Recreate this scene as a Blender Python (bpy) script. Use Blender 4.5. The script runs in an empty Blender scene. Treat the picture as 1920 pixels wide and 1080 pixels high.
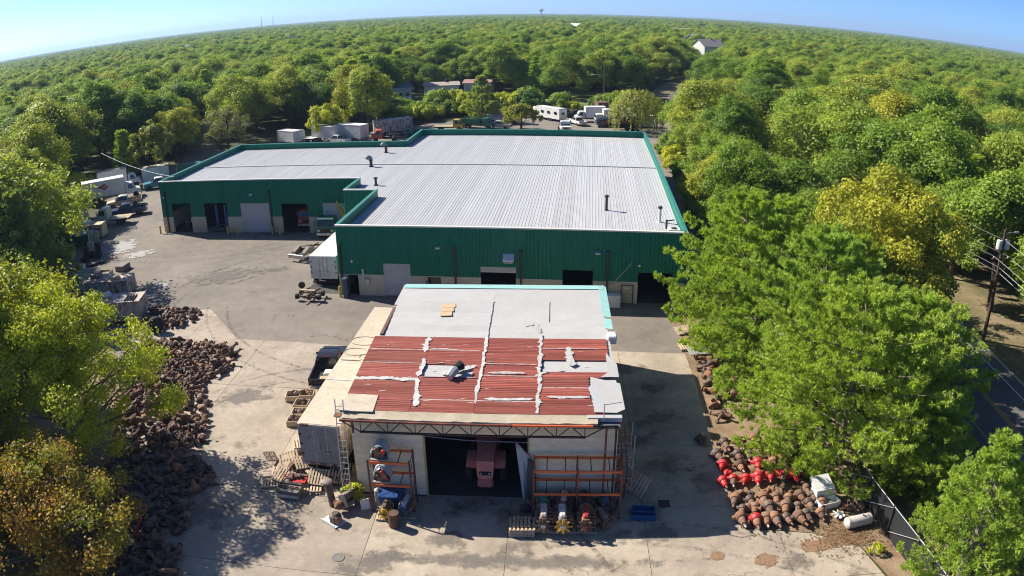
import bpy, math, random
import numpy as np
from mathutils import Vector, Matrix

scene = bpy.context.scene
COL = scene.collection
R = math.radians
rng = random.Random(7)

# ---------------------------------------------------------------- camera, sky, sun, exposure
CAM_H = 25.0
cam_data = bpy.data.cameras.new('camera')
cam = bpy.data.objects.new('camera', cam_data)
COL.objects.link(cam)
scene.camera = cam
cam_data.type = 'PANO'
cam_data.sensor_width = 36.0
cam_data.sensor_fit = 'HORIZONTAL'
cam_data.clip_start = 0.1
cam_data.clip_end = 60000.0
_pc = cam_data if hasattr(cam_data, 'panorama_type') else cam_data.cycles
_pc.panorama_type = 'FISHEYE_LENS_POLYNOMIAL'      # wide drone lens: angle grows evenly with distance from the centre
_pc.fisheye_fov = R(170)
_pc.fisheye_polynomial_k0 = 0.0
_pc.fisheye_polynomial_k1 = -(1920 / 36.0) / 1404.5
_pc.fisheye_polynomial_k2 = 0.0
_pc.fisheye_polynomial_k3 = 0.0
_pc.fisheye_polynomial_k4 = 0.0
_p, _r = R(21.05), R(-0.497)
_fwd = Vector((0, math.cos(_p), -math.sin(_p)))
_upl = Vector((0, math.sin(_p), math.cos(_p)))
_rl = Vector((1, 0, 0))
_right = _rl * math.cos(_r) + _upl * math.sin(_r)
_up = -_rl * math.sin(_r) + _upl * math.cos(_r)
_m = Matrix((_right, _up, -_fwd)).transposed().to_4x4()
_m.translation = Vector((0, 0, CAM_H))
cam.matrix_world = _m

SUN_DIR = Vector((-1.14, 0.55, 1.0)).normalized()     # towards the sun: back left
world = bpy.data.worlds.new('World')
scene.world = world
world.use_nodes = True
wn = world.node_tree
wn.nodes.clear()
sky = wn.nodes.new('ShaderNodeTexSky')
sky.sky_type = 'NISHITA'
sky.sun_disc = False
sky.sun_elevation = math.asin(SUN_DIR.z)
sky.sun_rotation = math.atan2(SUN_DIR.x, SUN_DIR.y)
sky.altitude = 0
sky.air_density = 0.4
sky.dust_density = 0.55
sky.ozone_density = 10.0
bg = wn.nodes.new('ShaderNodeBackground')
bg.inputs[1].default_value = 0.097
wo = wn.nodes.new('ShaderNodeOutputWorld')
wn.links.new(sky.outputs[0], bg.inputs[0])
wn.links.new(bg.outputs[0], wo.inputs[0])

sun_l = bpy.data.lights.new('sun', 'SUN')
sun_l.energy = 4.5
sun_l.angle = R(0.5)
sun_l.color = (1.0, 0.93, 0.82)
sun = bpy.data.objects.new('sun', sun_l)
COL.objects.link(sun)
sun.rotation_euler = SUN_DIR.to_track_quat('Z', 'Y').to_euler()
sun.location = (-60, 40, 80)

scene.view_settings.view_transform = 'Standard'
scene.view_settings.look = 'None'
scene.view_settings.gamma = 1.0
scene.view_settings.exposure = 1.1
scene.render.film_transparent = False
cy = scene.cycles
cy.use_denoising = True
cy.max_bounces = 8
cy.diffuse_bounces = 5
cy.glossy_bounces = 2
cy.transmission_bounces = 5
cy.transparent_max_bounces = 6
cy.volume_bounces = 0
cy.caustics_reflective = False
cy.caustics_refractive = False
cy.sample_clamp_indirect = 4.0
cy.filter_width = 1.1

# ---------------------------------------------------------------- helpers
class MB:
    """collects shapes into one mesh"""
    def __init__(s):
        s.v, s.f = [], []
        s.m = Matrix.Identity(4)
    def add(s, vs, fs):
        o = len(s.v)
        s.v += [tuple(s.m @ Vector(p)) for p in vs]
        s.f += [tuple(i + o for i in f) for f in fs]
        return s
    def box(s, x0, x1, y0, y1, z0, z1):
        return s.add([(x0, y0, z0), (x1, y0, z0), (x1, y1, z0), (x0, y1, z0), (x0, y0, z1), (x1, y0, z1), (x1, y1, z1), (x0, y1, z1)],
                     [(0, 3, 2, 1), (4, 5, 6, 7), (0, 1, 5, 4), (1, 2, 6, 5), (2, 3, 7, 6), (3, 0, 4, 7)])
    def cbox(s, c, d, rz=0, rx=0, ry=0, ch=0.0):
        """box by centre and size, rotated, with chamfered vertical edges and top if ch"""
        m = Matrix.Translation(c) @ Matrix.Rotation(rz, 4, 'Z') @ Matrix.Rotation(ry, 4, 'Y') @ Matrix.Rotation(rx, 4, 'X')
        old = s.m; s.m = old @ m
        a, b, h = d[0] / 2, d[1] / 2, d[2] / 2
        if ch:
            c_ = ch
            def ring(aa, bb, cc, z): return [(-aa + cc, -bb, z), (aa - cc, -bb, z), (aa, -bb + cc, z), (aa, bb - cc, z), (aa - cc, bb, z), (-aa + cc, bb, z), (-aa, bb - cc, z), (-aa, -bb + cc, z)]
            vs = ring(a, b, c_, -h) + ring(a, b, c_, h - c_) + ring(a - c_, b - c_, c_ * .6, h)
            fs = [tuple(range(7, -1, -1)), tuple(range(16, 24))]
            for k in range(2):
                for i in range(8):
                    j = (i + 1) % 8
                    fs.append((k * 8 + i, k * 8 + j, k * 8 + 8 + j, k * 8 + 8 + i))
            s.add(vs, fs)
        else:
            s.box(-a, a, -b, b, -h, h)
        s.m = old
        return s
    def tube(s, pts, r, n=6, cap=True):
        """tube along points, r a number or a list"""
        pts = [Vector(p) for p in pts]
        rs = r if isinstance(r, (list, tuple)) else [r] * len(pts)
        vs, fs = [], []
        prev = None
        for i, p in enumerate(pts):
            t = (pts[min(i + 1, len(pts) - 1)] - pts[max(i - 1, 0)])
            t.normalize()
            if prev is None:
                ref = Vector((0, 0, 1)) if abs(t.z) < .9 else Vector((1, 0, 0))
                u = t.cross(ref).normalized()
            else:
                u = (prev - t * prev.dot(t)).normalized()
            prev = u
            w = t.cross(u)
            for k in range(n):
                a = 2 * math.pi * k / n
                vs.append(tuple(p + (u * math.cos(a) + w * math.sin(a)) * rs[i]))
        for i in range(len(pts) - 1):
            for k in range(n):
                k2 = (k + 1) % n
                fs.append((i * n + k, i * n + k2, (i + 1) * n + k2, (i + 1) * n + k))
        if cap:
            fs.append(tuple(range(n - 1, -1, -1)))
            fs.append(tuple((len(pts) - 1) * n + k for k in range(n)))
        return s.add(vs, fs)
    def lathe(s, prof, n=12, c=(0, 0, 0), axis='Z', cap=True):
        """prof: list of (radius, height) turned round an axis through c"""
        vs, fs = [], []
        for r_, h in prof:
            for k in range(n):
                a = 2 * math.pi * k / n
                x, y = r_ * math.cos(a), r_ * math.sin(a)
                p = (x, y, h) if axis == 'Z' else ((h, x, y) if axis == 'X' else (y, h, x))
                vs.append((p[0] + c[0], p[1] + c[1], p[2] + c[2]))
        for i in range(len(prof) - 1):
            for k in range(n):
                k2 = (k + 1) % n
                fs.append((i * n + k, i * n + k2, (i + 1) * n + k2, (i + 1) * n + k))
        if cap:
            fs.append(tuple(range(n - 1, -1, -1)))
            fs.append(tuple((len(prof) - 1) * n + k for k in range(n)))
        return s.add(vs, fs)
    def prism(s, poly, z0, z1):
        n = len(poly)
        vs = [(x, y, z0) for x, y in poly] + [(x, y, z1) for x, y in poly]
        fs = [tuple(range(n - 1, -1, -1)), tuple(range(n, 2 * n))]
        for i in range(n):
            j = (i + 1) % n
            fs.append((i, j, n + j, n + i))
        return s.add(vs, fs)
    def side(s, prof, x0, x1, inset=None):
        """side profile [(y, z)] extruded across x; inset = list of x insets per point"""
        n = len(prof)
        ins = inset or [0] * n
        vs = [(x0 + i, y, z) for (y, z), i in zip(prof, ins)] + [(x1 - i, y, z) for (y, z), i in zip(prof, ins)]
        fs = [tuple(range(n)), tuple(range(2 * n - 1, n - 1, -1))]
        for i in range(n):
            j = (i + 1) % n
            fs.append((j, i, n + i, n + j))
        return s.add(vs, fs)
    def mesh(s, name='mesh', smooth=False):
        me = bpy.data.meshes.new(name)
        me.from_pydata(s.v, [], s.f)
        me.update()
        import bmesh
        bm = bmesh.new(); bm.from_mesh(me)
        bmesh.ops.recalc_face_normals(bm, faces=bm.faces)
        bm.to_mesh(me); bm.free()
        if smooth:
            for p in me.polygons: p.use_smooth = True
            me.set_sharp_from_angle(angle=R(38))
        return me
    def build(s, name, mat, parent=None, smooth=False, loc=None, rz=0):
        return obj(name, s.mesh(name, smooth), mat, parent, loc, rz)

def obj(name, me, mat, parent=None, loc=None, rz=0):
    o = bpy.data.objects.new(name, me)
    if mat is not None and not me.materials:
        me.materials.append(mat)
    COL.objects.link(o)
    if parent is not None: o.parent = parent
    if loc is not None: o.location = loc
    if rz: o.rotation_euler = (0, 0, rz)
    return o

def tag(o, label, cat, group=None):
    o['label'] = label; o['category'] = cat
    if group: o['group'] = group
    return o

def struct(o):
    o['kind'] = 'structure'
    return o

def thing(name, label, cat, loc=(0, 0, 0), rz=0, group=None, s=None):
    o = bpy.data.objects.new(name, None)
    o.empty_display_size = 0.3
    COL.objects.link(o)
    o.location = loc
    o.rotation_euler = (0, 0, rz)
    if s: o.scale = (s, s, s) if not isinstance(s, (tuple, list)) else s
    return tag(o, label, cat, group)

KIDS = {}
def copy_tree(o, parent=None):
    c = o.copy(); COL.objects.link(c)
    if parent is not None: c.parent = parent
    for ch in list(o.children):
        copy_tree(ch, c)
    return c

def dup(root, loc, rz=0, label=None, group=None, s=None, rot=None):
    c = copy_tree(root)
    c.location = loc
    c.rotation_euler = rot if rot else (0, 0, rz)
    if s: c.scale = (s, s, s) if not isinstance(s, (tuple, list)) else s
    if label: c['label'] = label
    if group: c['group'] = group
    return c

def np_mesh(name, verts, quads, tint=None, n=4):
    """fast mesh from arrays; quads (M, n)"""
    me = bpy.data.meshes.new(name)
    verts = np.asarray(verts, np.float32); quads = np.asarray(quads, np.int32)
    me.vertices.add(len(verts)); me.vertices.foreach_set('co', verts.ravel())
    me.loops.add(quads.size); me.loops.foreach_set('vertex_index', quads.ravel())
    me.polygons.add(len(quads))
    me.polygons.foreach_set('loop_start', np.arange(0, quads.size, quads.shape[1], dtype=np.int32))
    me.update(calc_edges=True)
    if tint is not None:
        at = me.attributes.new('tint', 'FLOAT', 'FACE')
        at.data.foreach_set('value', np.asarray(tint, np.float32))
    me.validate()
    return me

# ---------------------------------------------------------------- materials
MATS = {}
def s2l(c):
    return tuple((x / 12.92 if x <= .04045 else ((x + .055) / 1.055) ** 2.4) for x in c)
def hexc(h):
    return s2l(tuple(int(h[i:i + 2], 16) / 255 for i in (0, 2, 4)))

class NT:
    def __init__(s, name):
        s.mat = bpy.data.materials.new(name); s.mat.use_nodes = True
        s.t = s.mat.node_tree; s.t.nodes.clear()
        s.out = s.n('ShaderNodeOutputMaterial')
        s.b = s.n('ShaderNodeBsdfPrincipled')
        s.t.links.new(s.b.outputs[0], s.out.inputs[0])
    def n(s, kind, **kw):
        nd = s.t.nodes.new(kind)
        for k, v in kw.items(): setattr(nd, k, v)
        return nd
    def l(s, a, b): s.t.links.new(a, b)
    def coord(s, scale=(1, 1, 1), world=False):
        if world:
            g = s.n('ShaderNodeNewGeometry'); o = g.outputs['Position']
        else:
            g = s.n('ShaderNodeTexCoord'); o = g.outputs['Object']
        mp = s.n('ShaderNodeMapping'); mp.inputs['Scale'].default_value = scale
        s.l(o, mp.inputs[0])
        if not world:
            oi = s.n('ShaderNodeObjectInfo')
            mm = s.n('ShaderNodeMath', operation='MULTIPLY'); mm.inputs[1].default_value = 37.0
            s.l(oi.outputs['Random'], mm.inputs[0])
            cx = s.n('ShaderNodeCombineXYZ'); s.l(mm.outputs[0], cx.inputs[0]); s.l(mm.outputs[0], cx.inputs[1])
            s.l(cx.outputs[0], mp.inputs['Location'])
        return mp.outputs[0]
    def noise(s, co, scale=1, detail=5, rough=.6):
        nz = s.n('ShaderNodeTexNoise'); nz.inputs['Scale'].default_value = scale
        nz.inputs['Detail'].default_value = detail; nz.inputs['Roughness'].default_value = rough
        s.l(co, nz.inputs['Vector']); return nz.outputs['Fac']
    def ramp(s, fac, stops):
        r_ = s.n('ShaderNodeValToRGB'); e = r_.color_ramp.elements
        while len(e) < len(stops): e.new(.5)
        for i, (p, c) in enumerate(stops):
            e[i].position = p; e[i].color = (*c, 1) if len(c) == 3 else c
        s.l(fac, r_.inputs[0]); return r_.outputs[0]
    def mix(s, fac, a, b, blend='MIX'):
        m = s.n('ShaderNodeMix', data_type='RGBA', blend_type=blend)
        for sock, v in ((m.inputs[0], fac), (m.inputs[6], a), (m.inputs[7], b)):
            if isinstance(v, (int, float)): sock.default_value = v
            elif isinstance(v, tuple): sock.default_value = (*v, 1) if len(v) == 3 else v
            else: s.l(v, sock)
        return m.outputs[2]
    def bump(s, h, dist=.01, strength=.5):
        b = s.n('ShaderNodeBump'); b.inputs['Distance'].default_value = dist; b.inputs['Strength'].default_value = strength
        s.l(h, b.inputs['Height']); s.l(b.outputs[0], s.b.inputs['Normal'])

def mat(name, c, c2=None, rough=.6, metal=0., scale=3., rust=0., rustc=(.16, .06, .03), bump=0., var=.12, stretch=(1, 1, 1), spec=.4, grain=.28):
    """painted / bare surface: two tones in cloudy noise, fine grain, optional rust patches, a little value change from object to object"""
    if name in MATS: return MATS[name]
    m = NT(name)
    co = m.coord(stretch)
    c2 = c2 or tuple(x * .72 for x in c)
    n1 = m.noise(co, scale, 6, .65)
    col = m.ramp(n1, [(.32, c2), (.66, c)])
    n2 = m.noise(co, scale * 9, 3, .6)
    col = m.mix(grain, col, m.ramp(n2, [(.3, (.45, .45, .45)), (.7, (1.25, 1.25, 1.25))]), 'MULTIPLY')
    if rust:
        n3 = m.noise(co, scale * 1.7 + .7, 8, .7)
        fac = m.ramp(n3, [(max(.05, .68 - rust * .4), (0, 0, 0)), (max(.1, .76 - rust * .4), (1, 1, 1))])
        col = m.mix(fac, col, m.ramp(n2, [(.3, tuple(x * .6 for x in rustc)), (.7, tuple(x * 1.6 for x in rustc))]))
    if var:
        oi = m.n('ShaderNodeObjectInfo')
        col = m.mix(1.0, col, m.ramp(oi.outputs['Random'], [(0, (1 - var,) * 3), (1, (1 + var,) * 3)]), 'MULTIPLY')
    m.l(col, m.b.inputs['Base Color'])
    rr = m.ramp(n1, [(.3, (min(1, rough + .12),) * 3), (.7, (max(.05, rough - .08),) * 3)])
    m.l(rr, m.b.inputs['Roughness'])
    m.b.inputs['Metallic'].default_value = metal
    m.b.inputs['Specular IOR Level'].default_value = spec
    if bump: m.bump(n2, bump, .6)
    MATS[name] = m.mat
    return m.mat
# ---------------------------------------------------------------- ground materials
def ground_mat(name, base, dark, light, crack=0., stain=0., pscale=.25, slab=False, litter=None):
    m = NT(name)
    co = m.coord((1, 1, 1), world=True)
    n1 = m.noise(co, pscale, 7, .62)
    n2 = m.noise(co, pscale * 7, 6, .7)
    n3 = m.noise(co, 14, 4, .7)
    col = m.ramp(n1, [(.3, dark), (.5, base), (.7, light)])
    col = m.mix(.35, col, m.ramp(n2, [(.3, (.55, .54, .52)), (.68, (1.25, 1.25, 1.25))]), 'MULTIPLY')
    col = m.mix(.3, col, m.ramp(n3, [(.3, (.6, .6, .6)), (.7, (1.3, 1.3, 1.3))]), 'MULTIPLY')
    if stain:
        n4 = m.noise(co, .38, 9, .62)
        f = m.ramp(n4, [(.60, (0, 0, 0)), (.70, (stain,) * 3)])
        col = m.mix(f, col, tuple(x * .33 for x in base))
        n5 = m.noise(co, 1.7, 3, .5)
        f2 = m.ramp(n5, [(.70, (0, 0, 0)), (.74, (stain * .8,) * 3)])
        col = m.mix(f2, col, tuple(x * .42 for x in base))
    if litter:
        n6 = m.noise(co, 1.1, 8, .75)
        f3 = m.ramp(n6, [(.52, (0, 0, 0)), (.62, (1, 1, 1))])
        col = m.mix(f3, col, litter)
    if crack:
        # hairline cracks: cell borders on warped coordinates, broken up by a mask
        wv = m.n('ShaderNodeTexNoise'); wv.inputs['Scale'].default_value = .8; wv.inputs['Detail'].default_value = 6
        m.l(co, wv.inputs['Vector'])
        mx = m.n('ShaderNodeVectorMath', operation='MULTIPLY_ADD')
        mx.inputs[1].default_value = (3.2, 3.2, 0)
        m.l(wv.outputs['Color'], mx.inputs[0]); m.l(co, mx.inputs[2])
        vo = m.n('ShaderNodeTexVoronoi', feature='DISTANCE_TO_EDGE'); vo.inputs['Scale'].default_value = .13
        m.l(mx.outputs[0], vo.inputs['Vector'])
        ed = m.ramp(vo.outputs['Distance'], [(0, (1, 1, 1)), (.0065, (0, 0, 0))])
        mk = m.ramp(m.noise(co, .21, 3, .5), [(.5, (0, 0, 0)), (.58, (1, 1, 1))])
        cm = m.mix(1.0, ed, mk, 'MULTIPLY')
        cm = m.mix(1.0, cm, (crack,) * 3, 'MULTIPLY')
        col = m.mix(cm, col, tuple(x * .35 for x in base))
    if slab:
        oi = m.n('ShaderNodeObjectInfo')
        col = m.mix(1.0, col, m.ramp(oi.outputs['Random'], [(0, (.84, .84, .85)), (1, (1.1, 1.09, 1.06))]), 'MULTIPLY')
    m.l(col, m.b.inputs['Base Color'])
    m.b.inputs['Roughness'].default_value = .88
    m.b.inputs['Specular IOR Level'].default_value = .25
    m.bump(n3, .012, .5)
    MATS[name] = m.mat
    return m.mat

M_asph = ground_mat('asphalt_worn', (.205, .177, .148), (.16, .14, .12), (.24, .21, .178), crack=.85, stain=.35, pscale=.12)
M_conc = ground_mat('concrete_slab', (.375, .315, .245), (.28, .24, .19), (.435, .375, .30), crack=.8, stain=.75, pscale=.3, slab=True)
M_joint = ground_mat('joint_dirt', (.06, .052, .045), (.04, .036, .03), (.085, .075, .06))
M_ground = ground_mat('woodland_floor', (.06, .065, .025), (.04, .05, .018), (.09, .08, .04), pscale=.1, litter=(.04, .06, .018))
M_dirt = ground_mat('bare_dirt', (.25, .175, .11), (.17, .12, .075), (.32, .24, .16), pscale=.5, litter=(.2, .12, .06))
M_verge = ground_mat('dry_verge', (.2, .155, .085), (.12, .115, .05), (.29, .23, .14), pscale=.25, litter=(.1, .11, .04))
M_grass = ground_mat('mown_grass', (.13, .16, .045), (.09, .13, .035), (.2, .2, .07), pscale=.2)
M_road = ground_mat('road_asphalt', (.125, .12, .115), (.10, .097, .094), (.155, .148, .14), crack=.6, stain=.2, pscale=.2)

def plain(name, c, rough=.6, metal=0., spec=.4, **kw):
    return mat(name, c, tuple(x * .85 for x in c), rough, metal, kw.pop('scale', 2.5), spec=spec, **kw)

M_yline = plain('yellow_road_paint', (.5, .3, .04), .8)
M_wline = plain('white_road_paint', (.6, .6, .57), .8)
M_kerb = plain('kerb_concrete', (.42, .39, .34), .9)

# ---------------------------------------------------------------- ground, yard, road
def sheet(name, poly, z, m, skirt=0.):
    b = MB()
    if skirt: b.prism(poly, z - skirt, z)
    else: b.add([(x, y, z) for x, y in poly], [tuple(range(len(poly)))])
    return b.build(name, m)

def blob(cx, cy, rx, ry, n=28, seed=0, rough=.25, rot=0):
    r_ = random.Random(seed); out = []
    ph = [r_.uniform(0, 6.28) for _ in range(5)]
    for k in range(n):
        a = 2 * math.pi * k / n
        q = 1 + rough * sum(math.sin((j + 2) * a + ph[j]) / (j + 1.3) for j in range(5)) * .8 + r_.uniform(-.06, .06)
        x, y = rx * q * math.cos(a), ry * q * math.sin(a)
        out.append((cx + x * math.cos(rot) - y * math.sin(rot), cy + x * math.sin(rot) + y * math.cos(rot)))
    return out

struct(sheet('ground', [(-9000, -300), (9000, -300), (9000, 12000), (-9000, 12000)], -.06, M_ground))
struct(sheet('asphalt_yard', [(-72, 118), (-60, 96), (-58, 84), (-52, 70), (-44, 60), (-37, 52.5), (-29.5, 47), (-17, 47), (17, 46.5), (18, 58), (22, 70), (34, 125), (40, 168),
                              (34, 178), (-4, 182), (-30, 160), (-52, 150), (-62, 140), (-66, 128)], -.02, M_asph))
struct(sheet('driveway', [(-64, 135), (-70, 150), (-84, 182), (-95, 205), (-88, 208), (-76, 182), (-64, 153), (-57, 140)], -.016, M_asph))

# concrete yard cut into slabs
yard_poly = [(-27.7, 60.2), (-22.8, 53.7), (-17.2, 53.2), (-10.8, 52.1), (7.3, 51.3), (13.2, 50.6), (13.0, 46.0), (12.3, 38.0), (12.0, 32.0), (11.9, 29.6), (15.6, 28.7), (17.9, 27.2),
             (18.4, 24.5), (18.0, 8), (-20.5, 8), (-21.5, 25), (-24.5, 33), (-28.0, 42), (-33, 54), (-35.5, 58.5)]
struct(sheet('yard_bed', yard_poly, -.012, M_joint))
def clip(poly, px, py, nx, ny):
    out = []
    for i, p in enumerate(poly):
        q = poly[(i + 1) % len(poly)]
        dp = (p[0] - px) * nx + (p[1] - py) * ny; dq = (q[0] - px) * nx + (q[1] - py) * ny
        if dp >= 0: out.append(p)
        if (dp >= 0) != (dq >= 0):
            t = dp / (dp - dq); out.append((p[0] + (q[0] - p[0]) * t, p[1] + (q[1] - p[1]) * t))
    return out
yard = bpy.data.objects.new('concrete_yard', None); COL.objects.link(yard); struct(yard)
_th = R(-3.4); _ux, _uy = (math.cos(_th), math.sin(_th)), (-math.sin(_th), math.cos(_th))
_gx = [-40] + [-2.1 + 7.1 * k for k in range(-4, 3)] + [30]
_gy = [-8] + [32.2 + 6.15 * k for k in range(-3, 3)] + [56.8, 70]
for i in range(len(_gx) - 1):
    for j in range(len(_gy) - 1):
        pl = yard_poly; g = .014
        for (u, o, s_) in ((_ux, _gx[i] + g, 1), (_ux, _gx[i + 1] - g, -1), (_uy, _gy[j] + g, 1), (_uy, _gy[j + 1] - g, -1)):
            pl = clip(pl, u[0] * o, u[1] * o, u[0] * s_, u[1] * s_)
            if not pl: break
        if len(pl) > 2:
            cx = sum(p[0] for p in pl) / len(pl); cy_ = sum(p[1] for p in pl) / len(pl)
            zz = rng.uniform(.012, .03)
            b = MB(); b.prism([(x - cx, y - cy_) for x, y in pl], -.05, zz)
            b.build('slab', M_conc, yard, loc=(cx, cy_, 0))
# stains soaked into the concrete and dirt washed over it: thin films with frayed edges
def film_mat(name, c, amount, soft=.25):
    m = NT(name)
    tc = m.n('ShaderNodeTexCoord'); vm = m.n('ShaderNodeVectorMath', operation='SUBTRACT'); vm.inputs[1].default_value = (.5, .5, .5)
    m.l(tc.outputs['Generated'], vm.inputs[0])
    mp = m.n('ShaderNodeMapping'); mp.inputs['Scale'].default_value = (2, 2, 0); m.l(vm.outputs[0], mp.inputs[0])
    ln = m.n('ShaderNodeVectorMath', operation='LENGTH'); m.l(mp.outputs[0], ln.inputs[0])
    co = m.coord((1, 1, 1), world=True)
    nz = m.noise(co, 1.1, 8, .68)
    a = m.n('ShaderNodeMath', operation='MULTIPLY_ADD'); a.inputs[1].default_value = 3.2; m.l(nz, a.inputs[0])
    sb = m.n('ShaderNodeMath', operation='MULTIPLY_ADD'); sb.inputs[1].default_value = -1.0; sb.inputs[2].default_value = -.62; m.l(ln.outputs['Value'], sb.inputs[0]); m.l(sb.outputs[0], a.inputs[2])
    f = m.ramp(a.outputs[0], [(.12, (0, 0, 0)), (.12 + soft, (amount,) * 3)])
    n2 = m.noise(co, 9, 4, .7)
    m.l(m.ramp(n2, [(.3, tuple(x * .7 for x in c)), (.7, tuple(x * 1.25 for x in c))]), m.b.inputs['Base Color'])
    m.b.inputs['Roughness'].default_value = .8
    tr = m.n('ShaderNodeBsdfTransparent'); mx = m.n('ShaderNodeMixShader')
    m.l(f, mx.inputs[0]); m.l(tr.outputs[0], mx.inputs[1]); m.l(m.b.outputs[0], mx.inputs[2]); m.l(mx.outputs[0], m.out.inputs[0])
    MATS[name] = m.mat
    return m.mat
M_oil = film_mat('oil_film', (.09, .083, .078), .42, .7)
M_silt = film_mat('grey_silt', (.17, .15, .13), .6, .5)
M_leafy = film_mat('brown_leaf_dirt', (.25, .15, .085), .95, .12)
M_chalk = film_mat('pale_spill', (.5, .49, .47), .6)
for k, (x, y, sx, sy, m_, rz_) in enumerate((
    (0.3, 27.75, 9.6, .75, M_silt, -.04), (-6.8, 27.7, 2.4, 1.1, M_silt, .5), (15.3, 27.6, 1.0, .6, M_leafy, .2), (12.6, 26.9, .8, .6, M_leafy, .4), (16.6, 27.8, 1.3, .6, M_leafy, 0), (10.2, 27.5, .5, .4, M_leafy, 0), (14.1, 26.6, 1.0, .9, M_silt, .3),
    (9.0, 35.8, 2.0, 1.6, M_oil, .2), (7.0, 31.5, 1.6, 1.0, M_oil, 0), (9.3, 41.0, 2.6, 1.8, M_oil, .3), (10.9, 34.4, 1.1, 1.9, M_oil, 0), (9.8, 45.4, 2.2, 1.4, M_oil, .1), (7.6, 38.6, 1.6, 1.3, M_oil, 0), (8.2, 48.2, 1.8, 1.2, M_oil, 0), (7.3, 29.6, 1.6, .9, M_silt, 0),
    (.2, 31.6, 2.2, 1.3, M_oil, 0), (-2.6, 32.2, 1.8, 1.0, M_oil, .2), (.4, 29.0, 1.3, .9, M_oil, 0), (-3.4, 29.4, 1.4, 1.0, M_silt, 0), (5.4, 29.6, 1.2, .7, M_oil, 0), (-21.4, 76.4, 1.3, .7, M_oil, .1), (-24.5, 71, 2.2, 1.2, M_oil, .4),
    (-48, 80, 2.6, 3.4, M_chalk, .2), (-44, 77, 2.2, 1.6, M_chalk, .6), (-38, 86.5, 3.6, 1.3, M_chalk, .1), (-36.0, 66.5, 1.2, .9, M_chalk, 0), (-28, 84, 4.0, 1.6, M_silt, .1), (-30, 69, 5, 3, M_silt, .4), (-17.5, 31.0, 3, 2, M_silt, 0), (-19, 44, 2.4, 1.5, M_silt, .2))):
    b = MB(); n = 14
    b.add([(sx * math.cos(6.283 * i / n), sy * math.sin(6.283 * i / n), 0) for i in range(n)], [tuple(range(n))])
    o = b.build('stain', m_, None, False, (x, y, .036 + .0007 * k), rz_); o['kind'] = 'stuff'
    tag(o, 'brown leafy dirt on the pale concrete' if m_ is M_leafy else 'dark oil stain on the yard' if m_ is M_oil else 'pale spill mark on the asphalt' if m_ is M_chalk else 'grey silt stain on the yard', 'stain')
# faint tyre marks
M_mark = NT('tyre_mark_film'); _co = M_mark.coord((1, 1, 1), world=True)
_f = M_mark.ramp(M_mark.noise(_co, 2.2, 7, .7), [(.42, (0, 0, 0)), (.7, (.42, .42, .42))])
M_mark.b.inputs['Base Color'].default_value = (.05, .047, .044, 1); M_mark.b.inputs['Roughness'].default_value = .9
_tr = M_mark.n('ShaderNodeBsdfTransparent'); _mx = M_mark.n('ShaderNodeMixShader')
M_mark.l(_f, _mx.inputs[0]); M_mark.l(_tr.outputs[0], _mx.inputs[1]); M_mark.l(M_mark.b.outputs[0], _mx.inputs[2]); M_mark.l(_mx.outputs[0], M_mark.out.inputs[0])
for k, (cx, cy_, rr, a0, a1) in enumerate(((-18, 62, 14, 2.0, 3.6), (-18, 62, 15.9, 2.0, 3.6), (-30, 50, 26, .55, 1.5), (-30, 50, 27.9, .55, 1.5), (-8, 66, 19, 3.4, 4.5), (-8, 66, 20.9, 3.4, 4.5), (-14, 20, 18, .35, 1.15), (-14, 20, 19.9, .35, 1.15), (4, 12, 17, .7, 1.7), (4, 12, 18.9, .7, 1.7), (-40, 98, 22, 4.6, 5.7), (-40, 98, 23.9, 4.6, 5.7), (-13, 38, 9, 1.6, 3.4), (-13, 38, 10.7, 1.6, 3.4))):
    n = 40; vs = []; b = MB(); w_ = .13
    for i in range(n + 1):
        a = a0 + (a1 - a0) * i / n
        for q in (-w_, w_): vs.append((cx + (rr + q) * math.cos(a), cy_ + (rr + q) * math.sin(a), .0335 + .0002 * k))
    b.add(vs, [(2 * i, 2 * i + 1, 2 * i + 3, 2 * i + 2) for i in range(n)])
    o = b.build('tyre_mark', M_mark.mat); o['kind'] = 'stuff'; tag(o, 'faint dark tyre mark curving over the yard', 'tyre mark')
struct(sheet('dirt_strip', [(13.6, 59), (13.2, 50.7), (13.0, 46.0), (12.3, 38.0), (12.0, 32.0), (11.95, 29.7), (15.6, 28.8), (18.0, 27.3), (18.6, 24.5), (18.2, 8), (23, 8), (23, 60), (16.5, 63)], -.008, M_dirt))
struct(sheet('tyre_yard_dirt', [(-33, 54), (-28, 42), (-24.5, 33), (-21.5, 25), (-20.5, 8), (-30, 8), (-42, 40), (-46, 58), (-37, 60)], -.028, M_dirt))

# road on the right, with verge, kerb, painted lines
def road_x(y): return 35.0 + .083 * (y - 40) if y < 60 else (36.66 + .045 * (y - 60) if y < 160 else 41.2 + .045 * (y - 160) + .0016 * (y - 160) ** 2)
ys = [-20, 0, 20, 40, 60, 90, 120, 150, 175, 200, 225, 250, 275, 300, 330, 360]
def ribbon(name, off0, off1, z, m, parent=None, seq=ys, skirt=0.):
    b = MB(); n = len(seq)
    vs = [(road_x(y) + off0, y, z) for y in seq] + [(road_x(y) + off1, y, z) for y in seq]
    fs = [(i, n + i, n + i + 1, i + 1) for i in range(n - 1)]
    if skirt:
        k = len(vs); vs += [(x, y, z - skirt) for x, y, z_ in vs]
        fs += [(i, i + 1, k + i + 1, k + i) for i in range(n - 1)] + [(n + i, k + n + i, k + n + i + 1, n + i + 1) for i in range(n - 1)]
    b.add(vs, fs)
    return b.build(name, m, parent)
struct(ribbon('road_verge', -9.5, 26, -.045, M_verge))
rd = struct(ribbon('road', -3.6, 4.6, -.03, M_road))
ribbon('yellow_line', .28, .40, -.026, M_yline, rd)
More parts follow.
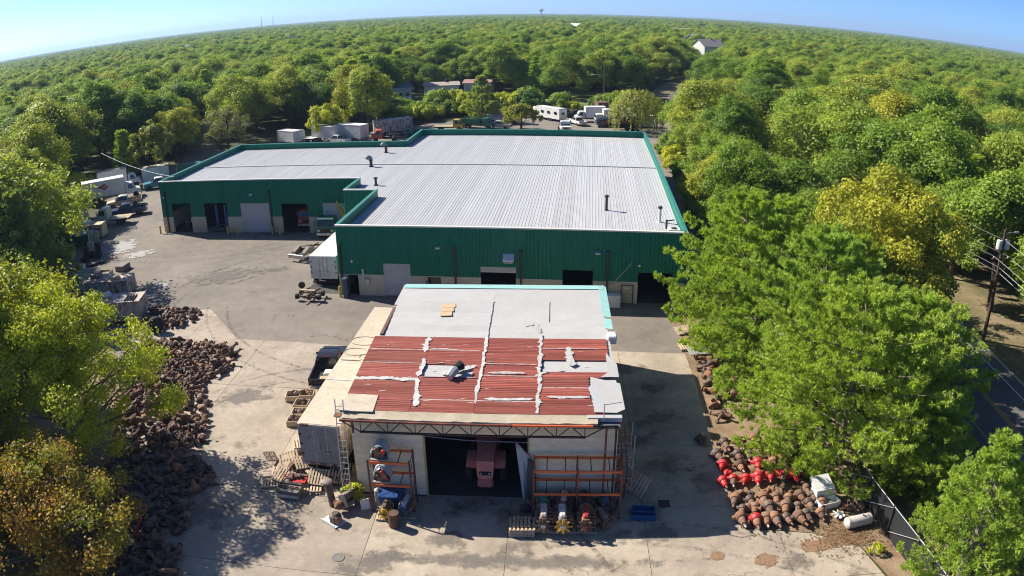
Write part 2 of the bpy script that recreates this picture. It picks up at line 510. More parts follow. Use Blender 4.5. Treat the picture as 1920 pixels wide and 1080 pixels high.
ribbon('yellow_line', .02, .14, -.026, M_yline, rd)
ribbon('edge_line', 3.35, 3.48, -.026, M_wline, rd)
ribbon('edge_line', -2.9, -2.78, -.026, M_yline, rd)
kb = struct(ribbon('kerb', 4.6, 4.82, .09, M_kerb, skirt=.15))
struct(sheet('lawn', [(28, 150), (42, 150), (46, 200), (30, 192), (14, 186), (14, 180)], -.035, M_grass))
struct(sheet('garden_lawn', [(-34, 196), (30, 200), (36, 235), (-50, 240)], -.05, M_grass))

# ---------------------------------------------------------------- big green building
M_green = plain('green_ribbed_steel', (.004, .165, .105), .5, .0, scale=1.2, spec=.25, stretch=(1, 1, .25), var=.05)
M_greenlt = plain('green_coping', (.035, .21, .165), .5, var=.04)
M_coping = plain('white_coping', (.62, .62, .56), .5, var=.04)
M_base = mat('painted_block', (.50, .475, .385), (.40, .375, .30), .85, scale=.9, bump=.01)
M_roofm = mat('galvalume_roof', (.425, .43, .43), (.37, .375, .375), .55, .0, grain=.1, scale=.35, var=.06, stretch=(1, .12, 1), rust=.04, rustc=(.33, .30, .26))
M_shut = plain('grey_shutter', (.50, .52, .55), .5, var=.03)
M_dark = plain('dark_brown_pipe', (.045, .035, .03), .5)
M_black = plain('black_rubber', (.02, .02, .02), .8)
M_steel = mat('bare_steel', (.33, .33, .33), (.2, .2, .2), .45, .6)
M_galv = mat('galvanised', (.5, .51, .52), (.38, .39, .4), .4, .5)
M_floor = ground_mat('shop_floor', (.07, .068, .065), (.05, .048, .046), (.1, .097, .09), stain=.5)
M_white = mat('white_paint', (.72, .71, .68), (.6, .59, .55), .5, scale=1.5)
M_glass = plain('dark_glass', (.015, .02, .025), .08, spec=.8, var=0)
M_lamp = plain('lamp_lens', (.55, .58, .62), .25)
M_yel = mat('safety_yellow', (.62, .42, .06), (.5, .33, .06), .6, rust=.15)
M_wood = mat('weathered_pallet_wood', (.60, .46, .31), (.46, .35, .23), .85, scale=2, stretch=(1, 6, 1))
M_wood2 = mat('grey_wood', (.38, .32, .26), (.28, .24, .20), .9, scale=2, stretch=(1, 6, 1))

WH = thing('industrial_building', 'large green ribbed steel industrial building with pale grey metal roof and beige base', 'building', (-15.887, 63.684, 0), R(-6.05))
ZP, ZB = 6.7, 2.05
OUT = [(0, 0), (31.17, 0), (31.17, 54.4), (-4.05, 54.4), (-4.05, 43.67), (-30.85, 43.67), (-30.85, 19.16), (-3.63, 19.16), (-3.63, 13.56), (0, 13.56)]
OPEN = {0: [(.83, 1.85, 0, 2.0), (4.29, 6.8, 0, 3.14), (8.43, 9.55, .9, 1.92), (13.2, 16.33, 0, 3.07), (20.44, 23.1, 0, 2.98), (25.6, 26.7, 0, 1.72), (27.07, 30.1, 0, 2.93)],
        6: [(1.55, 4.35, 0, 3.82), (6.42, 9.65, 0, 3.78), (11.6, 15.5, 0, 3.72), (17.15, 20.6, 0, 3.66), (22.5, 26.6, 0, 3.7)]}
_panel_cache = {}
def wall_panel(w, h):
    key = (round(w, 3), round(h, 3))
    if key not in _panel_cache:
        nr = max(1, round(w / .315)); p = w / nr
        pts = [(0, .05)]
        for k in range(nr):
            x = k * p
            pts += [(x + .001, 0), (x + p * .42, 0), (x + p * .52, -.042), (x + p * .80, -.042), (x + p * .90, 0)]
        pts += [(w - .001, 0), (w, .05)]
        b = MB(); b.prism(pts, 0, h)
        me = b.mesh('wall_panel'); me.materials.append(M_green)
        _panel_cache[key] = me
    return _panel_cache[key]
for si, p in enumerate(OUT):
    q = OUT[(si + 1) % len(OUT)]
    d = Vector((q[0] - p[0], q[1] - p[1], 0)); L = d.length; ang = math.atan2(d.y, d.x)
    ops = OPEN.get(si, [])
    edges = sorted(set([0, L] + [e for o in ops for e in o[:2]]))
    def P(a, off=0, z=0):
        return Vector((p[0], p[1], z)) + d.normalized() * a + Vector((d.y, -d.x, 0)).normalized() * off
    for a0, a1 in zip(edges, edges[1:]):
        op = next((o for o in ops if o[0] <= (a0 + a1) / 2 <= o[1]), None)
        zt = max(ZB, op[3]) if op else ZB
        n = max(1, round((a1 - a0) / .95)); w = (a1 - a0) / n
        for k in range(n):
            o = obj('wall_panel', wall_panel(w - .006, ZP - .12 - zt), M_green, WH, P(a0 + k * w + .003, 0, zt)); o.rotation_euler = (0, 0, ang)
        zb0 = 0 if not op else (None if op[2] == 0 else 0)
        if zb0 is not None:
            for (z0, z1) in ([(0, ZB)] if not op else [(0, op[2])] + ([(op[3], ZB)] if op[3] < ZB else [])):
                if z1 - z0 < .02: continue
                b = MB(); b.box(0, a1 - a0, -.03, .2, z0, z1 - .002)
                o = b.build('base_wall', M_base, WH, loc=P(a0)); o.rotation_euler = (0, 0, ang)
        elif op and op[3] < ZB:
            b = MB(); b.box(0, a1 - a0, -.03, .2, op[3], ZB - .002)
            o = b.build('base_wall', M_base, WH, loc=P(a0)); o.rotation_euler = (0, 0, ang)
    # parapet backing and coping
    ins = .22
    b = MB(); b.box(.05, L - .05, .06, ins, 5.2, ZP - .06)
    o = b.build('parapet', M_green, WH, loc=P(0)); o.rotation_euler = (0, 0, ang)
    b = MB(); b.box(-.06, L + .06, -.08, ins + .04, ZP - .10 - .004 * (si % 2), ZP + .02 - .004 * (si % 2))
    o = b.build('coping', M_coping if si in (0, 6, 8) else M_greenlt, WH, loc=P(0)); o.rotation_euler = (0, 0, ang)

# roof: standing seam panels in two slopes from a low ridge
def roof_span(a):
    if a > 0: return 0, 54.4
    if a > -3.63: return 13.56, (54.4 if a > -4.05 else 43.67)
    return 19.16, (54.4 if a > -4.05 else 43.67)
ZE, ZR_, RIDGE = 5.72, 6.02, 30.0
_rc = {}
def roof_panel(w, b0, b1):
    key = (round(w, 3), round(b0, 2), round(b1, 2))
    if key in _rc: return _rc[key]
    zf = lambda b_: ZR_ - (ZR_ - ZE) * abs(b_ - RIDGE) / 30.0
    h_ = w / 2
    prof = [(0, -.06), (w, -.06), (w, 0)] + [(x_, z_) for o_ in (h_, 0) for x_, z_ in ((o_ + h_ - .03, .003), (o_ + h_ - .045, .022), (o_ + h_ - .075, .022), (o_ + h_ - .09, .003), (o_ + .01, .0))] + [(0, 0)]
    b = MB(); n = len(prof)
    b.add([(x, b0, z + zf(b0)) for x, z in prof] + [(x, b1, z + zf(b1)) for x, z in prof],
          [tuple(range(n)), tuple(range(2 * n - 1, n - 1, -1))] + [((i + 1) % n, i, n + i, n + (i + 1) % n) for i in range(n)])
    me = b.mesh('roof_panel'); me.materials.append(M_roofm); _rc[key] = me
    return me
def roof_strip(a0, a1):
    n = round((a1 - a0) / .62); w = (a1 - a0) / n
    for k in range(n):
        a = a0 + k * w
        f, r_ = roof_span(a + w / 2)
        for (s0, s1) in ((f + .2, RIDGE - .08), (RIDGE + .08, r_ - .2)):
            obj('roof_panel', roof_panel(w - .004, s0, s1), M_roofm, WH, (a, 0, 0))
roof_strip(.2, 30.97); roof_strip(-3.43, .2); roof_strip(-30.65, -3.43)
b = MB(); b.box(-30.6, 30.95, RIDGE - .16, RIDGE + .16, ZR_ + .02, ZR_ + .10); b.build('ridge_cap', M_roofm, WH)
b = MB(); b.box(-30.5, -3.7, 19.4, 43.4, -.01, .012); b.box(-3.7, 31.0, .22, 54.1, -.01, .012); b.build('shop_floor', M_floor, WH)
# roller doors
def roller(a0, a1, z0, z1, bb, name='roller_door'):
    n = max(3, int((z1 - z0) / .11)); prof = []
    for k in range(n):
        z = z0 + (z1 - z0) * k / n; dz = (z1 - z0) / n
        prof += [(bb + .0, z), (bb - .028, z + dz * .25), (bb - .028, z + dz * .75), (bb, z + dz * .98)]
    prof += [(bb, z1), (bb + .05, z1), (bb + .05, z0)]
    b = MB(); b.side(prof, a0, a1)
    d_ = b.build(name, M_shut, WH)
    b = MB(); b.box(a0 - .06, a0 + .02, bb - .06, bb + .1, z0 if z0 > 1 else 0, z1 + .04); b.box(a1 - .02, a1 + .06, bb - .06, bb + .1, z0 if z0 > 1 else 0, z1 + .04)
    b.box(a0 - .06, a1 + .06, bb - .07, bb + .1, z1, z1 + .07)
    b.build('door_frame', M_coping, d_)
    b = MB(); b.box(a0 + .02, a1 - .02, bb - .05, bb + .06, z0 - .01, z0 + .08); b.build('bottom_bar', M_galv, d_)
    return d_
roller(4.3, 6.79, 0.02, 3.12, .1); roller(13.22, 16.31, 2.55, 3.05, .1)
roller(-19.23, -15.37, .02, 3.7, 19.26); roller(-8.33, -4.3, .02, 3.68, 19.26)
# person door
b = MB(); b.box(25.64, 26.66, .0, .06, .02, 1.70)
dd = b.build('door', plain('tan_door', (.5, .42, .29), .6, rust=.1), WH)
b = MB(); b.box(25.58, 25.66, -.06, .1, 0, 1.76); b.box(26.64, 26.72, -.06, .1, 0, 1.76); b.box(25.58, 26.72, -.06, .1, 1.70, 1.78); b.build('door_frame', M_dark, dd)
b = MB(); b.box(25.9, 26.4, -.012, .0, 1.38, 1.5); b.build('door_sign', M_white, dd)
b = MB(); b.cbox((26.52, -.05, .85), (.12, .07, .06)); b.build('handle', M_steel, dd)
# window in the base wall
b = MB(); b.box(8.45, 9.53, .1, .13, .92, 1.9); wd = b.build('window', M_glass, WH)
b = MB(); b.box(8.40, 8.47, -.05, .12, .88, 1.94); b.box(9.51, 9.58, -.05, .12, .88, 1.94); b.box(8.40, 9.58, -.05, .12, 1.9, 1.96); b.box(8.36, 9.62, -.1, .12, .86, .92); b.box(8.97, 9.01, .06, .12, .9, 1.92); b.build('window_frame', M_dark, wd)
b = MB(); b.box(8.25, 8.55, -.35, -.05, .95, 1.6); b.build('window_shutter', plain('slate_panel', (.12, .16, .19), .6), wd)
# downpipes
for a, bb, zt, off in ((.3, 0, 4.75, 0), (10.95, 0, 4.65, 0), (16.78, 0, 4.45, 0), (24.35, 0, 4.6, 0), (-30.05, 19.16, 5.2, .3), (-15.08, 19.16, 5.1, 0)):
    b = MB(); b.box(a - .075, a + .075, bb - .21, bb - .06, .25, zt); b.cbox((a, bb - .15, zt + .1), (.26, .22, .26)); b.box(a - .1, a + .1, bb - .3, bb - .06, .12, .27)
    b.box(a - .11, a + .11, bb - .215, bb - .05, 1.2, 1.26); b.box(a - .11, a + .11, bb - .215, bb - .05, 3.2, 3.26)
    b.build('downpipe', M_dark, WH)
# wall lights
for a, bb, z in ((9.48, 0, 4.81), (23.47, 0, 4.66), (-17.58, 19.16, 4.87)):
    b = MB(); b.side([(bb - .05, z - .12), (bb - .34, z - .1), (bb - .30, z + .06), (bb - .05, z + .14)], a - .22, a + .22)
    wl = b.build('wall_light', M_galv, WH)
    b = MB(); b.box(a - .19, a + .19, bb - .352, bb - .338, z - .1, z + .02); b.build('lens', M_lamp, wl)
for a, z, bb in ((1.36, 3.33, 0), (27.12, 3.6, 0), (-30.3, 4.6, 19.16)):
    b = MB(); b.lathe([(.11, 0), (.11, .08), (.05, .14)], 10, (a, bb - .18, z), 'Y'); b.build('lamp', M_white, WH)
# extract hood
b = MB(); b.side([(-.05, 4.35), (-.05, 3.72), (-.55, 3.72), (-.72, 3.80), (-.72, 3.95)], 15.25, 16.2); hd = b.build('extract_hood', plain('pale_hood', (.55, .62, .68), .4), WH)
b = MB(); b.box(15.35, 16.1, -.66, -.1, 3.66, 3.72); b.build('louvre', M_galv, hd)
# meter cabinet with conduit
b = MB(); b.cbox((2.78, -.18, 1.45), (.42, .28, .5), ch=.04); mt = b.build('meter_cabinet', M_galv, WH)
b = MB(); b.tube([(2.36, -.12, 2.5), (2.36, -.12, 1.75), (2.44, -.14, 1.5), (2.6, -.16, 1.45)], .07, 8); b.tube([(2.36, -.05, 2.5), (2.36, -.12, 2.56), (2.36, -.26, 2.54)], .075, 8); b.build('conduit', M_white, mt)
# leaning conduit beside the door
b = MB(); b.tube([(24.45, -.12, 1.75), (24.95, -.12, 1.95), (26.45, -.12, 3.8)], .035, 6); b.build('cable_conduit', M_galv, WH)
# roof vents
def roof_vent(a, bb, kind):
    z = ZR_ - (ZR_ - ZE) * abs(bb - RIDGE) / 30
    t = MB()
    if kind == 'cowl':
        t.lathe([(.3, 0), (.3, .12), (.2, .14), (.2, .8), (.26, .82), (.26, .95)], 12, (a, bb, z)); v = t.build('roof_vent', M_dark, WH, True)
        t = MB(); t.tube([(a, bb, z + .9), (a, bb, z + 1.1), (a - .2, bb, z + 1.25), (a - .45, bb, z + 1.22), (a - .55, bb, z + 1.05)], [.2, .24, .26, .28, .3], 10); t.build('cowl', plain('blue_grey_cowl', (.12, .18, .22), .5), v, True)
    elif kind == 'stack':
        t.lathe([(.28, 0), (.26, .1), (.14, .12), (.14, .75)], 12, (a, bb, z)); v = t.build('roof_vent', M_dark, WH, True)
        t = MB(); t.lathe([(.14, .72), (.27, .82), (.27, .9), (.05, 1.0)], 12, (a, bb, z)); t.build('cowl', M_dark, v, True)
    else:
        t.lathe([(.2, 0), (.18, .1), (.13, .12), (.13, 1.3)], 12, (a, bb, z)); v = t.build('roof_vent', M_dark if kind == 'dark' else M_white, WH, True)
        t = MB(); t.lathe([(.13, 1.3), (.22, 1.38), (.22, 1.5), (.08, 1.6)], 12, (a, bb, z)); t.build('cowl', M_dark, v, True)
    return v
roof_vent(-4.95, 28.7, 'cowl'); roof_vent(-5.62, 38.5, 'cowl'); roof_vent(-1.5, 18.8, 'stack'); roof_vent(24.34, 9.8, 'dark'); roof_vent(29.3, 6.2, 'white')
for pp_, rr_ in (([(29.75, 4.2, 5.7), (29.75, 4.2, 6.6)], .1), ([(29.75, 4.2, 6.5), (30.5, 4.6, 6.5)], .06), ([(29.9, 3.4, 6.0), (30.6, 3.4, 6.0), (30.6, 3.4, 5.7)], .05), ([(29.8, 2.6, 6.1), (30.7, 2.8, 6.15)], .05)):
    b = MB(); b.tube(pp_, rr_, 8); b.build('roof_pipe', M_dark, WH)
b = MB(); b.cbox((29.1, 1.2, 6.0), (.7, .6, .5), ch=.04); b.build('roof_unit', M_white, WH)
b = MB(); b.cbox((30.2, 1.9, 6.1), (1.1, .8, .75), ch=.05); hv = b.build('air_conditioner', M_white, WH)
b = MB(); b.lathe([(.28, 0), (.28, .05)], 14, (30.2, 1.9, 6.48)); b.build('fan_grille', M_dark, hv)
# bollards along the bays (things of their own)
def wpt(a, bb, z=0): 
    c_, s_ = math.cos(R(-6.05)), math.sin(R(-6.05)); return (-15.887 + a * c_ - bb * s_, 63.684 + a * s_ + bb * c_, z)
def bollard(): 
    t = MB(); t.lathe([(.12, 0), (.12, .95), (.09, 1.03), (.03, 1.06)], 10); return t.mesh('bollard', True)
_bm = bollard(); _bm.materials.append(M_yel)
_bl = ['rusty yellow bollard beside the far left corner of the green building', 'orange bollard left of the first open bay', 'yellow bollard right of the first open bay', 'yellow bollard left of the grey roller door on the long wing', 'yellow bollard right of that roller door on the wing', 'yellow bollard left of the bay with the red truck', 'yellow bollard by the white box trailer at the main front corner']
for k, (a, bb) in enumerate(((-31.2, 18.6), (-30.1, 18.5), (-21.1, 18.5), (-19.7, 18.5), (-14.9, 18.4), (-13.9, 18.45), (.12, -.55))):
    o = obj('bollard', _bm, None, None, wpt(a, bb)); tag(o, _bl[k], 'bollard', 'bollards along the bays')
# ---------------------------------------------------------------- shed with the patched red roof
M_siding = mat('beige_siding', (.80, .69, .49), (.73, .62, .44), .7, scale=.8, var=.06, stretch=(.4, 1, 1))
M_redroof = mat('red_corrugated_sheet', (.46, .135, .09), (.27, .07, .05), .7, scale=1.3, rust=.2, rustc=(.36, .2, .16), var=.2, stretch=(.15, 2.2, 1))
M_memb = mat('white_roof_membrane', (.42, .415, .40), (.37, .365, .35), .75, scale=.5, var=.04, grain=.08)
M_tape = mat('torn_white_tape', (.53, .52, .50), (.34, .33, .31), .8, scale=3.5)
M_aqua = plain('aqua_edge_flashing', (.33, .60, .55), .55)
M_drape = mat('beige_drape', (.42, .36, .26), (.34, .29, .21), .9, scale=1.0)
M_truss = mat('red_oxide_steel', (.30, .075, .04), (.10, .04, .03), .65, .1, scale=1.5, rust=.4, rustc=(.07, .035, .025))
M_trdark = mat('dark_rusty_steel', (.055, .032, .026), (.035, .022, .02), .7, .1, scale=2)
M_orange = mat('orange_rack_paint', (.62, .13, .035), (.5, .1, .03), .5, scale=2)
M_rackup = mat('dark_rack_upright', (.06, .045, .045), (.16, .05, .03), .6, scale=1.5)
M_alu = mat('aluminium', (.55, .56, .57), (.42, .43, .44), .4, .6)
M_beigebox = mat('aged_beige_roof', (.52, .45, .34), (.44, .375, .28), .7, scale=.35, var=.04, rust=.05, rustc=(.3, .17, .09))
M_ply = mat('plywood', (.50, .37, .22), (.40, .29, .17), .8, scale=1.5, stretch=(1, 4, 1))
M_tarp = mat('blue_grey_tarpaulin', (.34, .40, .47), (.46, .48, .48), .6, scale=1.2)
SO, SR = (-8.592, 33.373), R(-2.93)
def spt(a, bb, z=0):
    c_, s_ = math.cos(SR), math.sin(SR); return (SO[0] + a * c_ - bb * s_, SO[1] + a * s_ + bb * c_, z)
SH = thing('repair_shed', 'beige shed with half red corrugated, half white roof in the yard', 'shed', (SO[0], SO[1], 0), SR)
SW, SD = 14.04, 17.3
zr = lambda bb: 5.38 + .022 * bb
D0, D1, DZ = 3.95, 9.33, 4.0
# walls
b = MB(); b.box(-.0, .14, .15, SD - .15, 0, 5.2); b.build('side_wall', M_siding, SH)
b = MB(); b.box(SW - .14, SW, .15, SD - .15, 0, 5.2); b.build('side_wall', M_siding, SH)
b = MB(); b.box(0, SW, SD - .14, SD, 0, 5.4); b.build('rear_wall', M_siding, SH)
def board(a0, a1, z0, h):
    t = MB(); t.side([(0, z0), (-.045, z0), (-.012, z0 + h + .02), (0, z0 + h + .02)], a0, a1); t.build('siding_board', M_siding, SH)
bh = .198
for k in range(26):
    z0 = .14 + k * bh
    jl = rng.uniform(-.004, .004)
    board(.0, D0 - .1 + jl, z0, bh - .008); board(D1 + .1, SW - .02 + jl, z0, bh - .008)
    if z0 > DZ: board(D0 - .1, D1 + .1, z0 + .003, bh - .008)
b = MB(); b.box(.02, D0 - .1, .003, .12, 0, 5.3); b.box(D1 + .1, SW - .02, .003, .12, 0, 5.3); b.box(D0 - .1, D1 + .1, .003, .12, DZ + .02, 5.3);
b.build('wall_backing', M_trdark, SH)
b = MB(); b.box(-.02, D0 - .1, -.06, .1, 0, .13); b.build('sill', M_trdark, SH)
b = MB(); b.box(D1 + .1, SW, -.06, .1, 0, .13); b.build('sill', M_trdark, SH)
for a in (D0 - .1, D1 + .02):
    b = MB(); b.box(a, a + .09, -.07, .14, 0, DZ + .02); b.build('door_post', plain('yellowed_timber', (.52, .40, .19), .8), SH)
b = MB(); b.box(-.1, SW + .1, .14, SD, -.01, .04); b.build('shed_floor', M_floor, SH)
b = MB(); b.tube([(D0, -.05, 4.0), (6.2, -.05, 3.82), (D1 + .1, -.05, 3.76)], .03, 6); b.build('door_track', M_steel, SH)
# roof deck and membrane strips
b = MB(); b.add([(-.5, -.02, zr(0) - .14), (SW + .1, -.02, zr(0) - .14), (SW + .1, SD + .15, zr(SD) - .14), (-.1, SD + .15, zr(SD) - .14), (-.5, -.02, zr(0) - .03), (SW + .1, -.02, zr(0) - .03), (SW + .1, SD + .15, zr(SD) - .03), (-.1, SD + .15, zr(SD) - .03)],
                [(0, 3, 2, 1), (4, 5, 6, 7), (0, 1, 5, 4), (1, 2, 6, 5), (2, 3, 7, 6), (3, 0, 4, 7)])
b.build('roof_deck', M_memb, SH)
bs = 8.75; k = 0
while bs < SD:
    be = min(bs + .95, SD + .12)
    cuts = [-.3 + .02 * (bs - 8), 6.6, SW + .06]
    for a0, a1 in zip(cuts, cuts[1:]):
        t = MB(); nseg = 10; vs, fs = [], []
        for i in range(nseg + 1):
            a = a0 + (a1 - a0) * i / nseg
            for (bb, dz) in ((bs - .04, .012), (be, .028 + rng.uniform(0, .006))):
                vs.append((a, bb, zr(bb) + dz + rng.uniform(-.004, .004)))
        for i in range(nseg): fs.append((2 * i, 2 * i + 2, 2 * i + 3, 2 * i + 1))
        t.add(vs, fs); t.build('membrane_strip', M_memb, SH)
    bs = be
# red corrugated sheets
def sheet_red(a0, a1, b0, b1, sk=0.0):
    per, amp = .185, .034
    n = max(4, int((b1 - b0) / per * 4)); vs, fs = [], []
    tl = rng.uniform(-.008, .012)
    for i in range(n + 1):
        bb = b0 + (b1 - b0) * i / n
        z = zr(bb) + .05 + amp * math.sin(2 * math.pi * bb / per) + tl
        for a in (a0 + sk * (bb - 4), (a0 + a1) / 2, a1 + sk * (bb - 4)):
            vs.append((a, bb, z + rng.uniform(-.003, .003)))
    for i in range(n):
        for j in range(2): fs.append((3 * i + j, 3 * i + j + 1, 3 * i + j + 4, 3 * i + j + 3))
    t = MB(); t.add(vs, fs); t.build('roof_sheet', M_redroof, SH, True)
cols = [(-.46, 3.2), (3.22, 6.55), (6.57, 9.85), (9.87, 13.9)]
rows = {0: [0.0, 1.5, 3.15, 3.6, 5.25, 7.0, 8.72], 1: [0.0, 1.2, 2.6, 3.75, 5.3, 7.0, 8.72], 2: [0.0, 1.2, 2.6, 3.95, 5.35, 6.9, 8.72], 3: [0.0, 1.35, 2.7, 3.9, 4.55, 6.0, 7.4, 8.72]}
for c, (a0, a1) in enumerate(cols):
    rw = rows[c]
    for r0, r1 in zip(rw, rw[1:]):
        if c == 1 and r0 == 3.75:
            sheet_red(a0 + 2.9, a1, r0, r1); continue
        if c == 3 and r0 == 4.55: continue
        if c == 0 and r0 == 3.15: continue
        e0, e1 = a0, a1
        if c == 3 and r0 in (0.0,): e1 = 13.3
        if c == 3 and r0 in (1.35, 2.7): e1 = 12.6
        if c == 0 and r0 == 0.0: e0 = 1.25
        sheet_red(e0, e1, r0 + .01, r1 + .06)
# plywood and white sheets lying on the roof
def flat_piece(name, poly, m, dz=.1, th=.02):
    t = MB(); n = len(poly)
    vs = [(a, bb, zr(bb) + dz) for a, bb in poly] + [(a, bb, zr(bb) + dz + th) for a, bb in poly]
    t.add(vs, [tuple(range(n - 1, -1, -1)), tuple(range(n, 2 * n))] + [(i, (i + 1) % n, n + (i + 1) % n, n + i) for i in range(n)])
    return t.build(name, m, SH)
flat_piece('cover_sheet', [(-.75, -.25), (1.35, -.2), (1.3, 1.5), (-.35, 1.55)], M_beigebox, .09)
flat_piece('cover_sheet', [(12.75, .2), (13.9, .15), (14.35, .5), (14.3, 3.2), (12.7, 3.9)], M_memb, .1)
flat_piece('cover_sheet', [(13.3, 3.9), (14.3, 3.9), (14.3, 5.4), (13.75, 6.8), (13.7, 4.4)], M_memb, .11)
b = MB()
for k in range(3): b.cbox((3.6 + k * .01, 12.25 + k * .72, zr(12.9) + .07), (.78 + .05 * k, .68, .03), rz=.12)
hat = b.build('hatch_board', M_ply, SH); hat['kind'] = 'stuff'
def jag(name, pts, w, m, dz=.115, jagg=.5, seed=0, thick=.0):
    """torn strip along points (a, b) with ragged edges and a crumpled surface"""
    r_ = random.Random(seed); t = MB(); vs, fs = [], []
    P_ = []
    for (p, q) in zip(pts, pts[1:]):
        L = math.hypot(q[0] - p[0], q[1] - p[1]); n = max(2, int(L / .11))
        for i in range(n): P_.append((p[0] + (q[0] - p[0]) * i / n, p[1] + (q[1] - p[1]) * i / n))
    P_.append(pts[-1])
    for i, p in enumerate(P_):
        q = P_[min(i + 1, len(P_) - 1)]; o = P_[max(i - 1, 0)]
        dx, dy = q[0] - o[0], q[1] - o[1]; L = math.hypot(dx, dy) or 1; nx, ny = -dy / L, dx / L
        end = min(1, (i + .6) / 2.5, (len(P_) - i - .4) / 2.5)
        if i % 3 == 0: t0, t1 = r_.uniform(-1, 1.0), r_.uniform(-1, 1.0)
        w0 = w / 2 * (1 + jagg * (.7 * t0 + .35 * r_.uniform(-1, 1))) * end; w1 = w / 2 * (1 + jagg * (.7 * t1 + .35 * r_.uniform(-1, 1))) * end
        if r_.random() < .06: w0 *= 1 + 1.3 * jagg
        if r_.random() < .06: w1 *= 1 + 1.3 * jagg
        for s_ in (-w0, 0, w1):
            a, bb = p[0] + nx * s_, p[1] + ny * s_
            vs.append((a, bb, zr(bb) + dz - .022 + r_.uniform(0, .008) + (.004 if s_ == 0 else 0)))
    for i in range(len(P_) - 1):
        for j in range(2): fs.append((3 * i + j, 3 * i + j + 1, 3 * i + j + 4, 3 * i + j + 3))
    t.add(vs, fs); return t.build(name, m, SH, True)
jag('sealing_tape', [(6.55, 14.6), (6.58, 12), (6.58, 9), (6.6, 5.2), (6.55, 2.0), (6.6, .9)], .1, M_tape, .10, .6, 1)
jag('sealing_tape', [(6.58, 8.8), (6.6, 5.2), (6.55, 2.0)], .17, M_tape, .125, .75, 2)
jag('sealing_tape', [(9.9, 9.4), (9.88, 6.4), (9.86, 4.3), (9.9, 3.4), (9.82, 1.5), (9.84, .05)], .19, M_tape, .12, .8, 3)
jag('sealing_tape', [(3.02, 8.8), (3.0, 7.0), (3.05, 6.7)], .24, M_tape, .12, .9, 4)
jag('sealing_tape', [(3.1, 5.9), (3.2, 4.6), (3.1, 3.7)], .24, M_tape, .12, .9, 5)
jag('sealing_tape', [(3.15, 3.4), (3.3, 2.2), (3.5, .5)], .24, M_tape, .12, .8, 6)
jag('torn_flap', [(-.3, 3.38), (1.2, 3.42), (2.2, 3.35), (3.2, 3.42)], .3, M_tape, .12, .45, 7)
jag('torn_flap', [(3.3, 7.1), (4.2, 7.15), (5.4, 6.95)], .1, M_tape, .12, .4, 8)
jag('torn_flap', [(7.0, 4.3), (8.0, 4.35), (9.1, 4.3)], .22, M_tape, .12, .4, 9)
jag('torn_flap', [(7.0, 1.45), (8.2, 1.4), (9.6, 1.5)], .2, M_tape, .12, .3, 10)
jag('torn_flap', [(10.3, 1.75), (11.2, 1.7), (12.6, 1.75)], .22, M_tape, .12, .25, 11)
jag('torn_flap', [(11.55, 7.6), (11.6, 6.7), (11.75, 5.2)], .42, M_tape, .13, .5, 12)
jag('torn_flap', [(12.75, 3.0), (12.95, 1.5), (13.0, .6)], .5, plain('grey_tape', (.42, .43, .44), .6), .14, .15, 13)
jag('torn_flap', [(8.9, 10.5), (9.5, 11.1), (9.85, 9.6)], .3, M_tape, .08, .8, 14)
jag('torn_flap', [(4.3, 4.2), (5.3, 4.5), (6.3, 5.1)], .4, M_tape, .12, .7, 15)
jag('torn_flap', [(9.6, 3.9), (10.3, 4.6), (11.2, 4.9)], .22, M_tape, .12, .5, 16)
jag('seam_line', [(10.45, 14.6), (10.42, 11.2)], .05, M_trdark, .05, .5, 17)
for q, (x0, x1, bb) in enumerate(((-.4, 3.1, 5.27), (3.3, 9.8, 1.22), (6.7, 9.8, 3.95), (-.4, 6.4, 6.98), (6.7, 9.7, 5.36), (9.95, 13.6, 7.4), (9.95, 12.7, 2.72), (3.3, 6.4, 3.72))):
    jag('sealing_tape', [(x0, bb), ((x0 + x1) / 2, bb + .01), (x1, bb)], .05, M_tape, .115, .5, 20 + q)
r_ = random.Random(4)
for q in range(34):       # paint chips and scraps
    a, bb = r_.uniform(0, 13), r_.uniform(.3, 8.4)
    jag('tape_scrap', [(a, bb), (a + r_.uniform(.15, .45), bb + r_.uniform(-.02, .02))], r_.uniform(.05, .09), M_tape, .11, .4, 60 + q)
# boot-shaped vent flap lying on the white patch
b = MB(); b.tube([(4.9, 3.35, zr(4) + .25), (5.1, 3.8, zr(4) + .4), (5.25, 4.2, zr(4) + .35)], [.22, .26, .2], 8); b.build('vent_flap', plain('grey_plastic', (.4, .42, .45), .5), SH, True)
b = MB(); b.tube([(5.2, 4.15, zr(4) + .42), (5.5, 4.45, zr(4) + .5)], [.22, .3], 8); b.build('vent_mouth', M_black, SH, True)
# aqua flashing at the back and right edge
b = MB(); b.add([(-.05, SD - .55, zr(SD) + .06), (SW + .2, SD - .5, zr(SD) + .06), (SW + .3, SD + .35, zr(SD) + .02), (-.05, SD + .3, zr(SD) + .02), (-.05, SD + .3, zr(SD) - .12), (SW + .3, SD + .35, zr(SD) - .12)], [(0, 1, 2, 3), (3, 2, 5, 4)]); b.build('edge_flashing', M_aqua, SH)
for (b0, b1, w_) in ((12.1, 17.4, .42), (10.3, 11.8, .4)):
    b = MB(); b.add([(SW - .12, b0, zr(b0) + .075), (SW + w_, b0, zr(b0) + .03), (SW + w_, b1, zr(b1) + .03), (SW - .12, b1, zr(b1) + .075), (SW + w_, b0, zr(b0) - .1), (SW + w_, b1, zr(b1) - .1)], [(0, 1, 2, 3), (1, 4, 5, 2)]); b.build('edge_flashing', M_aqua, SH)
b = MB(); b.cbox((SW + .25, 9.2, 5.55), (.55, .8, .5), ch=.05); b.build('roof_box', M_white, SH)
b = MB(); b.box(-.18, .02, 9, SD, zr(10) - .1, zr(12) + .06); b.build('edge_trim', mat('rust_trim', (.2, .09, .05), (.12, .06, .04), .8), SH)
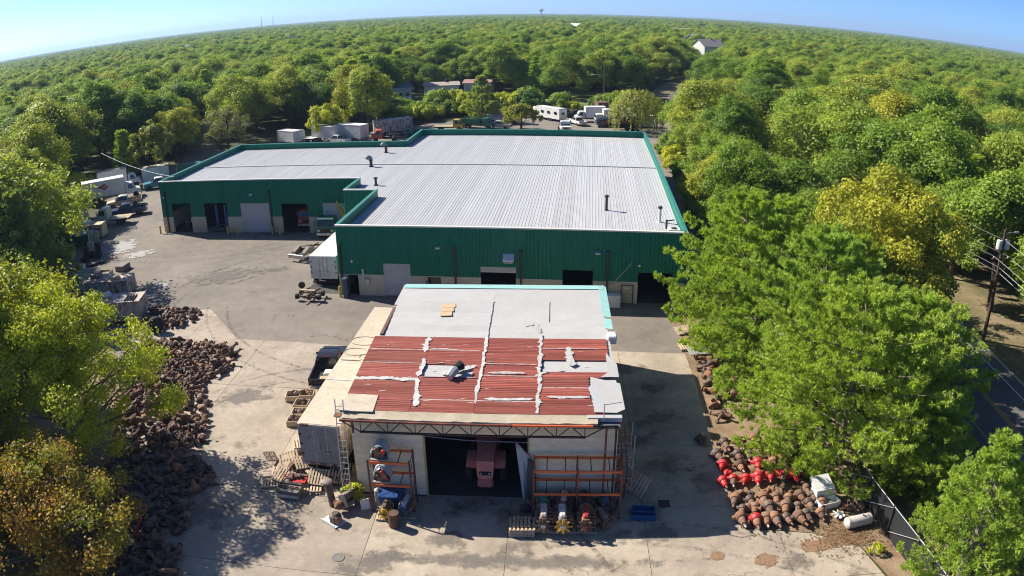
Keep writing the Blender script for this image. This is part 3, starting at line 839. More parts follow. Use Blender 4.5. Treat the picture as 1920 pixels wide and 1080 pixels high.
# drape over the front edge down to the truss
t = MB(); vs, fs = [], []; n = 40; r_ = random.Random(9)
for i in range(n + 1):
    a = -.2 + (12.9 + .2) * i / n
    sg = r_.uniform(-.03, .03)
    vs += [(a, .04, zr(0) + .06), (a, -.3, zr(0) - .02 + sg * .5), (a, -.66, zr(0) - .06 + sg), (a, -.72, 5.12 + r_.uniform(-.03, .03))]
for i in range(n):
    for j in range(3): fs.append((4 * i + j, 4 * i + j + 1, 4 * i + j + 5, 4 * i + j + 4))
t.add(vs, fs); t.build('fabric_drape', M_drape, SH, True)
b = MB(); b.side([(.03, zr(0) + .07), (-.25, zr(0) + .05), (-.25, zr(0) - .2), (.03, zr(0) - .2)], 12.4, 14.15); b.build('fascia_board', M_memb, SH)
b = MB(); b.side([(-.1, zr(0) - .21), (-.62, zr(0) - .26), (-.62, zr(0) - .4), (-.1, zr(0) - .4)], 11.7, 14.05); b.build('fascia_board', plain('slate_board', (.12, .14, .16), .6), SH)
# open web steel joist hung in front of the wall
ZT, ZL, BT = 5.2, 4.55, -.72
b = MB(); b.box(-.35, 8.6, BT - .06, BT + .06, ZT - .05, ZT + .05); b.build('joist_top_chord', M_truss, SH)
b = MB(); b.box(8.6, 12.65, BT - .06, BT + .06, ZT - .045, ZT + .055); b.build('joist_top_chord', M_orange, SH)
b = MB(); b.box(.7, 12.3, BT - .05, BT + .05, ZL - .045, ZL + .045); b.build('joist_bottom_chord', M_trdark, SH)
nodes = [.75 + k * (11.5 / 8) for k in range(9)]
for k, a in enumerate(nodes):
    b = MB(); b.tube([(a, BT, ZL), (a, BT, ZT)], .025, 5); b.build('joist_web', M_trdark, SH)
    if k < 8:
        mid = a + 11.5 / 16
        for e in (a, nodes[k + 1]):
            b = MB(); b.tube([(e + (.06 if e == a else -.06), BT, ZL), (mid, BT, ZT)], .028, 5); b.build('joist_web', M_trdark, SH)
b = MB(); b.tube([(.72, BT, ZL), (-.3, BT, ZT - .02)], .032, 5); b.build('joist_web', M_trdark, SH)
b = MB(); b.tube([(12.28, BT, ZL), (13.3, BT, ZT - .02)], .032, 5); b.build('joist_web', M_trdark, SH)
b = MB(); b.tube([(12.6, BT, ZT), (13.95, BT + .1, ZT - .05)], .06, 6); b.build('joist_end', M_trdark, SH)
for a in (.3, 13.35, 13.85):
    b = MB(); b.box(a - .05, a + .05, BT + .03, BT + .13, (.0 if a > 13 else 4.4), ZT - .06); b.build('joist_post', M_truss if a < 13.6 else M_trdark, SH)
b = MB(); b.tube([(13.2, -.4, zr(0)), (13.2, -.4, zr(0) + .95)], .03, 6); b.tube([(13.2, -.4, zr(0) + .9), (14.1, -.2, zr(0) + .95)], .02, 6); b.build('vent_pipe', M_galv, SH)

# old semi-trailer used for storage along the left side of the shed
def semi_trailer(name, label, loc, rz, L, Wd, Z0, Z1, m_side, m_roof, m_door, detail=True, group=None):
    t = thing(name, label, 'trailer', loc, rz, group)
    b = MB(); w = Wd / 2
    b.box(-w, w, 0, L, Z0, Z1 - .04); b.build('body', m_side, t)
    n = int(L / 4)
    for k in range(n):
        y0 = L * k / n; y1 = L * (k + 1) / n
        b = MB(); b.box(-w - .02, w + .02, y0 + .008, y1 - .008, Z1 - .04, Z1 + .03); b.build('roof_panel', m_roof, t)
    for s_ in (-1, 1):
        b = MB(); b.box(s_ * w / 2 - w / 2 + .04, s_ * w / 2 + w / 2 - .04, -.05, -.002, Z0 + .06, Z1 - .1); d_ = b.build('rear_door', m_door, t)
        b = MB(); b.tube([(s_ * w * .3, -.08, Z0 + .1), (s_ * w * .3, -.08, Z1 - .15)], .025, 6); b.build('lock_rod', M_galv, d_)
        b = MB(); b.cbox((s_ * w * .3, -.1, (Z0 * 1.4 + Z1 * .6) / 2), (.25, .05, .05)); b.build('handle', M_galv, d_)
        for z in (.25, .5, .75):
            b = MB(); b.cbox((s_ * (w - .09), -.07, Z0 + (Z1 - Z0) * z), (.16, .04, .1)); b.build('hinge', M_trdark, d_)
    b = MB(); b.box(-w - .01, -w + .07, -.07, .02, Z0, Z1); b.box(w - .07, w + .01, -.07, .02, Z0, Z1); b.box(-w, w, -.075, .02, Z1 - .12, Z1 + .01); b.box(-w, w, -.08, .02, Z0 - .1, Z0 + .05); b.build('rear_frame', m_side, t)
    for k in range(int(L / .6)):
        for s_ in (-1, 1):
            b = MB(); b.box(s_ * w - .012, s_ * w + .012, .3 + k * .6, .36 + k * .6, Z0 + .05, Z1 - .06); b.build('side_post', m_side, t)
    b = MB(); b.box(-.5, -.38, .1, L - .5, Z0 - .3, Z0 - .002); b.box(.38, .5, .1, L - .5, Z0 - .3, Z0 - .002); b.build('chassis_rail', M_trdark, t)
    b = MB(); b.box(-w + .1, w - .1, -.02, .12, Z0 - .55, Z0 - .42); b.box(-.7, -.6, -.02, .1, Z0 - .45, Z0); b.box(.6, .7, -.02, .1, Z0 - .45, Z0); b.build('bumper', M_trdark, t)
    for y in ((.9, 2.1) if L > 7 else (1.1,)):
        for s_ in (-1, 1):
            whl = MB().lathe([(.32, -.14), (.48, -.13), (.51, -.05), (.51, .05), (.48, .13), (.32, .14)], 16, (s_ * (w - .16), y, .51), 'X').build('wheel', M_black, t, True)
            MB().lathe([(.1, -.15), (.3, -.12), (.32, -.13), (.32, .13), (.3, .12), (.1, .15)], 12, (s_ * (w - .16), y, .51), 'X').build('rim', M_white, whl, True)
    for s_ in (-1, 1):
        b = MB(); b.box(s_ * .7 - .06, s_ * .7 + .06, L * .72, L * .72 + .12, .06, Z0); b.box(s_ * .7 - .15, s_ * .7 + .15, L * .72 - .08, L * .72 + .2, 0, .06); b.build('landing_leg', M_trdark, t)
    return t
M_trside = mat('rust_streaked_white', (.5, .47, .43), (.38, .33, .28), .6, scale=1.2, rust=.42, rustc=(.14, .06, .035), stretch=(1, 1, .4))
M_trdoor = mat('grey_trailer_door', (.30, .30, .31), (.22, .22, .23), .55, scale=1.5, rust=.22, rustc=(.12, .07, .05))
TRL = semi_trailer('storage_trailer', 'long rust-stained beige semi-trailer parked tight against the left side of the shed', (-10.75, 34.55, 0), R(-5.7), 16.9, 2.5, 1.15, 3.72, M_trside, M_beigebox, M_trdoor)
r_ = random.Random(3)
for (x, y, rr) in ((-.35, 10.9, .75), (-.5, 9.2, .6), (.75, 8.5, .6)):
    t = MB(); pts = [(x + rr * math.cos(a) * (1.3), y + rr * math.sin(a) * .9, 3.77) for a in np.linspace(.4, 5.6, 18)]
    t.tube(pts, .022, 5); t.build('cable_loop', M_wood2, TRL)
b = MB(); b.box(-1.1, .2, 7.9, 7.96, 3.75, 3.80); b.build('batten', M_wood2, TRL)
b = MB(); b.box(-1.2, 1.2, 5.2, 5.4, 3.752, 3.775); b.build('seam_tape', M_tape, TRL)
b = MB(); b.box(.6, 1.0, .95, 1.35, 3.752, 3.79); b.build('roof_patch', mat('rust_patch', (.2, .08, .04), (.14, .06, .04), .9), TRL)

# ladder leaning on the front left corner
ld = thing('ladder', 'tall aluminium extension ladder leaning against the front left corner of the shed', 'ladder', spt(-.35, -1.25), SR)
top = Vector((-.12, 1.22, 6.05)); 
for s_ in (-.22, .22):
    b = MB(); b.tube([(s_, 0, 0), (s_ + top.x, top.y, top.z)], .032, 5); b.build('stile', M_alu, ld)
for k in range(1, 19):
    f = k / 19.2
    b = MB(); b.tube([(-.22 + top.x * f, top.y * f, top.z * f), (.22 + top.x * f, top.y * f, top.z * f)], .022, 5); b.build('rung', M_alu, ld)

# pallet racks
def rack(label, a0, a1, b0, b1, levels, H_, mids=(), loc=None, m_up=M_rackup):
    t = thing('pallet_rack', label, 'rack', spt(0, 0), SR)
    ups = [a0] + list(mids) + [a1]
    for a in ups:
        for bb in (b0, b1):
            b = MB(); b.box(a - .045, a + .045, bb - .04, bb + .04, .02, H_); b.box(a - .08, a + .08, bb - .08, bb + .08, .0, .03); b.build('upright', m_up, t)
        for k in range(4):
            z = .25 + k * (H_ - .5) / 4; z2 = z + (H_ - .5) / 4
            b = MB(); b.tube([(a, b0 if k % 2 else b1, z), (a, b1 if k % 2 else b0, z2)], .018, 4); b.build('brace', m_up, t)
        for z in (.25, H_ - .2):
            b = MB(); b.tube([(a, b0, z), (a, b1, z)], .018, 4); b.build('brace', m_up, t)
    for z in levels:
        for bb in (b0 - .05, b1 + .05):
            for x0, x1 in zip(ups, ups[1:]):
                b = MB(); b.box(x0 + .05, x1 - .05, bb - .035, bb + .035, z - .07, z + .06); b.build('beam', M_orange, t)
        for x0, x1 in zip(ups, ups[1:]):
            for f in (.3, .72):
                a = x0 + (x1 - x0) * f
                b = MB(); b.box(a - .025, a + .025, b0, b1, z - .02, z + .02); b.build('cross_bar', M_trdark if f < .5 else M_truss, t)
    return t
rack('orange pallet rack with bagged engines left of the shed doorway', 1.15, 3.35, -1.6, -.5, (1.85, 3.28), 3.42)
rack('wide empty orange pallet rack right of the shed doorway', 9.7, 14.2, -1.6, -.4, (1.62, 3.05), 3.2, (11.95,), m_up=M_truss)
# scaffold tower at the right front corner
sc = thing('scaffold_tower', 'galvanised scaffold frames with bent red posts at the right corner of the shed', 'scaffold', spt(0, 0), SR)
for (a, bb) in ((13.75, .5), (15.0, .5), (13.75, 1.9), (15.0, 1.9)):
    b = MB(); b.tube([(a, bb, 0), (a, bb, 3.2 if a < 14 else 3.9)], .03, 6); b.build('scaffold_post', M_galv, sc)
for bb in (.5, 1.9):
    for z in (.4, 1.1, 1.8, 2.5, 3.1):
        b = MB(); b.tube([(13.75, bb, z), (15.0, bb, z)], .022, 5); b.build('scaffold_rail', M_galv, sc)
    for z in (.4, 1.8):
        b = MB(); b.tube([(13.75, bb, z + 1.3), (15.0, bb, z)], .02, 5); b.build('scaffold_brace', M_galv, sc)
for k, (a, bb) in enumerate(((14.35, -.2), (14.6, .2), (14.2, .9))):
    b = MB(); b.tube([(a, bb, 0), (a + .08, bb, 1.8), (a - .1, bb + .05, 3.6), (a - .32, bb + .1, 5.0)], .045, 6); b.build('red_post', M_truss, sc)

# tarpaulin curtain hanging at the right of the doorway
t = MB(); vs, fs = [], []; r_ = random.Random(2); n, mrow = 12, 16
for j in range(mrow + 1):
    f = j / mrow; z = 3.85 - 3.6 * f
    wdt = .08 + .95 * min(1, f * 2.6) * (1 - .3 * f); x0 = 8.72 + .38 * f
    for i in range(n + 1):
        g = i / n
        vs.append((x0 + wdt * g, -.25 + .09 * math.sin(g * 15 + f * 3) * (.4 + f) + .1 * f * g, z + r_.uniform(-.02, .02)))
for j in range(mrow):
    for i in range(n): fs.append((j * (n + 1) + i, j * (n + 1) + i + 1, (j + 1) * (n + 1) + i + 1, (j + 1) * (n + 1) + i))
t.add(vs, fs); o = t.build('tarpaulin_curtain', M_tarp, None, True); o.location = spt(0, 0); o.rotation_euler = (0, 0, SR)
tag(o, 'blue grey tarpaulin bunched up at the right side of the shed doorway', 'tarpaulin')
o = MB().lathe([(.24, 0), (.3, 0)], 10).build('rolled_hose_bundle', M_black); o.hide_render = False
bpy.data.objects.remove(o)
t = MB()
for k in range(4): t.tube([(9.42 + .06 * k, -.35 - .03 * k, .3), (9.4 + .07 * k, -.4, 2.0), (9.45 + .06 * k, -.35, 2.9 - .1 * k)], .09, 7)
o = t.build('rubber_strip_bundle', plain('dark_rubber_strip', (.06, .065, .07), .7)); o.location = spt(0, 0); o.rotation_euler = (0, 0, SR); tag(o, 'dark rubber strips hanging between the tarpaulin and the wide rack', 'rubber strips')
# ---------------------------------------------------------------- trees
def leaf_mat(name, stops, trans=.42, rough=.55, lo_=(.74, .80, .72), hi_=(1.34, 1.3, 1.1)):
    m = NT(name)
    oi = m.n('ShaderNodeObjectInfo'); at = m.n('ShaderNodeAttribute', attribute_name='tint')
    base = m.ramp(oi.outputs['Random'], stops)
    lo = m.mix(1.0, base, lo_, 'MULTIPLY'); hi = m.mix(1.0, base, hi_, 'MULTIPLY')
    col = m.mix(at.outputs['Fac'], lo, hi)
    m.l(col, m.b.inputs['Base Color'])
    m.b.inputs['Roughness'].default_value = rough
    m.b.inputs['Specular IOR Level'].default_value = .25
    tr = m.n('ShaderNodeBsdfTranslucent'); m.l(m.mix(1.0, col, (1.15, 1.25, .6), 'MULTIPLY'), tr.inputs[0])
    mx = m.n('ShaderNodeMixShader'); mx.inputs[0].default_value = trans
    m.l(m.b.outputs[0], mx.inputs[1]); m.l(tr.outputs[0], mx.inputs[2]); m.l(mx.outputs[0], m.out.inputs[0])
    MATS[name] = m.mat
    return m.mat
L_oak = leaf_mat('oak_leaves', [(0, (0.148, 0.225, 0.037)), (.35, (0.203, 0.290, 0.048)), (.7, (0.279, 0.347, 0.059)), (1, (0.355, 0.368, 0.073))])
L_deep = leaf_mat('dark_leaves', [(0, (0.105, 0.179, 0.037)), (1, (0.185, 0.267, 0.056))])
L_yel = leaf_mat('turning_leaves', [(0, (0.362, 0.349, 0.038)), (.6, (0.289, 0.321, 0.043)), (1, (0.416, 0.321, 0.043))], .32)
L_loc = leaf_mat('locust_leaves', [(0, (0.454, 0.450, 0.037)), (1, (0.411, 0.436, 0.042))], .34)
L_brn = leaf_mat('autumn_leaves', [(0, (.32, .27, .06)), (.5, (.28, .28, .055)), (1, (.34, .25, .06))], .4, lo_=(.62, 1.1, .6), hi_=(1.3, .82, 1.0))
L_pine = leaf_mat('pine_needles', [(0, (0.330, 0.428, 0.067)), (.5, (0.303, 0.409, 0.077)), (1, (0.374, 0.446, 0.067))], .36)
L_pined = leaf_mat('grey_pine_needles', [(0, (0.249, 0.307, 0.097)), (1, (0.312, 0.332, 0.108))], .36)
L_wil = leaf_mat('willow_leaves', [(0, (.27, .28, .06)), (1, (.27, .27, .06))], .4)
L_brush = leaf_mat('brush_leaves', [(0, (0.196, 0.203, 0.075)), (1, (0.226, 0.220, 0.085))], .3)
M_bark = mat('bark', (.10, .075, .055), (.06, .045, .035), .95, scale=2.5, bump=.03, stretch=(1, 1, .25))
M_barkp = mat('pale_bark', (.22, .19, .15), (.14, .12, .09), .95, scale=2.5, bump=.03, stretch=(1, 1, .25))

def leaf_quads(pos, nrm, size, rs, asp=.62):
    """diamond leaves: pos (n,3), nrm (n,3), size (n)"""
    n = len(pos)
    nrm = nrm / (np.linalg.norm(nrm, axis=1, keepdims=True) + 1e-9)
    t = rs.normal(size=(n, 3)); t -= nrm * np.sum(t * nrm, 1, keepdims=True); t /= np.linalg.norm(t, axis=1, keepdims=True) + 1e-9
    w = np.cross(nrm, t); s = size[:, None]
    bend = nrm * s * .12
    v = np.stack([pos + t * s * .5 - bend, pos + w * s * .5 * asp + t * s * .08, pos - t * s * .5 - bend, pos - w * s * .5 * asp + t * s * .08], 1).reshape(-1, 3)
    return v, np.arange(n * 4).reshape(-1, 4)

def crown(seed, Rc, zb, h, ncl, nleaf, leaf, rc=(.2, .34), low=-.45, top=1.0, flat=1.0, spread=.5, fuzz=.2):
    """foliage in clumps on an uneven ellipsoid"""
    rs = np.random.RandomState(seed)
    zc, rz = (zb + h) / 2, (h - zb) / 2
    C, RR = [], []
    ga = 2.39996
    for i in range(ncl):
        f = (i + .5) / ncl
        z = 1 - f * (1 - low) ; z = min(1, z)
        a = i * ga + rs.uniform(-.5, .5)
        rxy = math.sqrt(max(0, 1 - min(1, abs(z)) ** 2))
        k = rs.uniform(.5, .95) * (1 + .26 * math.sin(3 * a + seed) * rs.uniform(.4, 1.2) + .14 * math.sin(5 * a + 2 * seed))
        r_ = rs.uniform(*rc) * Rc
        C.append((rxy * math.cos(a) * Rc * k, rxy * math.sin(a) * Rc * k, zc + z * rz * rs.uniform(.68, .95) * top)); RR.append(r_)
    for i in range(ncl // 4):
        a = rs.uniform(0, 6.28); q = rs.uniform(0, .5)
        C.append((q * Rc * math.cos(a), q * Rc * math.sin(a), zc + rs.uniform(-.2, .7) * rz)); RR.append(rs.uniform(*rc) * Rc * 1.15)
    C, RR = np.array(C), np.array(RR)
    wgt = RR ** 2; ci = rs.choice(len(C), nleaf, p=wgt / wgt.sum())
    d = rs.normal(size=(nleaf, 3)); d /= np.linalg.norm(d, axis=1, keepdims=True)
    outw = C[ci] - np.array([0, 0, zc - rz * .3]); outw /= np.linalg.norm(outw, axis=1, keepdims=True) + 1e-6
    flip = np.sum(d * outw, 1) < -.35; d[flip] = -d[flip]
    rad = RR[ci] * (1 - np.abs(rs.normal(0, .17, nleaf))) * (1 + fuzz * rs.normal(size=nleaf))
    pos = C[ci] + d * rad[:, None] * np.array([1, 1, .82 * flat])
    nrm = d + np.array([0, 0, .35]) + rs.normal(size=(nleaf, 3)) * spread
    size = leaf * rs.uniform(.6, 1.35, nleaf)
    v, q = leaf_quads(pos, nrm, size, rs)
    ct = rs.uniform(0, 1, len(C))
    tint = np.clip(.55 * ct[ci] + .45 * rs.uniform(0, 1, nleaf), 0, 1)
    return v, q, tint, C, RR

def limbs(h, r0, C, n, seed, zb, lean=0.):
    rs = random.Random(seed); t = MB()
    tp = [(0, 0, -.2), (rs.uniform(-.15, .15), rs.uniform(-.15, .15), h * .25), (rs.uniform(-.3, .3) + lean, rs.uniform(-.3, .3), h * .5), (rs.uniform(-.4, .4) + lean, rs.uniform(-.4, .4), h * .82)]
    t.tube(tp, [r0 * 1.25, r0 * .9, r0 * .62, r0 * .15], 8)
    idx = list(range(len(C))); rs.shuffle(idx)
    for i in idx[:n]:
        c = Vector(C[i]); z0 = min(max(zb * .7, c.z - (c.xy.length) * rs.uniform(.5, .9)), h * .7); z0 = max(z0, h * .16)
        f = z0 / h; st = Vector((tp[1][0] * f * 2, tp[1][1] * f * 2, z0))
        mid = st.lerp(c, .5) + Vector((rs.uniform(-.4, .4), rs.uniform(-.4, .4), rs.uniform(0, .5)))
        t.tube([st, mid, c], [r0 * .42 * (1 - .5 * f), r0 * .25, r0 * .06], 5)
    return t.mesh('trunk', True)

def pine_np(seed, h, Rc, zb, whorls=15, per=6, ntuft=26, blades=18, blade=.36, bw=.075, shape=1.2, up=.25):
    rs = np.random.RandomState(seed); B, tufts, dirs, ctint = [], [], [], []
    for w in range(whorls):
        f = (w + rs.uniform(-.3, .3)) / whorls; f = min(max(f, 0), .98)
        z = zb + (h - zb) * f
        L0 = Rc * (1 - f ** shape) * (.55 + .45 * min(1, (f + .12) * 4)) + .35
        for k in range(per):
            a = 6.283 * k / per + w * 1.1 + rs.uniform(-.35, .35); L = L0 * rs.uniform(.62, 1.1)
            el = up + .55 * f + rs.uniform(-.12, .15)
            D = np.array([math.cos(a) * math.cos(el * .5), math.sin(a) * math.cos(el * .5), math.sin(el * .5)])
            p0 = np.array([0, 0, z]); droop = np.array([0, 0, -.05 * L])
            B.append((p0, p0 + D * L * .5 + droop, p0 + D * L + np.array([0, 0, .06 * L])))
            nt = max(6, int(ntuft * (.35 + .65 * L / Rc))); bt = rs.uniform(0, 1)
            side = np.array([-math.sin(a), math.cos(a), 0])
            for j in range(nt):
                t = 1 - (rs.uniform(0, 1) ** 1.5) * .72
                sw = rs.normal(0, .16) * L * (1.15 - t) * 1.5 + rs.normal(0, .12)
                p = p0 + D * L * t + droop * math.sin(t * 3.1) + side * sw + np.array([0, 0, rs.uniform(-.12, .3)])
                tufts.append(p); q = D * .75 + side * sw * .5 + np.array([0, 0, .55]) + rs.normal(0, .25, 3); dirs.append(q / np.linalg.norm(q)); ctint.append(bt)
    tufts, dirs, ctint = np.array(tufts), np.array(dirs), np.array(ctint); n = len(tufts)
    ti = np.repeat(np.arange(n), blades); m = n * blades
    d = dirs[ti] * .8 + rs.normal(0, .55, (m, 3)); d /= np.linalg.norm(d, axis=1, keepdims=True)
    ln = blade * rs.uniform(.6, 1.3, m); p = tufts[ti] + rs.normal(0, .05, (m, 3)) * blade * 2
    u = np.cross(d, rs.normal(size=(m, 3))); u /= np.linalg.norm(u, axis=1, keepdims=True) + 1e-9
    v = np.stack([p - u * bw * .35, p + d * ln[:, None] * .6 - u * bw * .5, p + d * ln[:, None], p + d * ln[:, None] * .55 + u * bw * .5], 1).reshape(-1, 3)
    tint = np.clip(.5 * ctint[ti] + .5 * rs.uniform(0, 1, m), 0, 1)
    return v, np.arange(m * 4).reshape(-1, 4), tint, B

def pine_trunk(h, r0, B, seed):
    t = MB(); t.tube([(0, 0, -.2), (.05, 0, h * .4), (0, .05, h * .97)], [r0, r0 * .7, .03], 8)
    for i, (p, q, r_) in enumerate(B):
        if i % 2 == 0: t.tube([tuple(p), tuple(q), tuple(r_)], [r0 * .22, r0 * .14, .015], 4)
    return t.mesh('trunk', True)

def make_tree(name, label, cat, loc, crown_me, trunk_me, rz=0, s=1., group=None, lm=None, bm=None):
    t = thing(name, label, cat, loc, rz, group, s)
    o = obj('trunk', trunk_me, bm or M_bark, t)
    c = obj('crown', crown_me, None, t)
    if lm is not None:
        if not crown_me.materials: crown_me.materials.append(lm)
        elif crown_me.materials[0] is not lm:
            c.material_slots[0].link = 'OBJECT'; c.material_slots[0].material = lm
    return t

# shared crowns of the woods
PROTO = []
for k, (Rc, zb, h, ncl, rc) in enumerate([(4.6, 1.0, 13.5, 40, (.22, .34)), (5.2, 1.2, 13.0, 38, (.2, .33)), (3.9, .8, 14.5, 28, (.24, .38)), (4.9, .8, 12.0, 34, (.21, .36)), (4.3, 1.4, 15.5, 36, (.2, .34)), (5.6, 1.2, 14.0, 44, (.18, .30))]):
    v, q, ti, Cc, RRc = crown(40 + k, Rc, zb, h, ncl, 19000, .30, (rc[0] * .72, rc[1] * 1.05), fuzz=.27, spread=.65)
    me = np_mesh('oak_crown', v, q, ti); me.materials.append(L_oak)
    tm = limbs(h, .26, Cc, 9, k, zb); tm.materials.append(M_bark)
    PROTO.append((me, tm, Rc, h, 'oak'))
for k, (Rc, h) in enumerate([(3.3, 14.0), (3.9, 12.0)]):
    v, q, ti, Bp = pine_np(70 + k, h, Rc, 1.0, 14, 7, 20, 13, .46, .13)
    me = np_mesh('pine_crown', v, q, ti); me.materials.append(L_pined if k else L_pine)
    tm = pine_trunk(h, .22, Bp, k); tm.materials.append(M_bark)
    PROTO.append((me, tm, Rc, h, 'pine'))

# ---- named trees around the yard
def unique_pine(seed, h, Rc, zb, lm, **kw):
    v, q, ti, Bp = pine_np(seed, h, Rc, zb, **kw)
    me = np_mesh('pine_crown', v, q, ti); me.materials.append(lm)
    tm = pine_trunk(h, .28, Bp, seed); tm.materials.append(M_barkp)
    return me, tm
def unique_oak(seed, h, Rc, zb, lm, ncl=40, nleaf=16000, leaf=.24, nl=14, bark=None, **kw):
    v, q, ti, Cc, RRc = crown(seed, Rc, zb, h, ncl, nleaf, leaf, **kw)
    me = np_mesh('broadleaf_crown', v, q, ti); me.materials.append(lm)
    tm = limbs(h, .24, Cc, nl, seed, zb); tm.materials.append(bark or M_bark)
    return me, tm
NEAR = []
def near(name, label, loc, meshes, rz=0, s=1.):
    NEAR.append((loc[0], loc[1]))
    return make_tree(name, label, 'tree', (loc[0], loc[1], 0), meshes[0], meshes[1], rz, s)
near('pine_tree', 'biggest bright green pine spreading over the rows of axle housings on the right', (19.6, 35.2), unique_pine(1, 11.2, 7.6, .5, L_pine, whorls=17, per=9, ntuft=46, blades=34, blade=.27, bw=.05, shape=2.8))
near('pine_tree', 'bright green pine reaching over the right front corner of the green building', (17.6, 52.0), unique_pine(2, 12.4, 6.5, .6, L_pine, whorls=16, per=8, ntuft=42, blades=30, blade=.29, bw=.058, shape=2.6))
near('pine_tree', 'bright pine between the big pine and the building corner pine', (20.8, 43.8), unique_pine(3, 12.0, 6.6, .6, L_pine, whorls=15, per=8, ntuft=42, blades=30, blade=.29, bw=.055, shape=2.6))
near('pine_tree', 'yellow-green pine cut by the bottom right corner of the picture', (21.6, 22.9), unique_pine(4, 9.0, 3.6, .6, L_pine, whorls=16, per=7, ntuft=34, blades=26, blade=.2, bw=.045, shape=1.6))
near('pine_tree', 'pine at the right picture edge beside the road', (26.4, 23.4), unique_pine(5, 8.4, 3.0, .6, L_pine, whorls=15, per=6, ntuft=26, blades=16, blade=.27, bw=.065, shape=1.3))
for (x_, y_, s_, r_z, ti_, lab_) in ((25.6, 39.2, .82, 1.2, 0, 'pine filling the gap between the big pine and the road'), (24.6, 47.6, .85, 2.4, 1, 'pine behind the big pine towards the maple'), (17.2, 46.6, .62, 4.0, 2, 'low pine at the edge of the yard behind the big pine'), (23.4, 31.4, .5, .6, 1, 'low pine between the black fence and the road'), (22.6, 56.8, .9, 5.0, 2, 'pine at the right of the building corner pine')):
    src_ = [o for o in bpy.data.objects if o.name.startswith('pine_tree') and o.get('label', '').split()[0] in ('biggest', 'bright')][ti_]
    dup(src_, (x_, y_, 0), r_z, lab_, None, s_); NEAR.append((x_, y_))
near('maple_tree', 'yellow turning maple beside the road behind the big pine', (29.8, 51.5), unique_oak(11, 14.3, 7.0, 2.0, L_yel, 60, 30000, .27, rc=(.13, .22)))
near('maple_tree', 'second yellowish maple left of the utility pole', (30.2, 46.0), unique_oak(12, 8.6, 3.6, 1.2, L_yel, 36, 15000, .25, rc=(.16, .26)))
near('locust_tree', 'yellow-green locust hanging over the axle heap at the left edge', (-27.2, 34.8), unique_oak(13, 11.8, 6.9, .6, L_loc, 120, 46000, .19, 60, M_barkp, fuzz=.3, rc=(.075, .14), low=-.85, spread=.8))
near('maple_tree', 'orange-brown autumn tree in the bottom left corner', (-23.4, 24.4), unique_oak(14, 7.4, 5.7, .2, L_brn, 100, 30000, .18, 40, M_barkp, rc=(.09, .17), fuzz=.3, low=-.8, spread=.8))
near('pine_tree', 'olive pine at the left edge above the locust', (-47.4, 59.0), unique_pine(6, 12.4, 6.0, 1.5, L_pined, whorls=15, per=7, ntuft=28, blades=15, blade=.44, bw=.11, shape=1.4))
near('pine_tree', 'olive pine behind the left row of scrapped vehicles', (-59.6, 75.0), unique_pine(7, 13.2, 5.6, 1.5, L_pined, whorls=14, per=7, ntuft=24, blades=14, blade=.46, bw=.12, shape=1.4))
near('maple_tree', 'yellow-green tree beside the white box truck at the left edge', (-64.8, 84.5), unique_oak(15, 13.2, 5.4, 1.6, L_yel, 46, 15000, .34, rc=(.16, .28)))
near('pine_tree', 'small pale pine left of the driveway behind the wing', (-70.1, 122.5), unique_pine(8, 9.0, 3.4, .8, L_pine, whorls=12, per=6, ntuft=16, blades=12, blade=.5, bw=.14))
near('willow_like_tree', 'pale drooping tree left of the wing roof corner', (-62.6, 120.5), unique_oak(16, 10.6, 3.6, .8, L_wil, 34, 9000, .4, rc=(.16, .3)))
near('bare_brush_tree', 'brownish half-bare tree beyond the left wing roof', (-56.4, 141.5), unique_oak(17, 9.2, 5.0, .6, L_brush, 40, 6500, .3, 22, rc=(.14, .26), spread=.9))
near('maple_tree', 'small bright green tree behind the left wing roof', (-38.4, 152.0), unique_oak(18, 7.4, 3.9, .6, L_loc, 30, 8000, .36, rc=(.18, .3)))
near('oak_tree', 'tall green tree left of the white houses', (-30.4, 158.0), unique_oak(19, 14.8, 5.6, .8, L_oak, 54, 14000, .4, rc=(.16, .27)))
near('cedar_tree', 'dense dark evergreen right of the white houses', (-6.6, 172.0), unique_pine(9, 11.0, 4.9, .4, L_pined, whorls=12, per=7, ntuft=18, blades=12, blade=.55, bw=.16))
near('round_bush_tree', 'rounded yellow-green bush in the rear vehicle yard', (2.2, 158.4), unique_oak(20, 5.6, 3.9, .0, L_wil, 30, 8000, .34, rc=(.16, .3), low=-.2, spread=.9))
# weeping willow: hanging strands
def willow_np(seed, h, Rc):
    rs = np.random.RandomState(seed); P_, N_, T_ = [], [], []
    for k in range(300):
        a = rs.uniform(0, 6.28); q = math.sqrt(rs.uniform(.02, 1)); r_ = Rc * q
        z0 = h * (1 - .38 * q ** 2.5) - rs.uniform(0, .8); zl = max(.7, z0 - rs.uniform(1.5, 5.8) * (.35 + q)); ct = rs.uniform(0, 1)
        n = int((z0 - zl) / .16) + 2
        for j in range(n):
            f = j / n
            P_.append((math.cos(a) * (r_ + .35 * f) + rs.normal(0, .14), math.sin(a) * (r_ + .35 * f) + rs.normal(0, .14), z0 + (zl - z0) * f)); N_.append((math.cos(a) + rs.normal(0, .5), math.sin(a) + rs.normal(0, .5), .5)); T_.append(.6 * ct + .4 * rs.uniform())
    P_, N_ = np.array(P_), np.array(N_)
    v, q = leaf_quads(P_, N_, rs.uniform(.28, .55, len(P_)), rs, .55)
    return np_mesh('willow_crown', v, q, np.array(T_))
wm = willow_np(5, 9.4, 6.0); wm.materials.append(L_wil)
wt = limbs(9, .4, [(3 * math.cos(a), 3 * math.sin(a), 7.6) for a in np.linspace(0, 6, 9)], 8, 5, 2)
wt.materials.append(M_bark)
near('willow_tree', 'weeping willow with hanging yellow-green strands behind the green building', (26.8, 156.5), (wm, wt))

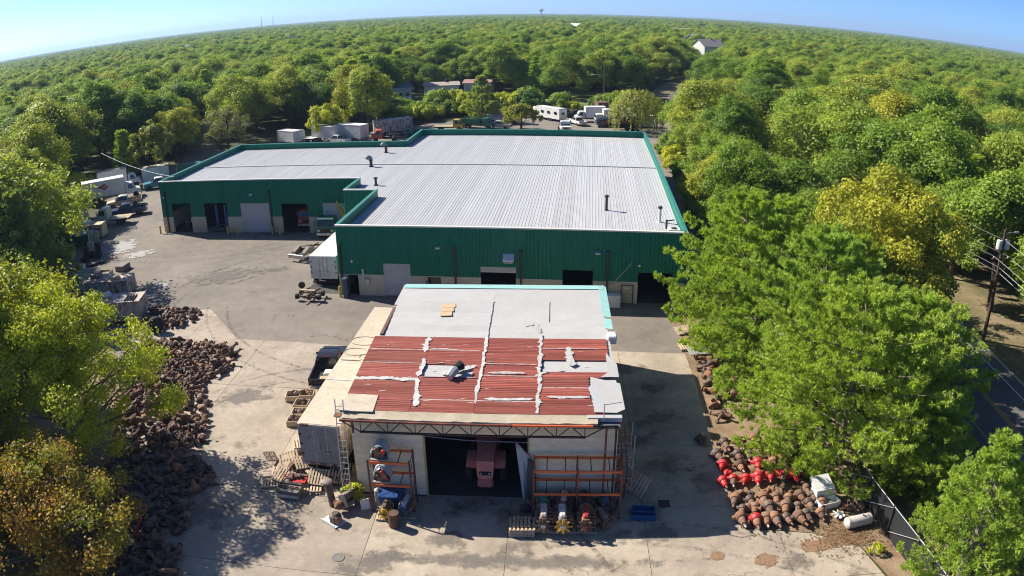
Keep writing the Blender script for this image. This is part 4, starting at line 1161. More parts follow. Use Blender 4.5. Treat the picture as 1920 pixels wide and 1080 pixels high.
# ---- the woods: the nearest trees one by one, the rest as one mass
def inside(x, y, poly):
    c = False; j = len(poly) - 1
    for i in range(len(poly)):
        xi, yi = poly[i]; xj, yj = poly[j]
        if (yi > y) != (yj > y) and x < (xj - xi) * (y - yi) / (yj - yi) + xi: c = not c
        j = i
    return c
CLEAR = [
    [(-82, 127), (-82, 114), (-79, 103), (-70, 95), (-60.5, 84), (-57, 74), (-52.5, 66), (-48, 59), (-43, 52), (-38, 44), (-33, 36), (-30, 27), (-28, 5), (22.5, 5), (23, 40), (21.5, 48), (20, 58), (22.3, 66), (30.5, 128), (36, 146), (52, 148), (58, 186), (44, 190), (-6, 187), (-36, 152), (-44, 148), (-57, 144), (-62, 136), (-66, 128)],
    [(-40, 150), (-36, 152), (-4, 187), (-36, 208), (-40, 190), (-35, 172)],
    [(-62, 132), (-69, 150), (-84, 184), (-97, 208), (-86, 212), (-72, 184), (-58, 152), (-54, 138)],
    [(-34, 184), (-38, 206), (-30, 236), (-8, 236), (-4, 225), (38, 212), (44, 190), (34, 184), (4, 184), (-6, 182)],
]
def free(x, y, pad=0):
    for p in CLEAR:
        if inside(x, y, p): return False
    if y < 52 and 20 < x < 45.5: return False
    if 150 < y < 265 and .165 * y < x < .228 * y: return False
    if 138 < y < 166 and -60 < x < -36: return False
    rx = road_x(y) if y < 330 else 1e9
    if -4.6 < x - rx < (9.2 if y < 62 else 5.8): return False
    if y > 185 and y < 300 and -8 < x - rx < 9: return False
    for (nx, ny) in NEAR:
        if (x - nx) ** 2 + (y - ny) ** 2 < 20: return False
    return True
rs_ = random.Random(11)
pts = []; cell = {}
SP = 6.0
def try_pt(x, y, sp):
    cx, cy_ = int(x // sp), int(y // sp)
    for i in (-1, 0, 1):
        for j in (-1, 0, 1):
            for (px, py) in cell.get((cx + i, cy_ + j), ()):
                if (px - x) ** 2 + (py - y) ** 2 < sp * sp: return False
    cell.setdefault((cx, cy_), []).append((x, y)); return True
for _ in range(70000):
    y = rs_.uniform(18, 330); x = rs_.uniform(-1.15 * y - 16, 1.15 * y + 16)
    if free(x, y) and try_pt(x, y, SP): pts.append((x, y))
pts.sort(key=lambda p: p[0] ** 2 + p[1] ** 2)
NIND = 285
def side_words(x, y):
    d = math.hypot(x, y)
    if x < -25 and y < 150:
        return 'at the left picture edge' if x < -.86 * y else 'left of the scrapped vehicles' if y < 95 else 'behind the white box truck' if x < -60 else 'behind the left end of the wing'
    if x > 15 and y < 150:
        if x < road_x(y): return 'between the green building and the road, near its front' if y < 85 else 'between the green building and the road, near its back'
        return 'beyond the road near the transformer pole' if y < 70 else 'beyond the road right of the green building' if y < 110 else 'beyond the road, farther back'
    return 'behind the wing, left of the white houses' if x < -34 else 'behind the white houses' if x < -4 else 'behind the rear yard' if x < 36 else 'right of the far road bend'
for i, (x, y) in enumerate(pts[:NIND]):
    pr = PROTO[rs_.choice([0, 1, 2, 3, 4, 5, 0, 1, 3, 5, 6, 7] if x > -40 else [0, 1, 2, 3, 4, 5, 6, 7])]
    s = rs_.uniform(.62, 1.2)
    if x > 18 and y < 125 and x < 31: s *= .82
    if math.hypot(x, y) < 75: s *= .92
    lm = None; tone = ''
    if pr[4] == 'oak':
        u = rs_.random()
        if u < .2: lm, tone = L_deep, 'dark green '
        elif u < .34: lm, tone = L_yel, 'yellowing '
        elif u < .37: lm, tone = L_brn, 'brownish '
        else: lm, tone = None, 'mid green '
    else: tone = 'feathery '
    nm = 'oak_tree' if pr[4] == 'oak' else 'pine_tree'
    lab = f"{'tall ' if s > 1.02 else 'low ' if s < .86 else ''}{tone}{'broadleaf tree' if pr[4] == 'oak' else 'pine'} {side_words(x, y)}"
    tt_ = make_tree(nm, lab, 'tree', (x, y, -.05), pr[0], pr[1], rs_.uniform(0, 6.28), (s * rs_.uniform(1.0, 1.42), s * rs_.uniform(1.0, 1.42), s), 'woodland trees ' + side_words(x, y), lm)
    tt_.rotation_euler = (rs_.uniform(-.08, .08), rs_.uniform(-.08, .08), tt_.rotation_euler[2])
far = [(x, y, rs_.uniform(.6, 1.22)) for x, y in pts[NIND:]]
n_near = len(far)
def ring(r0, r1, dens_sp, smin, smax, n):
    for _ in range(n):
        r_ = math.sqrt(rs_.uniform(r0 * r0, r1 * r1)); a = rs_.uniform(-.86, .86)
        x, y = r_ * math.sin(a), r_ * math.cos(a)
        if y > 329 or abs(x) > 1.15 * y + 15 or y < 0:
            far.append((x, y, rs_.uniform(smin, smax)))
ring(330, 800, 7, .65, 1.22, 10500)
ring(800, 2600, 14, 1.3, 1.9, 15000)
ring(2600, 5500, 30, 2.6, 3.6, 11000)
fm = bpy.data.meshes.new('distant_forest')
fm.vertices.add(len(far)); fm.vertices.foreach_set('co', np.array([(x, y, -.05 - (0 if s < 2 else 8)) for x, y, s in far], np.float32).ravel())
at = fm.attributes.new('size', 'FLOAT', 'POINT'); at.data.foreach_set('value', np.array([s * (1.24 if s < 1.25 else .95) for x, y, s in far], np.float32))
at = fm.attributes.new('zsize', 'FLOAT', 'POINT'); at.data.foreach_set('value', np.array([min(s, 1.08) if s < 2 else 1.5 for x, y, s in far], np.float32))
at = fm.attributes.new('turn', 'FLOAT', 'POINT'); at.data.foreach_set('value', np.array([rs_.uniform(0, 6.28) for _ in far], np.float32))
at = fm.attributes.new('kind_no', 'INT', 'POINT'); at.data.foreach_set('value', np.array([rs_.choice([0, 1, 2, 3, 4, 5, 6, 0, 3, 5]) for _ in far], np.int32))
fo = bpy.data.objects.new('distant_forest', fm); COL.objects.link(fo); fo['kind'] = 'stuff'; tag(fo, 'green woods stretching away to the flat horizon', 'forest')
ng = bpy.data.node_groups.new('forest_scatter', 'GeometryNodeTree')
ng.interface.new_socket('Geometry', in_out='INPUT', socket_type='NodeSocketGeometry'); ng.interface.new_socket('Geometry', in_out='OUTPUT', socket_type='NodeSocketGeometry')
gi = ng.nodes.new('NodeGroupInput'); go = ng.nodes.new('NodeGroupOutput'); jn = ng.nodes.new('GeometryNodeJoinGeometry')
def nattr(nm_, ty):
    n = ng.nodes.new('GeometryNodeInputNamedAttribute'); n.data_type = ty; n.inputs[0].default_value = nm_; return n.outputs[0]
siz, zs, trn, kd = nattr('size', 'FLOAT'), nattr('zsize', 'FLOAT'), nattr('turn', 'FLOAT'), nattr('kind_no', 'INT')
cs = ng.nodes.new('ShaderNodeCombineXYZ'); ng.links.new(siz, cs.inputs[0]); ng.links.new(siz, cs.inputs[1]); ng.links.new(zs, cs.inputs[2])
cr = ng.nodes.new('ShaderNodeCombineXYZ'); ng.links.new(trn, cr.inputs[2])
for k in range(7):
    src = next(o for o in bpy.data.objects if o.name.startswith('crown') and o.data is PROTO[k][0])
    oi = ng.nodes.new('GeometryNodeObjectInfo'); oi.inputs[0].default_value = src; oi.transform_space = 'ORIGINAL'
    eq = ng.nodes.new('FunctionNodeCompare'); eq.data_type = 'INT'; eq.operation = 'EQUAL'
    ng.links.new(kd, eq.inputs[2]); eq.inputs[3].default_value = k
    ip = ng.nodes.new('GeometryNodeInstanceOnPoints')
    ng.links.new(gi.outputs[0], ip.inputs['Points']); ng.links.new(eq.outputs[0], ip.inputs['Selection']); ng.links.new(oi.outputs['Geometry'], ip.inputs['Instance'])
    ng.links.new(cr.outputs[0], ip.inputs['Rotation']); ng.links.new(cs.outputs[0], ip.inputs['Scale'])
    ng.links.new(ip.outputs[0], jn.inputs[0])
ng.links.new(jn.outputs[0], go.inputs[0])
fo.modifiers.new('forest', 'NODES').node_group = ng
# far canopy that closes the horizon
M_can = ground_mat('far_canopy', (.07, .095, .03), (.05, .075, .022), (.1, .12, .04), pscale=.02)
t = MB(); vs, fs = [], []; rr_ = random.Random(5); na, nr = 90, 8
for j in range(nr + 1):
    r_ = 4300 + (9800 - 4300) * j / nr
    for i in range(na + 1):
        a = -1.2 + 2.4 * i / na
        vs.append((r_ * math.sin(a), r_ * math.cos(a), (-3 if j == 0 else 12.0 + rr_.uniform(-2.5, 2.5))))
for j in range(nr):
    for i in range(na): fs.append((j * (na + 1) + i, j * (na + 1) + i + 1, (j + 1) * (na + 1) + i + 1, (j + 1) * (na + 1) + i))
t.add(vs, fs); struct(t.build('far_hills', M_can, None, True))
# low shrubs and hedges in front of the houses
HB = []
for k in range(3):
    v, q, ti, Cc, RRc = crown(90 + k, 2.0, -.4, 2.6, 16, 3200, .3, (.26, .42), low=-.2)
    me = np_mesh('shrub', v, q, ti); me.materials.append([L_oak, L_deep, L_loc][k]); HB.append(me)
rs2 = random.Random(8)
spots = []
for k in range(34): spots.append((rs2.uniform(-24, 32), 188 + rs2.uniform(-4, 6) + (0 if k % 2 else 6), rs2.uniform(1.0, 1.9)))
for k in range(20): spots.append((-29 + k * 1.15 + rs2.uniform(-1, 1), 172 + rs2.uniform(-5, 8) + k * .8, rs2.uniform(1.0, 1.9)))
for k in range(14): spots.append((21.5 + .1 * (k * 5) + rs2.uniform(-.5, 1.6), 66 + k * 5 + rs2.uniform(-1, 1), rs2.uniform(.8, 1.4)))
for k in range(12): spots.append((-57.5 - k * 1.5 + rs2.uniform(-3, 0), 62 + k * 5 + rs2.uniform(-2, 2), rs2.uniform(.8, 1.5)))
for k, (x, y, s) in enumerate(spots):
    w = ('below the blue-roofed house' if x < -22 else 'below the white houses' if x < -9 else 'behind the green dump truck' if x < 3 else 'behind the camper' if x < 17 else 'behind the rusty container') if k < 54 else 'along the right wall of the green building' if k < 68 else 'behind the left row of scrapped vehicles'
    kk = rs2.randrange(3)
    o = obj('shrub', HB[kk], None, None, (x, y, 0), rs2.uniform(0, 6)); o.scale = (s, s, s * rs2.uniform(.8, 1.2)); nm_ = ['leafy green', 'dark green', 'yellow-green'][kk]
    tag(o, f"{'big ' if s > 1.45 else 'small ' if s < 1.15 else ''}{nm_} shrub {w}", 'shrub', f'shrubs {w}')
# ---------------------------------------------------------------- objects: materials
M_rust = mat('rusty_iron', (.23, .135, .09), (.12, .075, .055), .85, .05, scale=3, rust=.25, rustc=(.07, .05, .04), var=.35)
M_rust2 = mat('dark_greasy_iron', (.12, .09, .07), (.06, .048, .042), .6, .1, scale=3, rust=.35, rustc=(.22, .11, .07), var=.35)
M_rust3 = mat('orange_rust', (.30, .155, .085), (.19, .10, .06), .9, .05, scale=3, rust=.2, rustc=(.06, .04, .03), var=.3)
M_redp = mat('red_primer', (.55, .03, .035), (.42, .025, .028), .45, scale=2.5, rust=.12, var=.15)
M_crate = mat('grey_cast_iron', (.26, .22, .19), (.17, .145, .125), .75, .15, scale=3, rust=.25)
def paint(n, c, rough=.35, rust=.0, **k): return mat('paint_' + n, c, tuple(x * .8 for x in c), rough, scale=1.5, rust=rust, spec=.5, **k)
P_black = paint('black', (.03, .034, .045), .18); P_white = paint('white', (.7, .7, .68), .4); P_tan = paint('tan', (.45, .36, .22), .6, .1); P_teal = paint('teal', (.02, .23, .30), .4); P_pale = paint('pale_green', (.42, .47, .41), .5, .15)
P_blue = paint('navy', (.03, .05, .12), .3); P_orange = paint('orange', (.55, .10, .03), .4); P_yellow = paint('yellow', (.60, .36, .03), .5, .1); P_dgreen = paint('dark_green', (.02, .13, .09), .45, .08); P_pink = paint('faded_red', (.80, .25, .18), .6, .0)
P_grey = paint('grey', (.35, .36, .37), .5, .1); P_red = paint('red', (.42, .03, .025), .4); P_brown = paint('brown_box', (.16, .08, .05), .7, .3)
M_chrome = mat('dull_chrome', (.55, .55, .55), (.4, .4, .4), .3, .8)
M_tail = plain('tail_lamp_red', (.35, .015, .015), .3)
M_head = plain('head_lamp', (.6, .6, .58), .15)
M_bed = plain('bed_liner', (.03, .03, .032), .8)

def wheel(t, x, y, r_, w, rim=None, parent=None):
    o = MB().lathe([(r_ * .58, -w / 2), (r_ * .93, -w / 2), (r_, -w * .3), (r_, w * .3), (r_ * .93, w / 2), (r_ * .58, w / 2)], 16, (x, y, r_), 'X').build('wheel', M_black, t, True)
    MB().lathe([(r_ * .12, -w * .5), (r_ * .55, -w * .35), (r_ * .6, -w * .48), (r_ * .6, w * .48), (r_ * .55, w * .35), (r_ * .12, w * .5)], 12, (x, y, r_), 'X').build('rim', rim or M_galv, o, True)
    return o

def pickup(label, loc, rz, body, roof=None, bedload=None, group=None, length=5.6, low=False):
    """front towards +y"""
    t = thing('pickup_truck', label, 'pickup', loc, rz, group)
    L = length; w = .97; y0 = -L / 2; zb = .42
    cabf = L / 2 - 1.55; cabr = cabf - 1.9
    # lower body with hood
    b = MB(); b.side([(cabr, zb), (L / 2 - .08, zb), (L / 2, zb + .18), (L / 2 - .02, .98), (L / 2 - .25, 1.06), (cabf + .1, 1.14), (cabr, 1.12)], -w, w, [.03, .06, .06, .08, .08, .03, .03]); b.build('body', body, t, True)
    b = MB(); b.side([(cabr - .02, 1.1), (cabf + .15, 1.12), (cabf - .5, 1.72), (cabf - .75, 1.80), (cabr + .18, 1.79), (cabr + .03, 1.7)], -w + .04, w - .04, [0, 0, .2, .24, .24, .2]); b.build('cab', roof or body, t, True)
    b = MB(); b.add([(-w + .12, cabf + .13, 1.15), (w - .12, cabf + .13, 1.15), (w - .27, cabf - .46, 1.70), (-w + .27, cabf - .46, 1.70)], [(0, 1, 2, 3)])
    for v in range(4): b.v[v] = (b.v[v][0], b.v[v][1] + .03, b.v[v][2] + .02)
    b.build('windshield', M_glass, t)
    b = MB(); b.add([(-w + .18, cabr - .035, 1.18), (w - .18, cabr - .035, 1.18), (w - .3, cabr + .0, 1.66), (-w + .3, cabr + .0, 1.66)], [(0, 1, 2, 3)]); b.build('rear_window', M_glass, t)
    for s_ in (-1, 1):
        b = MB(); b.add([(s_ * (w - .025), cabr + .12, 1.16), (s_ * (w - .025), cabf - .02, 1.16), (s_ * (w - .205), cabf - .55, 1.68), (s_ * (w - .205), cabr + .2, 1.68)], [(0, 1, 2, 3)]); b.build('side_window', M_glass, t)
        b = MB(); b.cbox((s_ * (w + .1), cabf - .15, 1.22), (.2, .1, .18), ch=.03); b.build('mirror', P_black, t)
        b = MB(); b.cbox((s_ * (w - .25), L / 2 - .0, .82), (.38, .06, .2)); b.build('headlight', M_head, t)
        b = MB(); b.cbox((s_ * (w - .08), y0 - .005, .88), (.14, .05, .32)); b.build('tail_light', M_tail, t)
        # bed side
        b = MB(); b.side([(y0, zb + .08), (cabr - .03, zb), (cabr - .03, 1.08), (y0, 1.08)], s_ * w - (.08 if s_ > 0 else 0), s_ * w + (.08 if s_ < 0 else 0)); b.build('bed_side', body, t)
    b = MB(); b.box(-w + .08, w - .08, y0 + .02, cabr - .04, .62, .68); b.build('bed_floor', M_bed, t)
    b = MB(); b.box(-w + .1, w - .1, y0 - .02, y0 + .06, .6, 1.07); b.build('tailgate', body, t)
    b = MB(); b.cbox((0, y0 - .1, .5), (1.7, .16, .2), ch=.03); b.build('rear_bumper', M_chrome if not low else M_trdark, t)
    b = MB(); b.cbox((0, L / 2 + .05, .52), (1.86, .16, .24), ch=.04); b.build('front_bumper', M_chrome, t)
    b = MB(); b.cbox((0, L / 2 + .0, .82), (1.0, .05, .24)); b.build('grille', M_trdark, t)
    b = MB(); b.cbox((0, cabr + .02, 1.76), (.5, .06, .05)); b.build('brake_light', M_tail, t)
    for s_ in (-1, 1):
        for y in (L / 2 - .95, y0 + 1.15): wheel(t, s_ * (w - .1), y, .39, .25)
    b = MB(); b.box(-.5, .5, y0 + .2, L / 2 - .5, .3, .44); b.build('chassis', M_trdark, t)
    return t

def cab_part(t, y0, w, m, z0=.75, z1=2.5, hood=0., roofm=None):
    """cab with its rear at y0; returns front y"""
    cl = 1.55; f = y0 + cl
    if hood:
        b = MB(); b.side([(y0, z0), (f + hood, z0), (f + hood + .05, z0 + .25), (f + hood - .05, z0 + .62), (f, z0 + .82), (y0, z0 + .8)], -w, w, [0, .06, .1, .14, .02, 0]); b.build('cab_lower', m, t, True)
        b = MB(); b.side([(y0, z0 + .78), (f + .05, z0 + .8), (f - .35, z1 - .08), (f - .55, z1), (y0 + .1, z1), (y0, z1 - .1)], -w + .02, w - .02, [0, 0, .12, .16, .16, .12]); b.build('cab', roofm or m, t, True)
        fy = f
    else:
        b = MB(); b.side([(y0, z0), (f + .1, z0), (f + .14, z0 + .75), (f - .1, z1 - .1), (f - .25, z1), (y0 + .08, z1), (y0, z1 - .1)], -w, w, [0, 0, 0, .08, .12, .12, .08]); b.build('cab', m, t, True)
        fy = f + .12
    hz = z0 + .84
    b = MB(); b.add([(-w + .15, fy + .04, hz), (w - .15, fy + .04, hz), (w - .28, fy - (.33 if hood else .17), z1 - .16), (-w + .28, fy - (.33 if hood else .17), z1 - .16)], [(0, 1, 2, 3)]); b.build('windshield', M_glass, t)
    for s_ in (-1, 1):
        b = MB(); b.add([(s_ * (w + .01), y0 + .35, hz), (s_ * (w + .01), fy - .2, hz), (s_ * (w - .10), fy - .5, z1 - .18), (s_ * (w - .10), y0 + .4, z1 - .18)], [(0, 1, 2, 3)]); b.build('side_window', M_glass, t)
        b = MB(); b.cbox((s_ * (w - .25), (f + hood if hood else f + .12) + .02, z0 + .3), (.3, .08, .2)); b.build('headlight', M_head, t)
        b = MB(); b.cbox((s_ * (w + .18), fy - .1, hz + .35), (.1, .08, .45)); b.build('mirror', P_black, t)
    b = MB(); b.cbox((0, (f + hood if hood else f + .12) + .06, z0 - .1), (2 * w, .18, .28), ch=.04); b.build('front_bumper', M_chrome, t)
    b = MB(); b.cbox((0, (f + hood if hood else f + .12) + .015, z0 + .3), (1.0, .06, .4)); b.build('grille', M_trdark, t)
    return f + hood

def truck(label, loc, rz, cabm, kind='box', boxm=None, L=9., hood=1.0, name=None, group=None, roofm=None, logo=False, bh=2.5):
    """lorry with the cab towards +y: box, flatbed, dump, chassis"""
    t = thing(name or {'box': 'box_truck', 'flat': 'flatbed_truck', 'dump': 'dump_truck', 'chassis': 'truck_chassis'}[kind], label, 'truck', loc, rz, group)
    w = 1.2; rear = -L / 2; cab0 = L / 2 - 1.55 - hood
    b = MB(); b.box(-.45, -.33, rear + .1, L / 2 - .3, .62, .85); b.box(.33, .45, rear + .1, L / 2 - .3, .62, .85)
    for k in range(5): b.box(-.4, .4, rear + .5 + k * (L - 1.5) / 4, rear + .62 + k * (L - 1.5) / 4, .65, .82)
    b.build('chassis', M_trdark, t)
    cab_part(t, cab0, 1.08, cabm, hood=hood, z1=2.45)
    bl = cab0 - .15 - rear
    if kind == 'box':
        z0, z1 = .98, .98 + bh
        b = MB(); b.box(-w, w, rear, cab0 - .15, z0, z1); b.build('cargo_box', boxm or P_white, t)
        b = MB(); b.box(-w - .02, w + .02, rear - .02, cab0 - .13, z1, z1 + .05); b.build('box_roof', roofm or M_white, t)
        for s_ in (-1, 1):
            b = MB(); b.box(s_ * w - .03, s_ * w + .03, rear, cab0 - .15, z0 - .02, z0 + .12); b.build('skirt_rail', M_galv, t)
            b = MB(); b.box(s_ * w / 2 - w / 2 + .06, s_ * w / 2 + w / 2 - .06, rear - .05, rear - .02, z0 + .06, z1 - .08); b.build('rear_door', boxm or P_white, t)
        if logo:
            yc = (rear + cab0) / 2 + .1; zc = (z0 + z1) / 2 + .3
            b = MB(); b.add([(w + .012, yc - 1.0, zc), (w + .012, yc, zc - .55), (w + .012, yc + .75, zc), (w + .012, yc, zc + .55)], [(0, 1, 2, 3)]); d_ = b.build('diamond_sign', paint('logo_red', (.36, .03, .05), .5), t)
            b = MB(); b.add([(w + .02, yc - 1.15, zc + .05), (w + .02, yc - .95, zc - .12), (w + .02, yc - .35, zc + .1), (w + .02, yc - .5, zc + .28)], [(0, 1, 2, 3)]); b.build('sign_tail', P_blue, d_)
            for k in range(3):
                b = MB(); b.box(w + .018, w + .026, yc - .32 + k * .05, yc + .42 - k * .05, zc + .14 - k * .17, zc + .2 - k * .17); b.build('sign_line', P_white, d_)
    elif kind in ('flat', 'dump'):
        n = 6
        for k in range(n):
            x0 = -w + 2 * w * k / n
            b = MB(); b.box(x0 + .01, x0 + 2 * w / n - .01, rear, cab0 - .2, .95, 1.02); b.build('deck_plank', boxm or M_wood2, t)
        if kind == 'dump':
            for s_ in (-1, 1):
                b = MB(); b.box(s_ * w - .05, s_ * w + .05, rear, cab0 - .2, 1.0, 1.75); b.build('side_board', cabm, t)
                for k in range(6):
                    y = rear + .1 + k * (bl - .3) / 5
                    b = MB(); b.box(s_ * w - .09, s_ * w + .09, y, y + .12, .95, 2.15); b.build('stake', cabm, t)
                for z in (1.9, 2.1):
                    b = MB(); b.box(s_ * w - .03, s_ * w + .03, rear, cab0 - .2, z, z + .1); b.build('side_rail', cabm, t)
            b = MB(); b.box(-w, w, cab0 - .3, cab0 - .2, 1.0, 2.3); b.build('head_board', cabm, t)
            b = MB(); b.box(-w, w, rear - .05, rear + .03, 1.0, 1.75); b.build('tailgate', cabm, t)
    else:
        b = MB(); b.lathe([(.3, 0), (.3, 1.1)], 12, (.72, cab0 - 1.4, .62), 'Y'); b.build('fuel_tank', M_galv, t, True)
        b = MB(); b.tube([(.5, cab0 - .15, .9), (.5, cab0 - .15, 2.9)], .07, 8); b.build('exhaust_stack', M_chrome, t)
    for s_ in (-1, 1):
        wheel(t, s_ * .98, L / 2 - .75 - (hood * .15), .48, .28, M_white); wheel(t, s_ * .92, rear + 1.5, .48, .5, M_white)
        if L > 8.5: wheel(t, s_ * .92, rear + 2.65, .48, .5, M_white)
        b = MB(); b.cbox((s_ * .7, rear - .03, .78), (.22, .06, .14)); b.build('tail_light', M_tail, t)
    return t

def cargo_body(label, loc, rz, L, W, H, m, roofm, name='cargo_box', cat='container', z0=.25, group=None):
    t = thing(name, label, cat, loc, rz, group); w = W / 2
    b = MB(); b.box(-w, w, -L / 2, L / 2, z0, z0 + H); b.build('body', m, t)
    b = MB(); b.box(-w - .03, w + .03, -L / 2 - .03, L / 2 + .03, z0 + H, z0 + H + .06); b.build('roof', roofm, t)
    for s_ in (-1, 1):
        b = MB(); b.box(s_ * w / 2 - w / 2 + .05, s_ * w / 2 + w / 2 - .05, -L / 2 - .04, -L / 2 - .004, z0 + .08, z0 + H - .08); d_ = b.build('door', m, t)
        b = MB(); b.tube([(s_ * .25, -L / 2 - .07, z0 + .15), (s_ * .25, -L / 2 - .07, z0 + H - .15)], .02, 5); b.build('lock_rod', M_galv, d_)
        for e in (-1, 1):
            b = MB(); b.box(s_ * w - .045, s_ * w + .045, e * L / 2 - .045, e * L / 2 + .045, z0 - .01, z0 + H + .02); b.build('corner_post', M_galv, t)
    for y in (-L / 2 + .4, 0, L / 2 - .4):
        b = MB(); b.box(-w, w, y - .1, y + .1, 0, z0); b.build('bearer', M_wood2, t)
    return t

M_roofrust = mat('rusted_white_roof', (.48, .42, .36), (.36, .29, .23), .8, scale=.6, rust=.35, rustc=(.22, .11, .07))
# ---- pickup by the trailer and its load
pickup('black pickup parked left of the long storage trailer', (-13.35, 47.7, 0), R(1.5), P_black)
o = MB().cbox((0, 0, .2), (.75, .7, .4), ch=.05).build('plastic_tub', M_white, None, False, (-12.95, 46.1, .69)); tag(o, 'white tub in the bed of the black pickup', 'tub')
o = MB().cbox((0, 0, .17), (.9, .6, .34), rz=.1, ch=.04).build('gearbox_part', M_ply, None, False, (-13.0, 45.25, .69)); tag(o, 'tan crate in the bed of the black pickup near the tailgate', 'crate')

# ---- vehicles along the left edge
HD = R(-57)          # +y turned to point right and away
truck('white box truck with a red diamond sign on its side', (-63.6, 105.6, 0), R(-58), P_white, 'box', P_white, 9.6, .9, logo=True, bh=2.6)
pickup('teal pickup with white roof and nose in front of the white box truck', (-58.3, 112.9, 0), R(118), P_teal, P_white)
pickup('old tan pickup parked below the white box truck', (-58.8, 101.0, 0), R(118), P_tan, P_pale)
pickup('dark blue pickup left of the second open bay', (-55.3, 95.6, 0), R(112), P_blue)
truck('pale green short truck with a tan tailboard in the left row', (-55.2, 91.0, 0), R(100), P_pale, 'flat', P_tan, 5.4, .6)
truck('white cab chassis beside the dark pines in the left row', (-59.0, 89.4, 0), R(60), P_white, 'chassis', None, 6.0, .8)
truck('white box truck with rusty roof standing behind the diamond-sign truck', (-66.5, 113.5, 0), R(-60), P_white, 'box', P_white, 7.5, .6, roofm=M_beigebox)
cargo_body('white box body at the wood edge behind the box trucks', (-61.5, 118.0, 0), R(-62), 4.8, 2.4, 2.4, P_white, M_beigebox)
cargo_body('dark green box body at the edge of the woods', (-55.5, 119.5, 0), R(-70), 4.2, 2.3, 2.2, P_dgreen, P_dgreen)
pickup('grey pickup behind the left end of the green wing', (-49.5, 119.5, 0), R(-75), P_grey, P_white)
cargo_body('tan box lying in the left row above the green bin', (-56.0, 86.4, 0), R(20), 2.2, 1.8, 1.4, P_tan, P_tan, 'tool_box', 'box', .05)
cargo_body('green steel bin in the left row', (-54.4, 81.6, 0), R(85), 2.9, 2.1, 1.5, P_dgreen, P_dgreen, 'steel_bin', 'bin', .1)
# white boxes and bodies nearer the camera
cargo_body('tan-roofed box body at the left edge of the asphalt', (-40.9, 64.2, 0), R(97), 5.2, 2.3, 1.4, M_trside, M_roofrust, z0=.3)
bx = cargo_body('white box body with pipes on its roof beside the axle heap', (-36.6, 57.6, 0), R(100), 6.0, 2.4, 1.8, M_trside, M_roofrust, z0=.3)
for k in range(4):
    o = MB().tube([(-34.9 + k * .28, 56.9, 2.23), (-35.1 + k * .28, 58.3, 2.23)], .06, 6).build('steel_pipe', M_black); tag(o, 'black pipe lying across the roof of the white box body', 'pipe', 'pipes on the white box body')
# flat white panels and tubs
for k, (x, y, sx, sy, sz, rz_, m_, lab) in enumerate(((-46.8, 69.3, 2.6, 2.2, .8, .2, M_white, 'white tub with grey parts inside in the left row'), (-45.3, 67.2, 2.3, 1.6, .5, .3, M_white, 'flat white panel stack below the white tub'), (-44.4, 69.2, 1.6, 1.4, .7, .1, M_beigebox, 'cream crate right of the white tub'), (-43.6, 66.6, 1.8, 1.2, .55, .35, M_white, 'low white crate at the end of the left row'))):
    t = thing('white_tub', lab, 'tub', (x, y, 0), rz_)
    b = MB(); b.box(-sx / 2, sx / 2, -sy / 2, sy / 2, 0, .08); b.build('base', m_, t)
    for (x0, x1, y0, y1) in ((-sx / 2, sx / 2, -sy / 2, -sy / 2 + .06), (-sx / 2, sx / 2, sy / 2 - .06, sy / 2), (-sx / 2, -sx / 2 + .06, -sy / 2 + .06, sy / 2 - .06), (sx / 2 - .06, sx / 2, -sy / 2 + .06, sy / 2 - .06)):
        b = MB(); b.box(x0, x1, y0, y1, .08, sz); b.build('side', m_, t)
    b = MB(); b.cbox((.1, .1, sz * .4), (sx * .5, sy * .5, sz * .7), rz=.4, ch=.05); b.build('contents', M_crate, t)

# ---- box trailer and machines at the left corner of the big building
semi_trailer('box_trailer', 'clean white box trailer beside the left front corner of the green building', (-17.95, 66.0, 0), R(-6.05), 9.5, 2.7, .85, 3.0, P_white, M_white, P_white)
truck('green truck with a yellow hoist parked in the corner by the green wing', (-21.2, 84.5, 0), R(176), P_dgreen, 'chassis', None, 6.5, .0)
ho = thing('yellow_hoist', 'yellow steel hoist standing behind the green truck by the parapet', 'hoist', (-19.6, 82.6, 0), R(-6))
for k, pts_ in enumerate(([(0, 0, 0), (0, 0, 2.6), (-.5, 0, 3.4), (-.6, 0, 4.2)], [(.7, 0, 0), (.6, 0, 2.4), (.1, 0, 3.6)])):
    b = MB(); b.tube(pts_, .14, 6); b.build('hoist_arm', P_yellow, ho)
for z in (.8, 1.7, 2.6):
    b = MB(); b.cbox((.3, 0, z), (.9, .3, .3), ch=.05); b.build('hoist_body', P_yellow, ho)
# stripped truck frame
fr = thing('stripped_truck_front', 'stripped grey truck frame with bumper lying left of the white box trailer', 'scrap', (-21.9, 75.6, 0), R(-22))
for s_ in (-.5, .5):
    b = MB(); b.box(s_ - .07, s_ + .07, -2.4, 2.2, .5, .75); b.build('frame_rail', M_crate, fr)
    wheel(fr, s_ * 1.9, .9, .42, .26)
    b = MB(); b.side([(-2.2, .6), (-.6, .7), (-.5, 1.15), (-1.2, 1.3), (-2.1, .95)], s_ * 1.3 - .22, s_ * 1.3 + .22); b.build('fender', M_crate, fr, True)
for k in range(4):
    b = MB(); b.box(-.5, .5, -2.0 + k * 1.2, -1.85 + k * 1.2, .52, .72); b.build('cross_member', M_rust2, fr)
b = MB(); b.cbox((0, -2.5, .6), (2.1, .3, .45), ch=.06); b.build('bumper', M_chrome, fr)
b = MB(); b.cbox((.1, -.6, .9), (.8, 1.2, .7), ch=.1); b.build('engine', M_rust2, fr)
